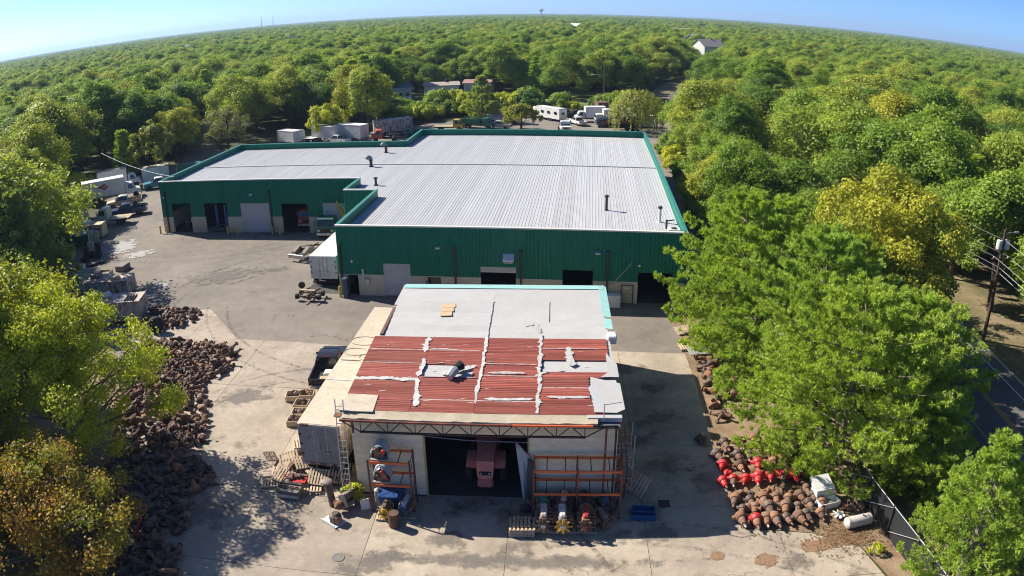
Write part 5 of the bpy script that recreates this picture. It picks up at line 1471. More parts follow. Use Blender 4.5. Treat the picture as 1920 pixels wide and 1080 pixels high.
# axle frame in front of the box trailer
fr = thing('axle_bogie', 'dismantled black bogie with springs and hubs in front of the white box trailer', 'bogie', (-18.6, 62.5, 0), R(-8))
for y in (-.4, .6):
    b = MB(); b.tube([(-1.2, y, .42), (1.2, y, .42)], .09, 8); b.build('axle', M_rust2, fr)
    b = MB(); b.lathe([(.1, -.25), (.3, -.1), (.3, .1), (.1, .25)], 12, (0.1, y, .42), 'Y'); b.build('differential', M_rust, fr, True)
    for s_ in (-1, 1): MB().lathe([(.12, -.12), (.26, -.12), (.26, .12), (.12, .12)], 12, (s_ * 1.1, y, .42), 'X').build('hub', M_black, fr, True)
for s_ in (-.55, .55):
    b = MB(); b.tube([(s_, -1.1, .6), (s_, .1, .8), (s_, 1.3, .6)], .07, 6); b.build('spring', M_trdark, fr)
b = MB(); b.box(-.9, .6, -.1, .15, .82, .92); b.build('plank', M_ply, fr)
MB().lathe([(.15, -.1), (.33, -.1), (.33, .1), (.15, .1)], 12, (-1.25, 1.2, .9), 'Y').build('spare_hub', M_rust2, fr, True)

# ---- things standing at the front of the green building
o = MB().cbox((0, 0, .55), (1.15, .7, 1.1), ch=.04).build('white_cabinet', M_white, None, False, wpt(25.0, -.75), R(-6)); tag(o, 'scuffed white cabinet left of the tan door of the green building', 'cabinet')
o = MB().cbox((0, 0, .95), (.5, .6, 1.9), ch=.05).build('steel_locker', plain('slate_blue', (.06, .10, .15), .5), None, False, wpt(.75, -.6), R(-6)); tag(o, 'dark blue steel locker at the left front corner of the green building', 'locker')
# inside the bays
for k, (a, lab) in enumerate(((-22.9, 'blue two-post lift post left in the second open bay'), (-21.6, 'blue two-post lift post right in the second open bay'))):
    t = thing('vehicle_lift', lab, 'lift', wpt(a - .6, 20.6), R(-6))
    b = MB(); b.box(-.16, .16, -.14, .14, .04, 3.2); b.build('column', paint('lift_blue', (.02, .10, .36), .4), t)
    b = MB(); b.box(-.35, .35, -.3, .3, 0, .04); b.build('base_plate', paint('lift_blue', (.02, .10, .36), .4), t)
    b = MB(); b.tube([(0, 0, .5), (.7 if k == 0 else -.7, .5, .5)], .06, 6); b.build('lift_arm', M_steel, t)
truck('red lorry standing inside the fourth bay of the wing', wpt(-11.2, 24.2), R(174), P_red, 'chassis', None, 7.0, 0.0)
t = thing('work_bench', 'tan wooden bench with clutter just inside the first bay of the wing', 'bench', wpt(-27.6, 21.2), R(-6))
b = MB(); b.box(-.9, .9, -.4, .4, .85, .92); b.build('top', M_ply, t)
for x in (-.8, .8):
    for y in (-.3, .3): b = MB(); b.box(x - .05, x + .05, y - .05, y + .05, 0, .85); b.build('leg', M_ply, t)
b = MB(); b.cbox((.2, 0, 1.15), (.7, .5, .45), ch=.06); b.build('bench_machine', M_white, t)

# seats, tyres and cab scrap in the left row
for k, (x, y, rz_) in enumerate(((-50.6, 76.6, .3), (-49.4, 76.2, .1), (-50.3, 74.6, -.2))):
    t = thing('loose_seat_unit', ['left one of the black truck seats in the left row', 'right one of the black truck seats in the left row', 'nearest black truck seat in the left row'][k], 'seat', (x, y, 0), rz_, None, 1.5)
    b = MB(); b.cbox((0, 0, .28), (.6, .6, .3), ch=.07); b.build('cushion', M_black, t)
    b = MB(); b.cbox((0, .3, .75), (.56, .2, .85), rx=-.2, ch=.06); b.build('backrest', M_bed if k else P_grey, t)
    b = MB(); b.box(-.25, .25, -.25, .25, 0, .13); b.build('base', M_trdark, t)
for k, (x, y) in enumerate(((-48.4, 73.4), (-47.8, 74.2), (-48.9, 72.8), (-48.0, 72.6), (-51.2, 78.6))):
    o = MB().lathe([(.25, -.12), (.42, -.13), (.47, -.05), (.47, .05), (.42, .13), (.25, .12)], 14, (0, 0, .14)).build('old_truck_tyre', M_black, None, True, (x, y, .02 if k != 3 else .28)); tag(o, 'worn black tyre lying by the truck seats in the left row', 'tyre', 'tyres in the left row')
for k, (x, y, m_, lab) in enumerate(((-57.6, 86.6, P_white, 'white cab shell with open window in the left row'), (-54.2, 85.2, P_tan, 'tan cab shell right of the white cab shell'))):
    t = thing('cab_shell', lab, 'cab shell', (x, y, .1), R(70 + 30 * k)); cab_part(t, -.8, 1.0, m_, z0=.1, z1=1.75)

for k, (x, y, z, sx, sy, sz, m_) in enumerate(((-42.4, 64.4, 1.78, 1.2, .8, .35, M_crate), (-39.9, 64.0, 1.78, .9, 1.1, .25, P_tan), (-38.4, 57.2, 2.18, 1.1, .9, .3, M_rust2), (-37.4, 58.0, 2.18, .8, .6, .4, M_white), (-44.9, 65.2, .02, 2.0, 1.2, .5, M_wood2), (-43.4, 71.8, .02, 1.6, 1.2, .6, M_crate), (-48.6, 70.6, .02, 1.8, 1.0, .9, P_white))):
    o = MB().cbox((0, 0, sz / 2), (sx, sy, sz), rz=.3 * k, ch=.06).build('scrap_case', m_, None, False, (x, y, z)); tag(o, ['grey case on the rusty-roofed body at the left edge', 'tan slab on the same far body roof', 'dark case on the nearer body roof', 'white case on the nearer body roof', 'grey wooden case on the ground beside the far body', 'grey case behind the white tub', 'white case left of the white tub'][k], 'case')
# ---------------------------------------------------------------- pallets, engines, axles
def make_pallet():
    t = thing('pallet', 'wooden pallet', 'pallet')
    for k in range(7):
        x = -.56 + k * 1.12 / 6
        b = MB(); b.box(x - .055, x + .055, -.5, .5, .118, .14); b.build('deck_board', M_wood, t)
    for y in (-.46, 0, .46):
        b = MB(); b.box(-.6, .6, y - .04, y + .04, .022, .118); b.build('stringer', M_wood2, t)
    for x in (-.54, 0, .54):
        b = MB(); b.box(x - .06, x + .06, -.5, .5, .0, .021); b.build('bottom_board', M_wood2, t)
    return t
PAL = make_pallet()
_first = [True]
def pallet(label, loc, rz=0, rot=None, group=None, s=1.08):
    if _first[0]:
        _first[0] = False; o = PAL
        o.location = loc; o.rotation_euler = rot if rot else (0, 0, rz); o['label'] = label; o.scale = (s, s, s)
        if group: o['group'] = group
        return o
    return dup(PAL, loc, rz, label, group, s, rot)

def engine(label, loc, rz, mb, mc, mf, s=1., fan=True, group=None, z=.15):
    """engine block: front (fan) towards -y"""
    t = thing('engine', label, 'engine', (loc[0], loc[1], z), rz, group, s)
    b = MB(); b.side([(-.5, .12), (.5, .12), (.52, .55), (-.5, .55)], -.24, .24, [.05, .05, 0, 0]); b.build('block', mb, t)
    b = MB(); b.side([(-.42, .02), (.42, .02), (.46, .12), (-.46, .12)], -.18, .18, [.03, .03, 0, 0]); b.build('oil_pan', M_rust2, t)
    b = MB(); b.cbox((0, 0, .66), (.34, .94, .2), ch=.03); b.build('cylinder_head', mb, t)
    b = MB(); b.cbox((0, .02, .82), (.26, .84, .14), ch=.05); b.build('valve_cover', mc, t)
    for k in range(4):
        b = MB(); b.tube([(.18, -.33 + k * .22, .66), (.34, -.33 + k * .22, .62), (.36, -.3 + k * .2, .5)], .045, 6); b.build('manifold_runner', M_rust3, t)
    b = MB(); b.tube([(.37, -.4, .5), (.37, .4, .5)], .06, 6); b.build('manifold', M_rust3, t)
    b = MB(); b.cbox((-.3, .1, .45), (.14, .5, .22), ch=.03); b.build('fuel_pump', M_crate, t)
    b = MB(); b.lathe([(.05, 0), (.3, .02), (.32, .2), (.25, .26)], 14, (0, .5, .4), 'Y'); b.build('bell_housing', M_crate, t, True)
    b = MB(); b.lathe([(.03, 0), (.11, .01), (.11, .08), (.03, .09)], 12, (0, -.6, .34), 'Y'); b.build('pulley', M_rust2, t)
    b = MB(); b.lathe([(.03, 0), (.08, .01), (.08, .08), (.03, .09)], 12, (.18, -.58, .6), 'Y'); b.build('pulley', M_trdark, t)
    if fan:
        b = MB(); b.lathe([(.02, -.06), (.1, -.05), (.1, .04), (.02, .05)], 12, (0, -.66, .52), 'Y'); fh = b.build('fan_hub', mc, t)
        for k in range(8):
            a = k * math.pi / 4
            b = MB(); b.cbox((.23 * math.cos(a), -.66, .52 + .23 * math.sin(a)), (.26, .02, .11), ry=-a, rx=.5); b.build('fan_blade', mf, fh)
    return t

# ---- axles and differentials
def ax_carrier():      # differential carrier: round case, flange, pinion nose with yoke
    b = MB(); b.lathe([(.05, -.30), (.2, -.26), (.3, -.1), (.33, 0), (.33, .04), (.24, .08), (.17, .28), (.13, .42), (.16, .44), (.16, .5), (.07, .54), (.05, .62)], 12, (0, 0, .3), 'Y')
    for s_ in (-1, 1): b.cbox((s_ * .2, -.22, .3), (.13, .2, .3), ch=.03)
    return b.mesh('differential', True)
def ax_banjo():        # axle housing with round middle and two arms
    b = MB(); b.lathe([(.08, -.2), (.27, -.15), (.32, 0), (.27, .16), (.1, .22)], 12, (0, 0, .3), 'Y')
    b.tube([(-.95, 0, .22), (-.6, .02, .27), (-.2, 0, .3)], [.1, .12, .17], 8); b.tube([(.95, 0, .22), (.6, .02, .27), (.2, 0, .3)], [.1, .12, .17], 8)
    for s_ in (-1, 1): b.lathe([(.1, -.03), (.2, -.03), (.2, .03), (.1, .03)], 10, (s_ * .93, 0, .22), 'X')
    return b.mesh('axle_housing', True)
def ax_drum():         # brake drum
    b = MB(); b.lathe([(.12, .0), (.3, 0), (.33, .03), (.33, .26), (.3, .28), (.28, .26), (.26, .1), (.1, .08), (.1, .2), (.06, .2)], 14); return b.mesh('brake_drum', True)
def ax_arch():         # bent hanger / spring seat
    b = MB(); b.tube([(-.45, 0, .05), (-.35, 0, .28), (-.1, .03, .42), (.15, .03, .42), (.38, 0, .26), (.48, 0, .05)], [.09, .11, .13, .13, .11, .09], 8)
    b.lathe([(.06, -.1), (.16, -.1), (.16, .1), (.06, .1)], 10, (-.45, 0, .14), 'Y'); return b.mesh('spring_hanger', True)
def ax_shaft():        # half shaft with hub
    b = MB(); b.tube([(0, 0, .14), (0, 1.05, .2)], .035, 6); b.lathe([(.05, -.08), (.2, -.06), (.22, .06), (.08, .12)], 12, (0, 0, .18), 'Y'); return b.mesh('axle_shaft', True)
def ax_case():         # lumpy gear case
    b = MB(); b.cbox((0, 0, .22), (.55, .42, .4), ch=.12); b.lathe([(.08, 0), (.2, .03), (.18, .22), (.1, .26)], 10, (.0, .18, .25), 'Y'); b.lathe([(.05, 0), (.13, .02), (.1, .2)], 9, (.24, 0, .25), 'X'); return b.mesh('gear_case', True)
AX = [(f(), n_, c_) for f, n_, c_ in ((ax_carrier, 'differential', 'differential'), (ax_banjo, 'axle_housing', 'axle housing'), (ax_drum, 'brake_drum', 'brake drum'), (ax_arch, 'spring_hanger', 'spring hanger'), (ax_shaft, 'axle_shaft', 'axle shaft'), (ax_case, 'gear_case', 'gear case'))]
for me, n_, c_ in AX: me.materials.append(M_rust)
def junk(k, x, y, z, rot, m, label, group, s=1.):
    o = bpy.data.objects.new(AX[k][1], AX[k][0]); COL.objects.link(o)
    o.location = (x, y, z); o.rotation_euler = rot; o.scale = (s, s, s)
    if m is not M_rust: o.material_slots[0].link = 'OBJECT'; o.material_slots[0].material = m
    return tag(o, label, AX[k][2], group)
def at_s(a, bb, z=0): return spt(a, bb, z)
E_yel, E_blue, E_white, E_red, E_grn = P_yellow, paint('engine_blue', (.05, .13, .25), .5, .15), paint('engine_white', (.55, .53, .48), .6, .3), paint('engine_red', (.36, .03, .03), .5, .2), paint('engine_green', (.12, .30, .20), .5, .2)
# right group in front of the wide rack
pallet('pallet under the white engine nearest the stack of boards', at_s(10.25, -2.45, .03), SR, s=.95)
engine('rusty engine with white top on the first pallet right of the board stack', at_s(10.25, -2.45), SR, M_rust, E_white, M_rust2, 1.25)
pallet('pallet under the engine with the yellow fan', at_s(11.2, -2.5, .03), SR + .05, s=.95)
engine('engine with a yellow fan between two rusty engines', at_s(11.2, -2.5), SR + .05, M_crate, E_white, E_yel, 1.28)
pallet('pallet under the rusty engine with red cover', at_s(12.4, -2.5, .03), SR - .03, s=.95)
engine('rusty engine with a red cover at the right of the group', at_s(12.4, -2.5), SR - .03, M_rust3, E_red, M_rust2, 1.25)
engine('green engine under the wide rack beside the tarpaulin', at_s(10.25, -1.0), SR + .3, E_grn, E_grn, M_rust2, 1.0)
engine('dark red engine under the wide rack behind the yellow fan', at_s(11.3, -1.0), SR - .1, E_red, E_white, M_rust2, 1.1)
engine('black engine under the right half of the wide rack', at_s(12.5, -.9), SR + .2, M_rust2, M_rust2, M_rust2, 1.0)
engine('grey engine in the right end of the wide rack', at_s(13.5, -.9), SR, M_crate, E_blue, M_rust2, .9)
for k in range(3): pallet('pallet in the stack left of the engines', at_s(9.15, -2.75, .03 + k * .165), SR + .02 * k, group='pallets stacked left of the engines')
bs = thing('board_stack', 'pale boards laid on the pallet stack left of the engines', 'boards', at_s(9.1, -2.7, .53), SR)
for k in range(5):
    b = MB(); b.box(-.42 + k * .19, -.28 + k * .19, -.35, .45, 0, .06); b.build('board', M_ply, bs)
# left group under the bagged rack
pallet('pallet under the yellow engine in front of the left rack', at_s(1.95, -2.0, .03), SR, s=.85)
engine('yellow engine in front of the left rack', at_s(1.95, -2.0), SR, E_yel, M_rust2, E_yel, .9)
pallet('pallet under the blue engine in front of the left rack', at_s(3.0, -1.7, .03), SR, s=.9)
engine('blue and white engine in front of the left rack', at_s(3.0, -1.7), SR - .2, E_blue, E_white, M_rust2, 1.05, False)
o = MB().lathe([(.28, 0), (.29, .02), (.29, .3), (.3, .32), (.29, .34), (.29, .6), (.3, .62), (.29, .64), (.29, .86), (.3, .88), (.27, .88), (.27, .86)], 18).build('oil_drum', mat('rusty_drum', (.13, .065, .04), (.08, .045, .03), .7, rust=.2), None, True, at_s(2.5, -2.75, .03)); tag(o, 'rusty brown oil drum in front of the left rack', 'drum')
t = thing('blue_bin', 'blue plastic bin under the left rack', 'bin', at_s(2.1, -.95, .03), SR)
b = MB(); b.side([(-.4, 0), (.4, 0), (.46, .8), (-.46, .8)], -.65, .65, [.05, .05, 0, 0]); b.build('body', paint('bin_blue', (.01, .06, .22), .5), t)
b = MB(); b.cbox((0, 0, .84), (1.4, 1.0, .08), ch=.03); b.build('lid', paint('bin_blue', (.01, .06, .22), .5), t)
o = MB().lathe([(.17, 0), (.2, .5), (.18, .95), (.06, 1.05)], 14).build('gas_cylinder', M_galv, None, True, at_s(1.3, -.9, .03)); tag(o, 'grey cylinder at the left foot of the left rack', 'cylinder')
# bagged engines on the rack
M_bag = plain('plastic_film', (.42, .44, .47), .25, spec=.6)
for k, z in enumerate((1.93, 3.36)):
    t = thing('bagged_engine', ('rusty engine in clear plastic on the lower shelf of the left rack', 'rusty engine in clear plastic on the top shelf of the left rack')[k], 'engine', at_s(1.75, -1.05, z), SR)
    b = MB(); b.box(-.45, .45, -.55, .5, -.02, .06); b.build('skid', M_wood2, t)
    b = MB(); b.cbox((0, -.1, .4), (.6, .7, .6), ch=.12); b.build('block', M_rust, t)
    for q in range(7):
        rr = random.Random(k * 10 + q); b = MB(); b.lathe([(.03, 0), (.11, .02), (.12, .12), (.05, .2)], 8, (rr.uniform(-.3, .3), -.55 + rr.uniform(-.08, .1), rr.uniform(.2, .7)), 'Y'); b.build('pulley', (M_rust3, M_rust2, M_redp)[q % 3], t, True)
    n = 12; vs, fs = [], []; rr = random.Random(k)
    for j, (y, sc_) in enumerate(((-.35, .9), (0, 1.0), (.35, .98), (.5, .8), (.55, .2))):
        for i in range(n):
            a = math.pi * i / (n - 1); q = .5 * sc_ * (1 + rr.uniform(-.06, .06)); vs.append((q * math.cos(a), y, .06 + q * 1.75 * math.sin(a) * (.9 if math.sin(a) > .5 else 1)))
    for j in range(4):
        for i in range(n - 1): fs.append((j * n + i, j * n + i + 1, (j + 1) * n + i + 1, (j + 1) * n + i))
    b = MB(); b.add(vs, fs); b.build('plastic_bag', M_bag, t, True)
# boots of the tarpaulin: dark sacks
o = MB().cbox((0, 0, .2), (.55, .5, .4), ch=.14).build('sack', plain('dark_sack', (.07, .065, .07), .9), None, True, at_s(9.25, -1.0, .03), .4); tag(o, 'dark sack on the ground below the tarpaulin', 'sack')
# machine in the doorway
t = thing('loader', 'faded red wheel loader parked inside the shed doorway, hood towards us', 'loader', at_s(7.0, 1.05, .04), SR)
b = MB(); b.side([(-.15, .55), (-.3, .75), (-.28, 1.3), (-.05, 1.75), (1.35, 2.2), (2.0, 2.2), (2.0, .6)], -.52, .52, [.14, .12, .06, .04, 0, 0, 0]); b.build('hood', P_pink, t, True)
b = MB(); b.add([(-.33, -.302, 1.0), (.33, -.302, 1.0), (.33, -.296, 1.25), (-.33, -.296, 1.25)], [(0, 1, 2, 3)])
b.v = [(x, y - .02, z) for x, y, z in b.v]; b.build('grille', M_black, t)
for x in (-.24, .24): b = MB(); b.lathe([(.05, 0), (.05, -.03)], 10, (x, -.33, 1.13), 'Y'); b.build('headlight', M_head, t)
b = MB(); b.cbox((0, -.16, .42), (.9, .4, .4), ch=.12); b.build('counterweight', P_pink, t, True)
for s_ in (-1, 1):
    b = MB(); b.side([(.3, 1.05), (.15, 1.3), (.5, 1.55), (1.3, 1.6), (1.5, 1.45)], s_ * .78 - .3, s_ * .78 + .3); b.build('fender', P_pink, t, True)
    for y in (.75, 3.4):
        wo = MB().lathe([(.3, -.2), (.58, -.2), (.66, -.12), (.66, .12), (.58, .2), (.3, .2)], 18, (s_ * .95, y, .66), 'X').build('wheel', M_black, t, True)
        MB().lathe([(.08, -.2), (.3, -.16), (.34, -.2), (.34, .2), (.3, .16), (.08, .2)], 12, (s_ * .95, y, .66), 'X').build('rim', P_pink, wo, True)
    for y in (2.05, 3.3):
        b = MB(); b.box(s_ * .6 - .06, s_ * .6 + .06, y - .06, y + .06, 1.2, 3.0); b.build('cab_post', P_orange, t)
b = MB(); b.cbox((0, 2.7, 3.06), (1.4, 1.5, .12), ch=.04); b.build('cab_roof', P_orange, t)
b = MB(); b.box(-.55, .55, 2.0, 3.5, .6, 1.5); b.build('cab_base', P_pink, t)
b = MB(); b.cbox((0, 2.9, 1.75), (.5, .5, .6), ch=.08); b.build('seat', M_black, t)
# pallets and crates right of the shed
pallet('dark weathered pallet tipped against the scaffold right of the shed', (6.85, 33.5, .42), rot=(R(48), 0, R(-52)), s=1.25)
t = thing('blue_crate', 'blue plastic crate lying in the shade right of the shed', 'crate', (6.85, 31.2, .03), R(-8), s=1.15)
for (x0, x1, y0, y1, z0, z1) in ((-.55, .55, -.4, .4, 0, .04), (-.55, .55, -.4, -.36, .04, .26), (-.55, .55, .36, .4, .04, .26), (-.55, -.51, -.36, .36, .04, .26), (.51, .55, -.36, .36, .04, .26), (-.51, .51, -.03, .03, .04, .2)):
    b = MB(); b.box(x0, x1, y0, y1, z0, z1); b.build('wall' if z1 > .05 else 'base', paint('crate_blue', (.015, .09, .22), .5), t)
o = MB().box(-.3, .3, -.3, .3, 0, .02).build('drain_grate', M_trdark, None, False, (8.15, 32.1, .034), R(-3)); tag(o, 'square black drain grate in the shaded concrete', 'drain')
o = MB().lathe([(.32, 0), (.32, .012), (.27, .014), (.26, .008), (.04, .009)], 24).build('manhole_cover', plain('iron_cover', (.18, .165, .15), .7), None, False, (-8.75, 27.8, .034)); tag(o, 'round manhole cover in the concrete at the bottom', 'manhole')

# ---- heap left of the shed front
for k, (x, y, z, rt, lab) in enumerate((
    (-13.3, 35.9, .35, (R(28), R(-10), .3), 'pallet propped up at the back of the left heap'), (-12.2, 35.3, .55, (R(18), R(14), .55), 'pale pallet tilted on top of the left heap'), (-13.5, 34.8, .12, (0, R(4), .1), 'pallet lying flat at the left of the heap'),
    (-11.0, 34.0, .5, (R(35), 0, -.15), 'pallet leaning towards the camera in the middle of the heap'), (-9.9, 34.3, .45, (R(30), 0, -.1), 'pallet leaning beside the ladder'), (-11.9, 34.0, .2, (R(8), R(12), .7), 'broken pallet in the middle of the heap'), (-14.6, 36.2, .3, (R(30), R(25), .9), 'small pallet sticking out at the far left of the heap'),
    (-11.4, 33.5, .08, (0, 0, .12), 'grey pallet under the engine scrap'))): pallet(lab, (x, y, z + .03), rot=rt, s=.98 if k != 6 else .7)
def bare_block(label, loc, rz, s=1., z=.03, m=None, rot=None):
    t = thing('engine_block', label, 'engine block', (loc[0], loc[1], z), rz, None, s)
    if rot: t.rotation_euler = rot
    b = MB(); b.side([(-.34, 0), (.34, 0), (.4, .5), (-.4, .5)], -.62, .62, [.02, .02, 0, 0]); b.build('block', m or M_crate, t)
    for k in range(4):
        b = MB(); b.lathe([(.11, .5), (.13, .53), (.1, .535), (.09, .505)], 12, (-.44 + k * .29, -.06, 0)); b.build('cylinder_liner', M_trdark, t)
    b = MB(); b.box(-.6, .6, .2, .38, .5, .58); b.build('valley_cover', M_rust2, t)
    b = MB(); b.box(-.62, .62, -.43, -.395, .1, .3); b.build('side_rail', M_alu, t)
    return t
bare_block('bare grey engine block with open cylinders left of the heap', (-12.5, 32.9), R(-8), 1.1)
bare_block('red-trimmed engine block behind the bare grey block', (-12.3, 33.9), R(-5), .95, m=M_redp)
bare_block('grey housing standing on end in front of the ladder', (-9.1, 32.2), R(60), .95, .55, m=M_crate, rot=(R(70), R(10), R(65)))
t = thing('gearbox', 'upright dark gearbox with a round housing left of the grey housing', 'gearbox', (-9.85, 32.1, .03), R(10))
b = MB(); b.tube([(0, 0, 0), (-.1, .25, .7), (-.2, .5, 1.25)], [.22, .2, .26], 10); b.build('case', M_rust2, t, True)
b = MB(); b.lathe([(.1, 0), (.3, .03), (.32, .12), (.2, .2)], 14, (-.22, .5, 1.2)); b.build('bell', M_crate, t, True)
t = thing('scrap_gearbox', 'white tray with rusty gear case at the front of the heap', 'scrap', (-9.55, 30.7, .03), R(-35))
b = MB(); b.box(-.55, .55, -.4, .4, 0, .06); b.box(-.55, .55, -.44, -.4, 0, .22); b.build('tray', M_white, t)
b = MB(); b.cbox((.15, .05, .35), (.6, .6, .55), ch=.14); b.build('case', M_rust2, t, True)
b = MB(); b.lathe([(.08, 0), (.24, .05), (.22, .3), (.1, .4)], 12, (.35, -.2, .3), 'Y'); b.build('rusty_hub', M_rust3, t, True)
v, q, ti, Cc, RRc = crown(123, .6, 0, 1.0, 14, 900, .16, (.3, .5), low=-.2, spread=.9)
me = np_mesh('weed', v, q, ti); me.materials.append(L_loc); o = obj('weed', me, None, None, (-8.75, 32.6, .02)); tag(o, 'green weed growing at the foot of the ladder', 'weed')
v, q, ti, Cc, RRc = crown(124, .4, 0, .5, 10, 400, .13, (.3, .5), low=-.2, spread=.9)
me = np_mesh('weed', v, q, ti); me.materials.append(L_loc); o = obj('weed', me, None, None, (18.6, 26.6, .0)); tag(o, 'small green weed at the edge of the concrete near the black fence', 'weed')
o = MB().cbox((0, 0, .3), (.5, .06, .6), rx=-.3).build('leaning_sheet', M_white, None, False, (-8.0, 31.9, .03), .4); tag(o, 'small pale panel leaning beside the weed', 'panel')
o = MB().cbox((0, 0, .35), (.62, .5, .7), ch=.04).build('white_appliance', M_white, None, False, (-11.05, 36.4, .03), .2); tag(o, 'white appliance under the rear of the storage trailer', 'appliance')
o = MB().lathe([(.2, 0), (.24, .35), (.2, .36), (.17, .05)], 14).build('blue_bucket', paint('bucket_blue', (.01, .16, .40), .4), None, True, (-10.3, 35.1, .03)); tag(o, 'bright blue bucket in the heap by the ladder', 'bucket')
for k, (x, y, z, rt, lab) in enumerate(((-13.9, 33.9, .1, (R(6), 0, .2), 'pallet at the left front of the heap'), (-12.9, 36.6, .12, (0, R(6), .4), 'pallet behind the propped pallet of the heap'), (-10.7, 35.2, .15, (R(12), 0, .9), 'pallet under the trailer end'), (-13.2, 34.2, .35, (R(20), R(10), -.3), 'split pallet lying on two others'))): pallet(lab, (x, y, z), rot=rt, s=.95)
for k in range(5): pallet(f'pallet in the leaning stack at the back of the heap by the trailer', (-12.9 + .04 * k, 37.2, .03 + k * .15), rot=(0, R(3), .15 + .05 * k), s=.95, group='pallets in the leaning stack')
rsx = random.Random(77)
for k in range(26):
    x, y = rsx.uniform(-13.4, -8.8), rsx.uniform(33.2, 35.8)
    if x > -9.6: y = rsx.uniform(31.6, 33.2)
    kk = rsx.choice([0, 2, 5, 5, 3]); m = rsx.choice((M_rust, M_rust2, M_crate, M_rust3)); tn = {'rusty_iron': 'brown', 'dark_greasy_iron': 'dark', 'orange_rust': 'orange', 'grey_cast_iron': 'grey'}[m.name]
    junk(kk, x, y, .05 + rsx.uniform(0, .25), (rsx.uniform(-.5, .5), rsx.uniform(-.5, .5), rsx.uniform(0, 6.28)), m, f'{tn} {AX[kk][2]} among the pallets left of the shed', 'loose parts among the pallets left of the shed', rsx.uniform(.6, .95))
for k in range(18):
    a, bb = rsx.uniform(9.9, 14.0), rsx.uniform(-1.7, -.3); kk = rsx.choice([0, 2, 5, 5]); m = rsx.choice((M_rust, M_rust2, M_crate)); tn = {'rusty_iron': 'brown', 'dark_greasy_iron': 'dark', 'grey_cast_iron': 'grey'}[m.name]
    q_ = spt(a, bb); junk(kk, q_[0], q_[1], .05, (rsx.uniform(-.4, .4), rsx.uniform(-.4, .4), rsx.uniform(0, 6.28)), m, f'{tn} {AX[kk][2]} on the ground under the wide rack', 'loose parts under the wide rack', rsx.uniform(.6, .9))
engine('rusty engine on the ground at the right end of the engine row', at_s(13.3, -2.2), SR + .4, M_rust, M_crate, M_rust2, 1.0, False, z=.03)
# crates of parts beside the pickup
for k, (x, y, rz_) in enumerate(((-15.15, 43.9, .1), (-14.2, 44.1, .12), (-14.25, 42.75, -.05), (-14.1, 41.6, .05), (-14.15, 40.6, 0))):
    lab = ['crate of dark parts farthest left behind the pickup', 'crate of dark parts just behind the pickup tailgate', 'crate of cast parts against the trailer, farthest of three', 'crate of cast parts against the trailer, middle of three', 'crate of cast parts against the trailer, nearest of three'][k]
    t = thing('parts_crate', lab, 'crate', (x, y, .03), rz_)
    b = MB(); b.box(-.5, .5, -.45, .45, .0, .1); b.build('base', M_wood2, t)
    for (x0, x1, y0, y1) in ((-.5, .5, -.45, -.41), (-.5, .5, .41, .45), (-.5, -.46, -.41, .41), (.46, .5, -.41, .41)):
        b = MB(); b.box(x0, x1, y0, y1, .1, .42); b.build('side', M_wood, t)
    rr = random.Random(k)
    for q in range(6):
        b = MB(); b.lathe([(.05, 0), (.13, .03), (.14, .14), (.06, .2)], 9, (rr.uniform(-.32, .32), rr.uniform(-.28, .28), .3 + rr.uniform(0, .12)), rr.choice('XYZ')); b.build('cast_part', rr.choice((M_rust, M_rust2, M_crate)), t, True)

PILE = [[(-33.6, 59.6), (-30.5, 60.2), (-27.7, 59.0), (-28.2, 56.6), (-31.2, 55.2), (-33.4, 56.6)], [(-31.2, 53.6), (-27.0, 52.6), (-23.2, 52.4), (-21.7, 50.6), (-21.6, 47.6), (-22.9, 45.9), (-21.5, 43.5), (-20.4, 40.2), (-19.8, 37.6), (-20.2, 36.0), (-17.9, 35.2), (-17.6, 33.4), (-18.7, 31.8), (-17.6, 29.8), (-17.4, 27.6), (-16.6, 25.2), (-15.9, 22.5), (-22.8, 22.5), (-23.5, 29), (-25.6, 36), (-28.4, 43), (-30.6, 49.5)]]
rs3 = random.Random(21); placed = []
def pile_pt(sp):
    for _ in range(400):
        x, y = rs3.uniform(-34, -15.5), rs3.uniform(22.5, 60.5)
        if not any(inside(x, y, p) for p in PILE): continue
        if all((x - a) ** 2 + (y - b_) ** 2 > sp * sp for a, b_ in placed): return x, y
    return None
ncount = 0; zone = lambda y: 'top' if y > 54.5 else 'upper' if y > 48.5 else 'upmid' if y > 43.5 else 'mid' if y > 38.5 else 'lowmid' if y > 33.5 else 'low' if y > 28.5 else 'end'
zt = {'top': 'in the far separate patch', 'upper': 'near the big tyre', 'upmid': 'in the widest part of the heap', 'mid': 'level with the black pickup', 'lowmid': 'level with the trailer end', 'low': 'by the tree shadow', 'end': 'at the near shaded end'}
while ncount < 292:
    p_ = pile_pt(.66 if ncount < 215 else .0)
    if p_ is None: p_ = pile_pt(.46) or pile_pt(.0)
    x, y = p_
    if ncount < 215 or True: placed.append((x, y))
    k = rs3.choice([0, 0, 0, 1, 2, 3, 3, 5, 5, 4 if y < 32 else 0, 1])
    up = 0 if ncount < 215 else .3
    m = rs3.choice([M_rust, M_rust, M_rust2, M_rust2, M_rust3])
    rot = (rs3.uniform(-.7, .7), rs3.uniform(-.6, .6), rs3.uniform(0, 6.28)) if k != 2 else (rs3.choice([0, R(80), R(50)]), rs3.uniform(-.3, .3), rs3.uniform(0, 6.28))
    tn = {'rusty_iron': 'brown rusty', 'dark_greasy_iron': 'dark greasy', 'orange_rust': 'orange rusty'}[m.name]
    edge_ = 'on the yard side ' if x > -17.2 - .36 * (y - 25) - 1.6 else ''
    lab = f'{tn} {AX[k][2]} {edge_}{zt[zone(y)]}'
    junk(k, x, y, .03 + up + (.12 if k == 2 else 0) + rs3.uniform(0, .08), rot, m, lab, 'truck axle parts ' + zt[zone(y)], rs3.uniform(.68, 1.0))
    ncount += 1
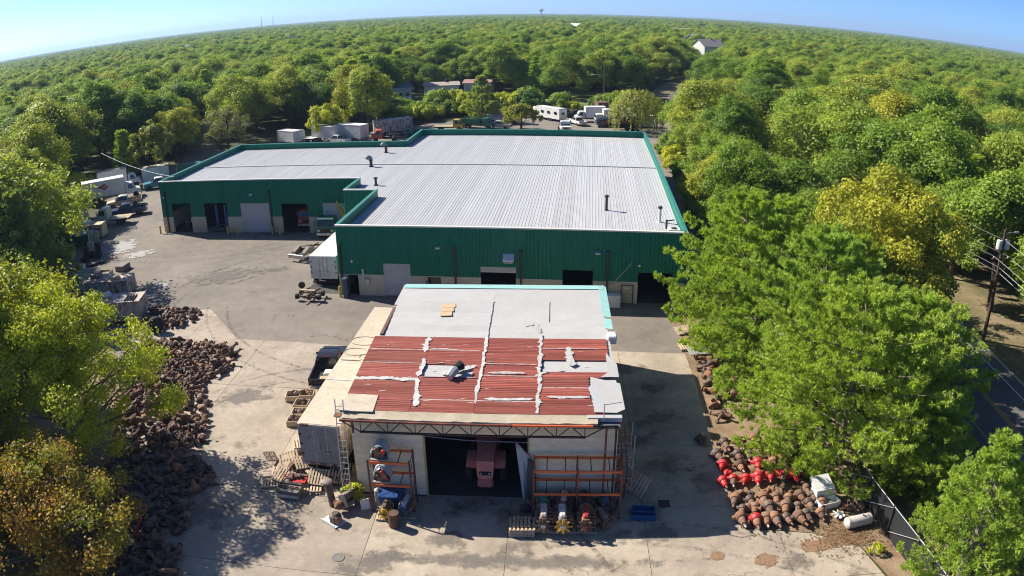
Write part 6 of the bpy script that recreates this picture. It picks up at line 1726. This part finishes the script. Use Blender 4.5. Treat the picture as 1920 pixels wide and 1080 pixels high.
# the parts beneath, too many to tell apart: one mass
hv, hf = [], []
pick = []
for q in range(980):
    x, y = pile_pt(0.0); k = rs3.choice([0, 0, 1, 2, 3, 5, 5])
    me = AX[k][0]; s_ = rs3.uniform(.5, .85)
    mt_ = Matrix.Translation((x, y, rs3.uniform(-.02, .1))) @ Matrix.Rotation(rs3.uniform(0, 6.28), 4, 'Z') @ Matrix.Rotation(rs3.uniform(-.8, .8), 4, 'X') @ Matrix.Rotation(rs3.uniform(-.6, .6), 4, 'Y') @ Matrix.Scale(s_, 4)
    o_ = len(hv); hv += [tuple(mt_ @ v.co) for v in me.vertices]; hf += [tuple(i + o_ for i in p__.vertices) for p__ in me.polygons]
hm_ = bpy.data.meshes.new('axle_heap'); hm_.from_pydata(hv, [], hf)
for p__ in hm_.polygons: p__.use_smooth = True
hm_.set_sharp_from_angle(angle=R(38))
M_heap = mat('heap_iron', (.22, .13, .09), (.09, .065, .052), .85, .05, scale=1.1, rust=.3, rustc=(.07, .05, .042), var=0)
ho_ = obj('axle_heap', hm_, M_heap); ho_['kind'] = 'stuff'; tag(ho_, 'mass of rusty axle parts making up the bottom of the heap', 'scrap heap')
# big tyre standing at the heap
t = thing('tractor_tyre', 'large tyre standing at the far end of the axle heap', 'tyre', (-30.9, 54.9, 0), R(20))
MB().lathe([(.38, -.22), (.66, -.24), (.75, -.12), (.75, .12), (.66, .24), (.38, .22)], 20, (0, 0, .75), 'Y').build('tyre', M_black, t, True)
MB().lathe([(.08, -.16), (.3, -.12), (.4, -.22), (.4, .22), (.3, .12), (.08, .16)], 14, (0, 0, .75), 'Y').build('rim', M_crate, t, True)
# red frame in the shade
t = thing('red_frame', 'red steel frame lying in the shade left of the axle heap', 'frame', (-20.9, 29.2, .1), R(8))
for x in (-.5, .5):
    b = MB(); b.box(x - .06, x + .06, -1.3, 1.2, .1, .25); b.build('rail', M_redp, t)
for y in (-1.0, .2, 1.1):
    b = MB(); b.box(-.5, .5, y - .06, y + .06, .12, .22); b.build('cross_bar', M_redp if y > 0 else M_trdark, t)
b = MB(); b.cbox((-.75, -.8, .3), (.4, .3, .3), ch=.05); b.build('bracket', M_redp, t)

# rows of axle ends on the right
def big_carrier(label, loc, rz, m, m2, s=1., group=None):
    t = thing('differential', label, 'differential', loc, rz, group, s)
    b = MB(); b.lathe([(.06, -.1), (.24, -.06), (.3, .06), (.31, .16), (.22, .3), (.08, .36)], 14, (0, .15, .31), 'Y'); b.build('housing', m, t, True)
    b = MB(); b.lathe([(.1, .0), (.2, -.04), (.19, -.2), (.13, -.34), (.15, -.36), (.15, -.42), (.08, -.45), (.045, -.58)], 12, (0, .1, .3), 'Y'); b.build('pinion_nose', m2, t, True)
    b = MB(); b.lathe([(.05, 0), (.07, -.03), (.045, -.12), (.02, -.13)], 8, (0, -.46, .3), 'Y'); b.build('yoke', M_alu if rng.random() < .4 else M_rust3, t, True)
    for s_ in (-1, 1):
        b = MB(); b.tube([(s_ * .2, .25, .3), (s_ * .42, .28, .26)], [.14, .11], 8); b.build('axle_stub', m, t, True)
    return t
rowdef = [  # y, x0, x1, n, colour words
    (37.9, 11.7, 12.0, 1, 'lone'), (37.4, 12.9, 14.8, 3, 'far'), (36.0, 12.3, 15.2, 4, 'second'), (34.9, 12.0, 15.4, 4, 'third'), (33.55, 11.75, 16.2, 7, 'red'), (32.35, 12.3, 16.6, 0, ''), (31.5, 12.05, 16.6, 7, 'fifth'), (30.65, 12.1, 17.0, 7, 'sixth'), (29.75, 11.95, 16.5, 8, 'front')]
nm = {'lone': 'at the left end of the farthest row on the right', 'far': 'in the farthest row', 'second': 'in the second farthest row', 'third': 'in the row behind the red row', 'red': 'in the red row', 'fifth': 'in the row before the red row', 'sixth': 'in the second row from the front', 'front': 'in the front row on the right'}
for y, x0, x1, n, w in rowdef:
    for k in range(n):
        x = x0 + (x1 - x0) * (k / max(1, n - 1)) + rng.uniform(-.16, .16)
        if w == 'red': m, m2, cw = ((M_redp, M_redp, 'bright red') if k in (0, 2, 3, 4, 6) else (M_redp, M_rust, 'red and rust') if k in (1, 5) else (M_rust3, M_redp, 'rusty red-nosed'))
        elif w == 'third' and k in (0, 2): m, m2, cw = M_redp, M_redp, 'bright red'
        elif w == 'front' and k == 1: m, m2, cw = M_redp, M_rust3, 'reddish'
        else: m, m2 = rng.choice(((M_rust, M_rust3), (M_rust3, M_rust), (M_rust2, M_rust))); cw = {'rusty_iron': 'brown', 'orange_rust': 'orange-brown', 'dark_greasy_iron': 'dark'}[m.name]
        pos = ['first', 'second', 'third', 'fourth', 'fifth', 'sixth', 'seventh', 'eighth'][k]
        lab = f'{cw} differential {nm[w]}' + (f', {pos} from the left' if n > 1 else '')
        big_carrier(lab, (x, y + rng.uniform(-.2, .2), .0), R(-3) + rng.uniform(-.45, .45), m, m2, rng.uniform(.85, 1.2), 'differentials laid out in rows on the right')
for k in range(44):       # loose arms and cases between the rows
    y = rng.choice((36.9, 35.6, 34.4, 32.5, 32.2, 31.2, 30.3)) + rng.uniform(-.35, .35); x = 12.2 + rng.uniform(0, 4.4); kk = rng.choice([1, 1, 3, 5, 5, 4]); m = rng.choice((M_rust, M_rust3, M_rust2, M_redp if 32.6 < y < 34.6 else M_rust3))
    tn = {'rusty_iron': 'brown', 'dark_greasy_iron': 'dark', 'orange_rust': 'orange-brown', 'red_primer': 'red'}[m.name]
    lab = f"{tn} {AX[kk][2]} lying {'behind' if y > 34.5 else 'in' if y > 32.8 else 'in front of'} the red row on the right"
    junk(kk, x, y, .03, (rng.uniform(-.3, .3), rng.uniform(-.3, .3), rng.uniform(0, 6.28)), m, lab, 'loose axle parts between the rows on the right', rng.uniform(.6, .9))
# scrap and pallets along the right edge of the yard
for k, (x, y, z, rt, lab) in enumerate(((13.9, 54.6, .1, (R(10), 0, .3), 'pallet farthest along the right edge of the yard'), (14.6, 53.2, .25, (R(25), R(10), 1.1), 'tilted pallet under the corner pine'), (13.6, 51.6, .05, (0, 0, .1), 'flat pallet on the dirt at the right edge of the yard'), (15.0, 51.2, .12, (R(6), 0, .6), 'pallet beside the flat pallet under the pine'))): pallet(lab, (x, y, z), rot=rt)
o = MB().cbox((0, 0, .3), (1.5, 1.0, .08), rx=.1).build('metal_sheet', M_galv, None, False, (14.1, 50.2, .1), .1); tag(o, 'grey metal sheet lying between pallets and scrap at the right edge', 'metal sheet')
rs4 = random.Random(31); rp = []
for k in range(34):
    y = rs4.uniform(40.6, 49.6); x = 13.0 + (y - 38) * .1 + rs4.uniform(0, 1.9)
    kk = rs4.choice([0, 1, 2, 3, 5, 5]); m = rs4.choice([M_rust, M_rust3, M_rust2])
    tn = {'rusty_iron': 'brown', 'dark_greasy_iron': 'dark', 'orange_rust': 'orange'}[m.name]
    lab = f'{tn} scrap {AX[kk][2]} along the right edge of the yard under the pines'
    junk(kk, x, y, .02, (rs4.uniform(-.4, .4), rs4.uniform(-.4, .4), rs4.uniform(0, 6.28)), m, lab, lab.replace(AX[kk][2], AX[kk][2] + 's'), rs4.uniform(.8, 1.2))
for k in range(14):
    x, y = rs4.uniform(15.4, 18.6), rs4.uniform(33.4, 36.8); kk = rs4.choice([0, 2, 5]); lab = f'dark {AX[kk][2]} in the shade under the big pine'
    junk(kk, x, y, .02, (rs4.uniform(-.3, .3), rs4.uniform(-.3, .3), rs4.uniform(0, 6)), M_rust2, lab, lab.replace(AX[kk][2], AX[kk][2] + 's'), 1.)
# white bin, fan hub, tank
t = thing('white_hopper', 'white two-tier metal hopper beside the axle rows on the right', 'hopper', (17.3, 31.2, 0), R(10), None, .82)
def open_box(nm_, x0, x1, y0, y1, z0, z1, m_, th=.05):
    for (a0, a1, c0, c1, e0, e1, part_) in ((x0, x1, y0, y1, z0, z0 + th, 'floor'), (x0, x1, y0, y0 + th, z0 + th, z1, 'front_panel'), (x0, x1, y1 - th, y1, z0 + th, z1, 'back_panel'), (x0, x0 + th, y0 + th, y1 - th, z0 + th, z1, 'side_panel'), (x1 - th, x1, y0 + th, y1 - th, z0 + th, z1, 'side_panel')):
        b = MB(); b.box(a0, a1, c0, c1, e0, e1); b.build(part_, m_, t)
open_box('lower', -.8, .8, -.75, .1, .03, .5, M_white)
open_box('upper', -.72, .72, .12, .95, .35, .95, M_white)
b = MB(); b.side([(.1, 1.0), (.95, 1.02), (1.35, 1.45), (1.28, 1.5), (.1, 1.06)], -.78, .7); b.build('lid', M_white, t)
for k in range(5):
    b = MB(); b.box(-.6 + k * .28, -.55 + k * .28, .3, .9, 1.055, 1.12); b.build('lid_rib', P_grey, t)
b = MB(); b.cbox((.1, -.3, .25), (.5, .4, .3), ch=.05); b.build('scrap_inside', P_grey, t)
t = thing('fan_hub', 'white fan hub lying between the hopper and the tank', 'fan', (17.6, 29.85, .05), .3)
b = MB(); b.lathe([(.05, 0), (.14, .03), (.14, .12), (.05, .16)], 12, (0, 0, .1)); b.build('hub', M_white, t, True)
for k in range(7):
    a = k * 6.283 / 7; b = MB(); b.cbox((.24 * math.cos(a), .24 * math.sin(a), .16), (.28, .16, .04), rz=a, rx=.5, ch=.012); b.build('blade', M_white, t)
t = thing('steel_tank', 'white cylindrical tank lying on the dirt by the black fence', 'tank', (18.45, 28.95, .33), R(8))
b = MB(); b.lathe([(.05, -.86), (.24, -.83), (.32, -.76), (.33, -.7), (.33, .7), (.32, .76), (.24, .83), (.05, .86)], 20, (0, 0, 0), 'X'); b.build('shell', mat('tank_white', (.66, .60, .55), (.55, .48, .43), .5, scale=2, rust=.06), t, True)
b = MB(); b.lathe([(.34, -.71), (.34, -.66)], 20, (0, 0, 0), 'X'); b.build('band', M_galv, t)
b = MB(); b.lathe([(.04, .3), (.04, .4), (.06, .4), (.06, .44)], 8, (.2, 0, 0)); b.build('filler', M_galv, t)
rsd = random.Random(12)
for k in range(9):
    x, y = 18.6 + rsd.uniform(-.6, 1.0), 30.2 + rsd.uniform(-.3, 1.2); kk = rsd.choice([2, 5, 0]); lab = f'rusty {AX[kk][2]} between the white hopper and the black fence'
    junk(kk, x, y, .02, (rsd.uniform(-.4, .4), rsd.uniform(-.4, .4), rsd.uniform(0, 6)), rsd.choice((M_rust, M_rust2, M_rust3)), lab, lab.replace(AX[kk][2], AX[kk][2] + 's'), rsd.uniform(.5, .7))
# leaf litter
litter = MB(); rl = random.Random(2)
for k in range(1500):
    f = rl.random(); x, y = (rl.gauss(17.6, 1.0), rl.gauss(28.2, .8)) if f < .6 else (rl.uniform(12, 20), rl.uniform(26.3, 37))
    a, s_ = rl.uniform(0, 6.28), rl.uniform(.04, .09); z = .045 + rl.uniform(0, .02)
    litter.add([(x + s_ * math.cos(a), y + s_ * math.sin(a), z), (x + s_ * .5 * math.cos(a + 1.6), y + s_ * .5 * math.sin(a + 1.6), z + .02), (x - s_ * math.cos(a), y - s_ * math.sin(a), z), (x + s_ * .5 * math.cos(a - 1.6), y + s_ * .5 * math.sin(a - 1.6), z + .015)], [(0, 1, 2, 3)])
me = bpy.data.meshes.new('leaf_litter'); me.from_pydata(litter.v, [], litter.f); o = obj('leaf_litter', me, mat('dry_leaf', (.24, .14, .06), (.16, .09, .04), .9)); o['kind'] = 'stuff'; tag(o, 'dry brown leaves scattered on the dirt and concrete at the right', 'leaves')
# black mesh fence
F0 = [(19.75, 33.4), (19.6, 30.6), (19.75, 27.8), (19.95, 25.0), (20.1, 22.2), (20.2, 19.4), (20.3, 16.6)]
fe = thing('mesh_fence', 'black privacy fence with pale rails at the lower right', 'fence', (19.75, 25, 0))
M_fab = plain('black_fence_fabric', (.022, .024, .028), .45, spec=.5)
for k, (p, q) in enumerate(zip(F0, F0[1:])):
    P0 = Vector((p[0] - 19.75, p[1] - 25, 0)); P1 = Vector((q[0] - 19.75, q[1] - 25, 0))
    n_, mz = 8, 5; vs, fs = [], []; rf = random.Random(k)
    for j in range(mz + 1):
        for i in range(n_ + 1):
            c = P0.lerp(P1, .02 + .96 * i / n_); vs.append((c.x + rf.uniform(-.03, .03) + .03, c.y, .06 + 1.9 * j / mz))
    for j in range(mz):
        for i in range(n_): fs.append((j * (n_ + 1) + i, j * (n_ + 1) + i + 1, (j + 1) * (n_ + 1) + i + 1, (j + 1) * (n_ + 1) + i))
    b = MB(); b.add(vs, fs); b.build('fabric_panel', M_fab, fe, True)
    b = MB(); b.tube([P0 + Vector((-.03, 0, 2.0)), P1 + Vector((-.03, 0, 2.0))], .03, 6); b.build('top_rail', M_galv, fe)
    b = MB(); b.tube([P0 + Vector((-.05, 0, .35)), P1 + Vector((-.05, 0, 1.9))], .022, 6); b.build('brace_rail', M_galv, fe)
    b = MB(); b.tube([P0 + Vector((-.04, 0, 0)), P0 + Vector((-.04, 0, 2.1))], .04, 8); b.build('fence_post', M_trdark, fe)

# ---------------------------------------------------------------- utility poles, wires, lamps
M_pole = mat('creosote_pole', (.13, .075, .05), (.08, .05, .035), .9, scale=2, stretch=(1, 1, .2))
def pole(label, x, y, h, full=True, lean=0.):
    t = thing('utility_pole', label, 'utility pole', (x, y, -.05))
    t.rotation_euler = (0, lean, 0)
    b = MB(); b.tube([(0, 0, 0), (0, 0, h)], [.19, .12], 10); b.build('mast', M_pole, t, True)
    if full:
        b = MB(); b.cbox((0, 0, h - 2.6), (1.9, .1, .12)); b.build('crossarm', M_pole, t)
        for s_ in (-1, 1):
            b = MB(); b.lathe([(.1, 0), (.27, .02), (.28, .1), (.28, .72), (.25, .8), (.08, .84)], 14, (s_ * .42, 0, h - 1.75)); tr = b.build('transformer', P_grey if False else M_white, t, True)
            b = MB(); b.lathe([(.04, .82), (.06, .86), (.04, .95), (.06, 1.0), (.03, 1.05)], 8, (s_ * .42, 0, h - 1.75)); b.build('bushing', M_trdark, tr)
            b = MB(); b.lathe([(.03, 0), (.06, .05), (.03, .15)], 8, (s_ * .8, 0, h - 2.54)); b.build('insulator', M_white, t)
        b = MB(); b.tube([(0, 0, h - .5), (.5, 0, h - .25), (1.2, -.1, h - .2)], .03, 6); la = b.build('lamp_arm', M_galv, t)
        b = MB(); b.side([(-.1, h - .28), (.1, h - .28), (.08, h - .16), (-.08, h - .16)], 1.1, 1.55); b.build('lamp_head', M_galv, la)
    return t
PX, PY, PH = 41.3, 51.2, 10.2
pole('wooden utility pole with two pale transformers beside the road', PX, PY, PH)
pole('plain wooden utility pole farther along the road among the trees', 44.0, 95.0, 10.5, False)
pole('plain wooden utility pole nearer along the road, outside the picture', 38.3, 8.0, 10.2, False)
def wire(label, p, q, sag, r_=.018, m=None):
    pts_ = []
    for k in range(13):
        f = k / 12; c = Vector(p).lerp(Vector(q), f); c.z -= sag * 4 * f * (1 - f); pts_.append(tuple(c))
    b = MB(); b.tube(pts_, r_, 5); o = b.build('overhead_wire', m or M_galv); tag(o, label, 'wire', 'overhead wires along the road'); return o
for k, (dx, z) in enumerate(((-.8, PH - 2.4), (.8, PH - 2.4), (0, PH - 3.4), (.1, PH - 3.9), (0.15, PH - 1.0))):
    nmw = ['outer left', 'outer right', 'upper telephone', 'lower telephone', 'top'][k]
    wire(f'{nmw} wire from the transformer pole towards us', (PX + dx, PY, z), (38.3 + dx, 8.0, z), .9, .012 if k < 2 else .016)
    wire(f'{nmw} wire from the transformer pole away among the trees', (PX + dx, PY, z), (44.0 + dx, 95.0, z), .9, .012 if k < 2 else .016)
pole('pale utility pole with a bracket lamp behind the rear yard', 24.2, 193.0, 12.0, False)
t = thing('street_lamp', 'street lamp arm reaching left from the pole behind the rear yard', 'street lamp', (24.2, 192.9, 0))
b = MB(); b.tube([(0, 0, 8.6), (-1.4, 0, 9.2), (-2.6, 0, 9.1)], .07, 6); b.build('lamp_arm', M_galv, t)
b = MB(); b.cbox((-3.0, 0, 9.05), (.9, .35, .2), ch=.05); b.build('lamp_head', M_white, t)
wire('pale wire sagging to the left wing roof of the green building', (-43.5, 88.5, 6.7), (-60, 98.0, 9.0), .5, .04)
# ---------------------------------------------------------------- rear yard
cargo_body('white box body behind the wing, left of two', (-37.5, 149.5, 0), R(62), 6.5, 2.5, 2.4, P_white, M_white, z0=.9)
cargo_body('white box body behind the wing, right of two', (-32.0, 148.8, 0), R(60), 6.5, 2.5, 2.6, P_white, M_white, z0=.9)
truck('white flat-roofed truck left of the white box bodies behind the wing', (-42.5, 150.0, 0), R(64), P_white, 'flat', P_white, 6.0, .6)
semi_trailer('grey_trailer', 'weathered grey trailer right of the white box bodies behind the wing', (-28.0, 152.5, 0), R(-62), 8.0, 2.5, 1.0, 3.5, M_trside, P_grey, M_trside)
truck('orange truck cab in front of the weathered grey trailer', (-24.8, 147.2, 0), R(100), P_orange, 'chassis', None, 6, .6)
pickup('dark green pickup right of the weathered grey trailer', (-18.5, 151.5, 0), R(70), P_dgreen)
truck('yellow truck at the left end of the rear yard row', (-13.2, 159.0, 0), R(-100), P_yellow, 'flat', P_tan, 6.5, .5)
truck('dark green dump truck with slatted sides in the rear yard', (-7.2, 161.5, 0), R(-118), P_dgreen, 'dump', None, 8.0, .9)
truck('grey dump truck right of the green dump truck', (-1.5, 167.5, 0), R(-105), P_grey, 'dump', None, 7.0, .8)
pickup('grey pickup in front of the grey dump truck', (-2.6, 160.6, 0), R(-110), P_grey)
cargo_body('small white box body farthest left behind the wing', (-45.0, 147.5, 0), R(58), 5.0, 2.4, 2.2, P_white, M_white, z0=.8)
pickup('white pickup between the white box bodies behind the wing', (-34.6, 146.6, 0), R(60), P_white)
truck('white truck with tan deck at the back of the rear yard left of the camper', (4.8, 178.5, 0), R(-70), P_white, 'flat', P_tan, 6.5, .7)
truck('white box truck behind the willow, left of the tank trailer', (18.2, 171.0, 0), R(95), P_white, 'box', P_white, 7.0, .6)
pickup('white pickup in the middle of the rear yard', (15.0, 166.0, 0), R(20), P_white)
cargo_body('white box body under the willow', (29.0, 164.0, 0), R(80), 5.0, 2.4, 2.4, P_white, M_white)
# camper trailer
t = thing('camper_trailer', 'long white camper trailer in the rear yard', 'camper', (9.3, 173.5, 0), R(38))
b = MB(); b.side([(-4.3, .6), (4.2, .6), (4.5, 1.2), (4.4, 2.6), (3.9, 3.05), (-4.1, 3.05), (-4.3, 2.8)], -1.22, 1.22, [.05, .05, .05, .08, .15, .15, .08]); b.build('shell', P_white, t, True)
for y in (-3.0, -.6, 1.6):
    for s_ in (-1, 1):
        b = MB(); b.box(s_ * 1.235 - .012, s_ * 1.235 + .012, y - .45, y + .45, 1.7, 2.3); b.build('window', M_glass, t)
b = MB(); b.box(-.4, .5, -4.33, -4.3, 1.6, 2.2); b.build('rear_window', M_glass, t)
for s_ in (-1, 1):
    for y in (-.5, -1.4): wheel(t, s_ * 1.1, y, .36, .22)
b = MB(); b.tube([(0, 4.2, .6), (0, 5.5, .5)], .08, 6); b.build('drawbar', M_trdark, t)
truck('white truck seen nose-on at the rear of the green building', (11.3, 156.5, 0), R(183), P_white, 'flat', P_brown, 6.0, .8)
truck('white box truck by the willow', (23.0, 166.5, 0), R(92), P_white, 'box', P_white, 8.0, .0)
pickup('red pickup beside the white box truck by the willow', (25.0, 162.8, 0), R(85), P_red)
# tank trailer
t = thing('tank_trailer', 'dark tank trailer with red stripe behind the rear parapet', 'tank trailer', (22.5, 157.2, 0), R(88))
b = MB(); b.lathe([(.2, -4.6), (.95, -4.3), (1.1, -4.0), (1.1, 3.6), (.8, 4.3), (.2, 4.6)], 18, (0, 0, 2.1), 'Y'); b.build('tank', paint('tank_dark', (.04, .06, .07), .3), t, True)
for s_ in (-1, 1):
    b = MB(); b.box(s_ * 1.12 - .015, s_ * 1.12 + .015, -3.8, 3.4, 1.9, 2.25); b.build('stripe', P_red, t)
    for y in (-3.4, -2.3): wheel(t, s_ * .95, y, .5, .5)
b = MB(); b.box(-.5, .5, -4.2, 4.0, .7, 1.05); b.build('chassis', M_trdark, t)
for k in range(3): b = MB(); b.lathe([(.3, 0), (.3, .15), (.1, .2)], 12, (0, -2.4 + k * 2.2, 3.18)); b.build('hatch', M_galv, t)
cargo_body('rusty brown container at the back of the rear yard', (22.2, 182.0, 0), R(10), 3.2, 2.6, 3.0, P_brown, P_brown)
truck('white cab chassis at the back of the rear yard right of the brown container', (26.5, 181.5, 0), R(170), P_white, 'chassis', None, 6.0, .0)
for k, (x, y, m_, lab) in enumerate(((13.5, 179.5, P_brown, 'rusty brown pickup in the scrap row of the rear yard'), (16.0, 178.0, P_black, 'black pickup in the scrap row of the rear yard'), (20.2, 177.0, P_blue, 'dark blue pickup at the end of the scrap row of the rear yard'))): pickup(lab, (x, y, 0), R(80 + 15 * k), m_)
pickup('white pickup on the driveway among the trees', (-78.5, 176.5, 0), R(25), P_white)
pickup('blue pickup on the driveway nearer than the white one', (-73.5, 161.5, 0), R(25), P_blue)
# ---------------------------------------------------------------- houses beyond the shrubs
def house(label, loc, rz, L, W, H, rise, wall_m, roof_m, wins=3):
    t = thing('house', label, 'house', loc, rz)
    b = MB(); b.box(-L / 2, L / 2, -W / 2, W / 2, 0, H); b.build('wall', wall_m, t)
    for s_ in (-1, 1):
        b = MB(); e = .45
        b.add([(-L / 2 - e, s_ * (W / 2 + e), H - .12), (L / 2 + e, s_ * (W / 2 + e), H - .12), (L / 2 + e, 0, H + rise), (-L / 2 - e, 0, H + rise), (-L / 2 - e, s_ * (W / 2 + e), H + .06), (L / 2 + e, s_ * (W / 2 + e), H + .06), (L / 2 + e, 0, H + rise + .18), (-L / 2 - e, 0, H + rise + .18)], [(0, 1, 2, 3), (4, 5, 6, 7), (0, 1, 5, 4), (1, 2, 6, 5), (3, 0, 4, 7)]); rf_ = b.build('roof', roof_m, t)
    for s_ in (-1, 1):
        b = MB(); b.add([(s_ * L / 2, -W / 2, H), (s_ * L / 2, W / 2, H), (s_ * L / 2, 0, H + rise), (s_ * (L / 2 - .1), -W / 2, H), (s_ * (L / 2 - .1), W / 2, H), (s_ * (L / 2 - .1), 0, H + rise)], [(0, 1, 2), (3, 5, 4), (0, 2, 5, 3), (1, 4, 5, 2)]); b.build('gable', wall_m, t)
    for k in range(wins):
        x = -L / 2 + (k + .7) * L / (wins + .4)
        b = MB(); b.box(x - .5, x + .5, -W / 2 - .04, -W / 2 + .02, 1.0, 2.2); w_ = b.build('window', M_glass, t)
        b = MB(); b.box(x - .58, x - .5, -W / 2 - .07, -W / 2, .92, 2.28); b.box(x + .5, x + .58, -W / 2 - .07, -W / 2, .92, 2.28); b.box(x - .58, x + .58, -W / 2 - .07, -W / 2, 2.2, 2.3); b.box(x - .62, x + .62, -W / 2 - .1, -W / 2, .88, 1.0); b.build('window_frame', P_white, w_)
    b = MB(); b.box(L * .1, L * .1 + .6, -.3, .3, H + rise * .6, H + rise + .8); b.build('chimney', P_brown, rf_)
    return t
M_shing = mat('brown_shingle', (.38, .33, .29), (.30, .26, .23), .9, scale=2); M_shing2 = mat('grey_shingle', (.22, .20, .20), (.16, .15, .15), .9, scale=2); M_shing3 = mat('blue_roof', (.12, .18, .28), (.10, .14, .22), .6, scale=1)
house('white house with brown roof and three windows beyond the shrubs', (-20.5, 224, 0), R(8), 10, 6, 3.8, .7, P_white, M_shing, 4)
house('pale house with blue roof left of the white house', (-33.5, 222, 0), R(30), 7, 5.5, 3.8, .8, paint('pale_siding', (.6, .6, .6), .7), M_shing3, 3)
house('white house with reddish roof right of the brown-roofed house', (-9.5, 229, 0), R(-12), 8, 6, 3.8, .8, P_white, mat('red_shingle', (.32, .2, .17), (.26, .16, .14), .9), 2)
for k, (x, y) in enumerate(((22, 285), (88, 330), (105, 420), (-150, 520), (-250, 560), (-330, 700), (60, 700), (140, 610))):
    house(['small pale house among trees behind the willow', 'white house roof far right of the road', 'white roof in the woods beyond the road bend', 'pale roof in the far left woods', 'white roof farther in the far left woods', 'farthest white roof in the left woods', 'pale roof near the horizon in the middle', 'white roof in the woods right of the middle'][k], (x, y, 0 if k < 1 else 8), R(20 * k), 16 if k > 2 else 11, 10, 4, 3, P_white, M_shing2 if k % 2 else P_white, 3)
# far landmarks on the horizon
t = thing('water_tower', 'tiny water tower on the horizon above the roof', 'water tower', (190, 4600, 0))
b = MB(); b.lathe([(4, 30), (12, 36), (14, 42), (10, 48), (2, 51)], 14); b.build('tank', M_crate, t, True)
b = MB(); b.tube([(0, 0, 0), (0, 0, 32)], 4, 8); b.build('stem', M_crate, t)
for k, x in enumerate((-1580, -1500)):
    o = MB().tube([(0, 0, 0), (0, 0, 75)], [3, 1.5], 6).build('radio_mast', M_crate, None, False, (x, 4700, 0)); tag(o, ('left of two thin masts on the horizon', 'right of two thin masts on the horizon')[k], 'mast', 'masts on the horizon')
# ---------------------------------------------------------------- air
HAZE = 1
if HAZE:
    b = MB(); b.box(-9500, 9500, -320, 12500, -10, 85)
    hz_ = b.build('haze', None); hz_['kind'] = 'stuff'; tag(hz_, 'thin blue haze in the air over the woods', 'haze')
    hm = bpy.data.materials.new('haze'); hm.use_nodes = True; nt = hm.node_tree; nt.nodes.clear()
    ov = nt.nodes.new('ShaderNodeOutputMaterial'); pv = nt.nodes.new('ShaderNodeVolumePrincipled')
    pv.inputs['Color'].default_value = (.5, .72, 1.0, 1); pv.inputs['Density'].default_value = .00011; pv.inputs['Anisotropy'].default_value = .2
    nt.links.new(pv.outputs[0], ov.inputs['Volume']); hz_.data.materials.append(hm)
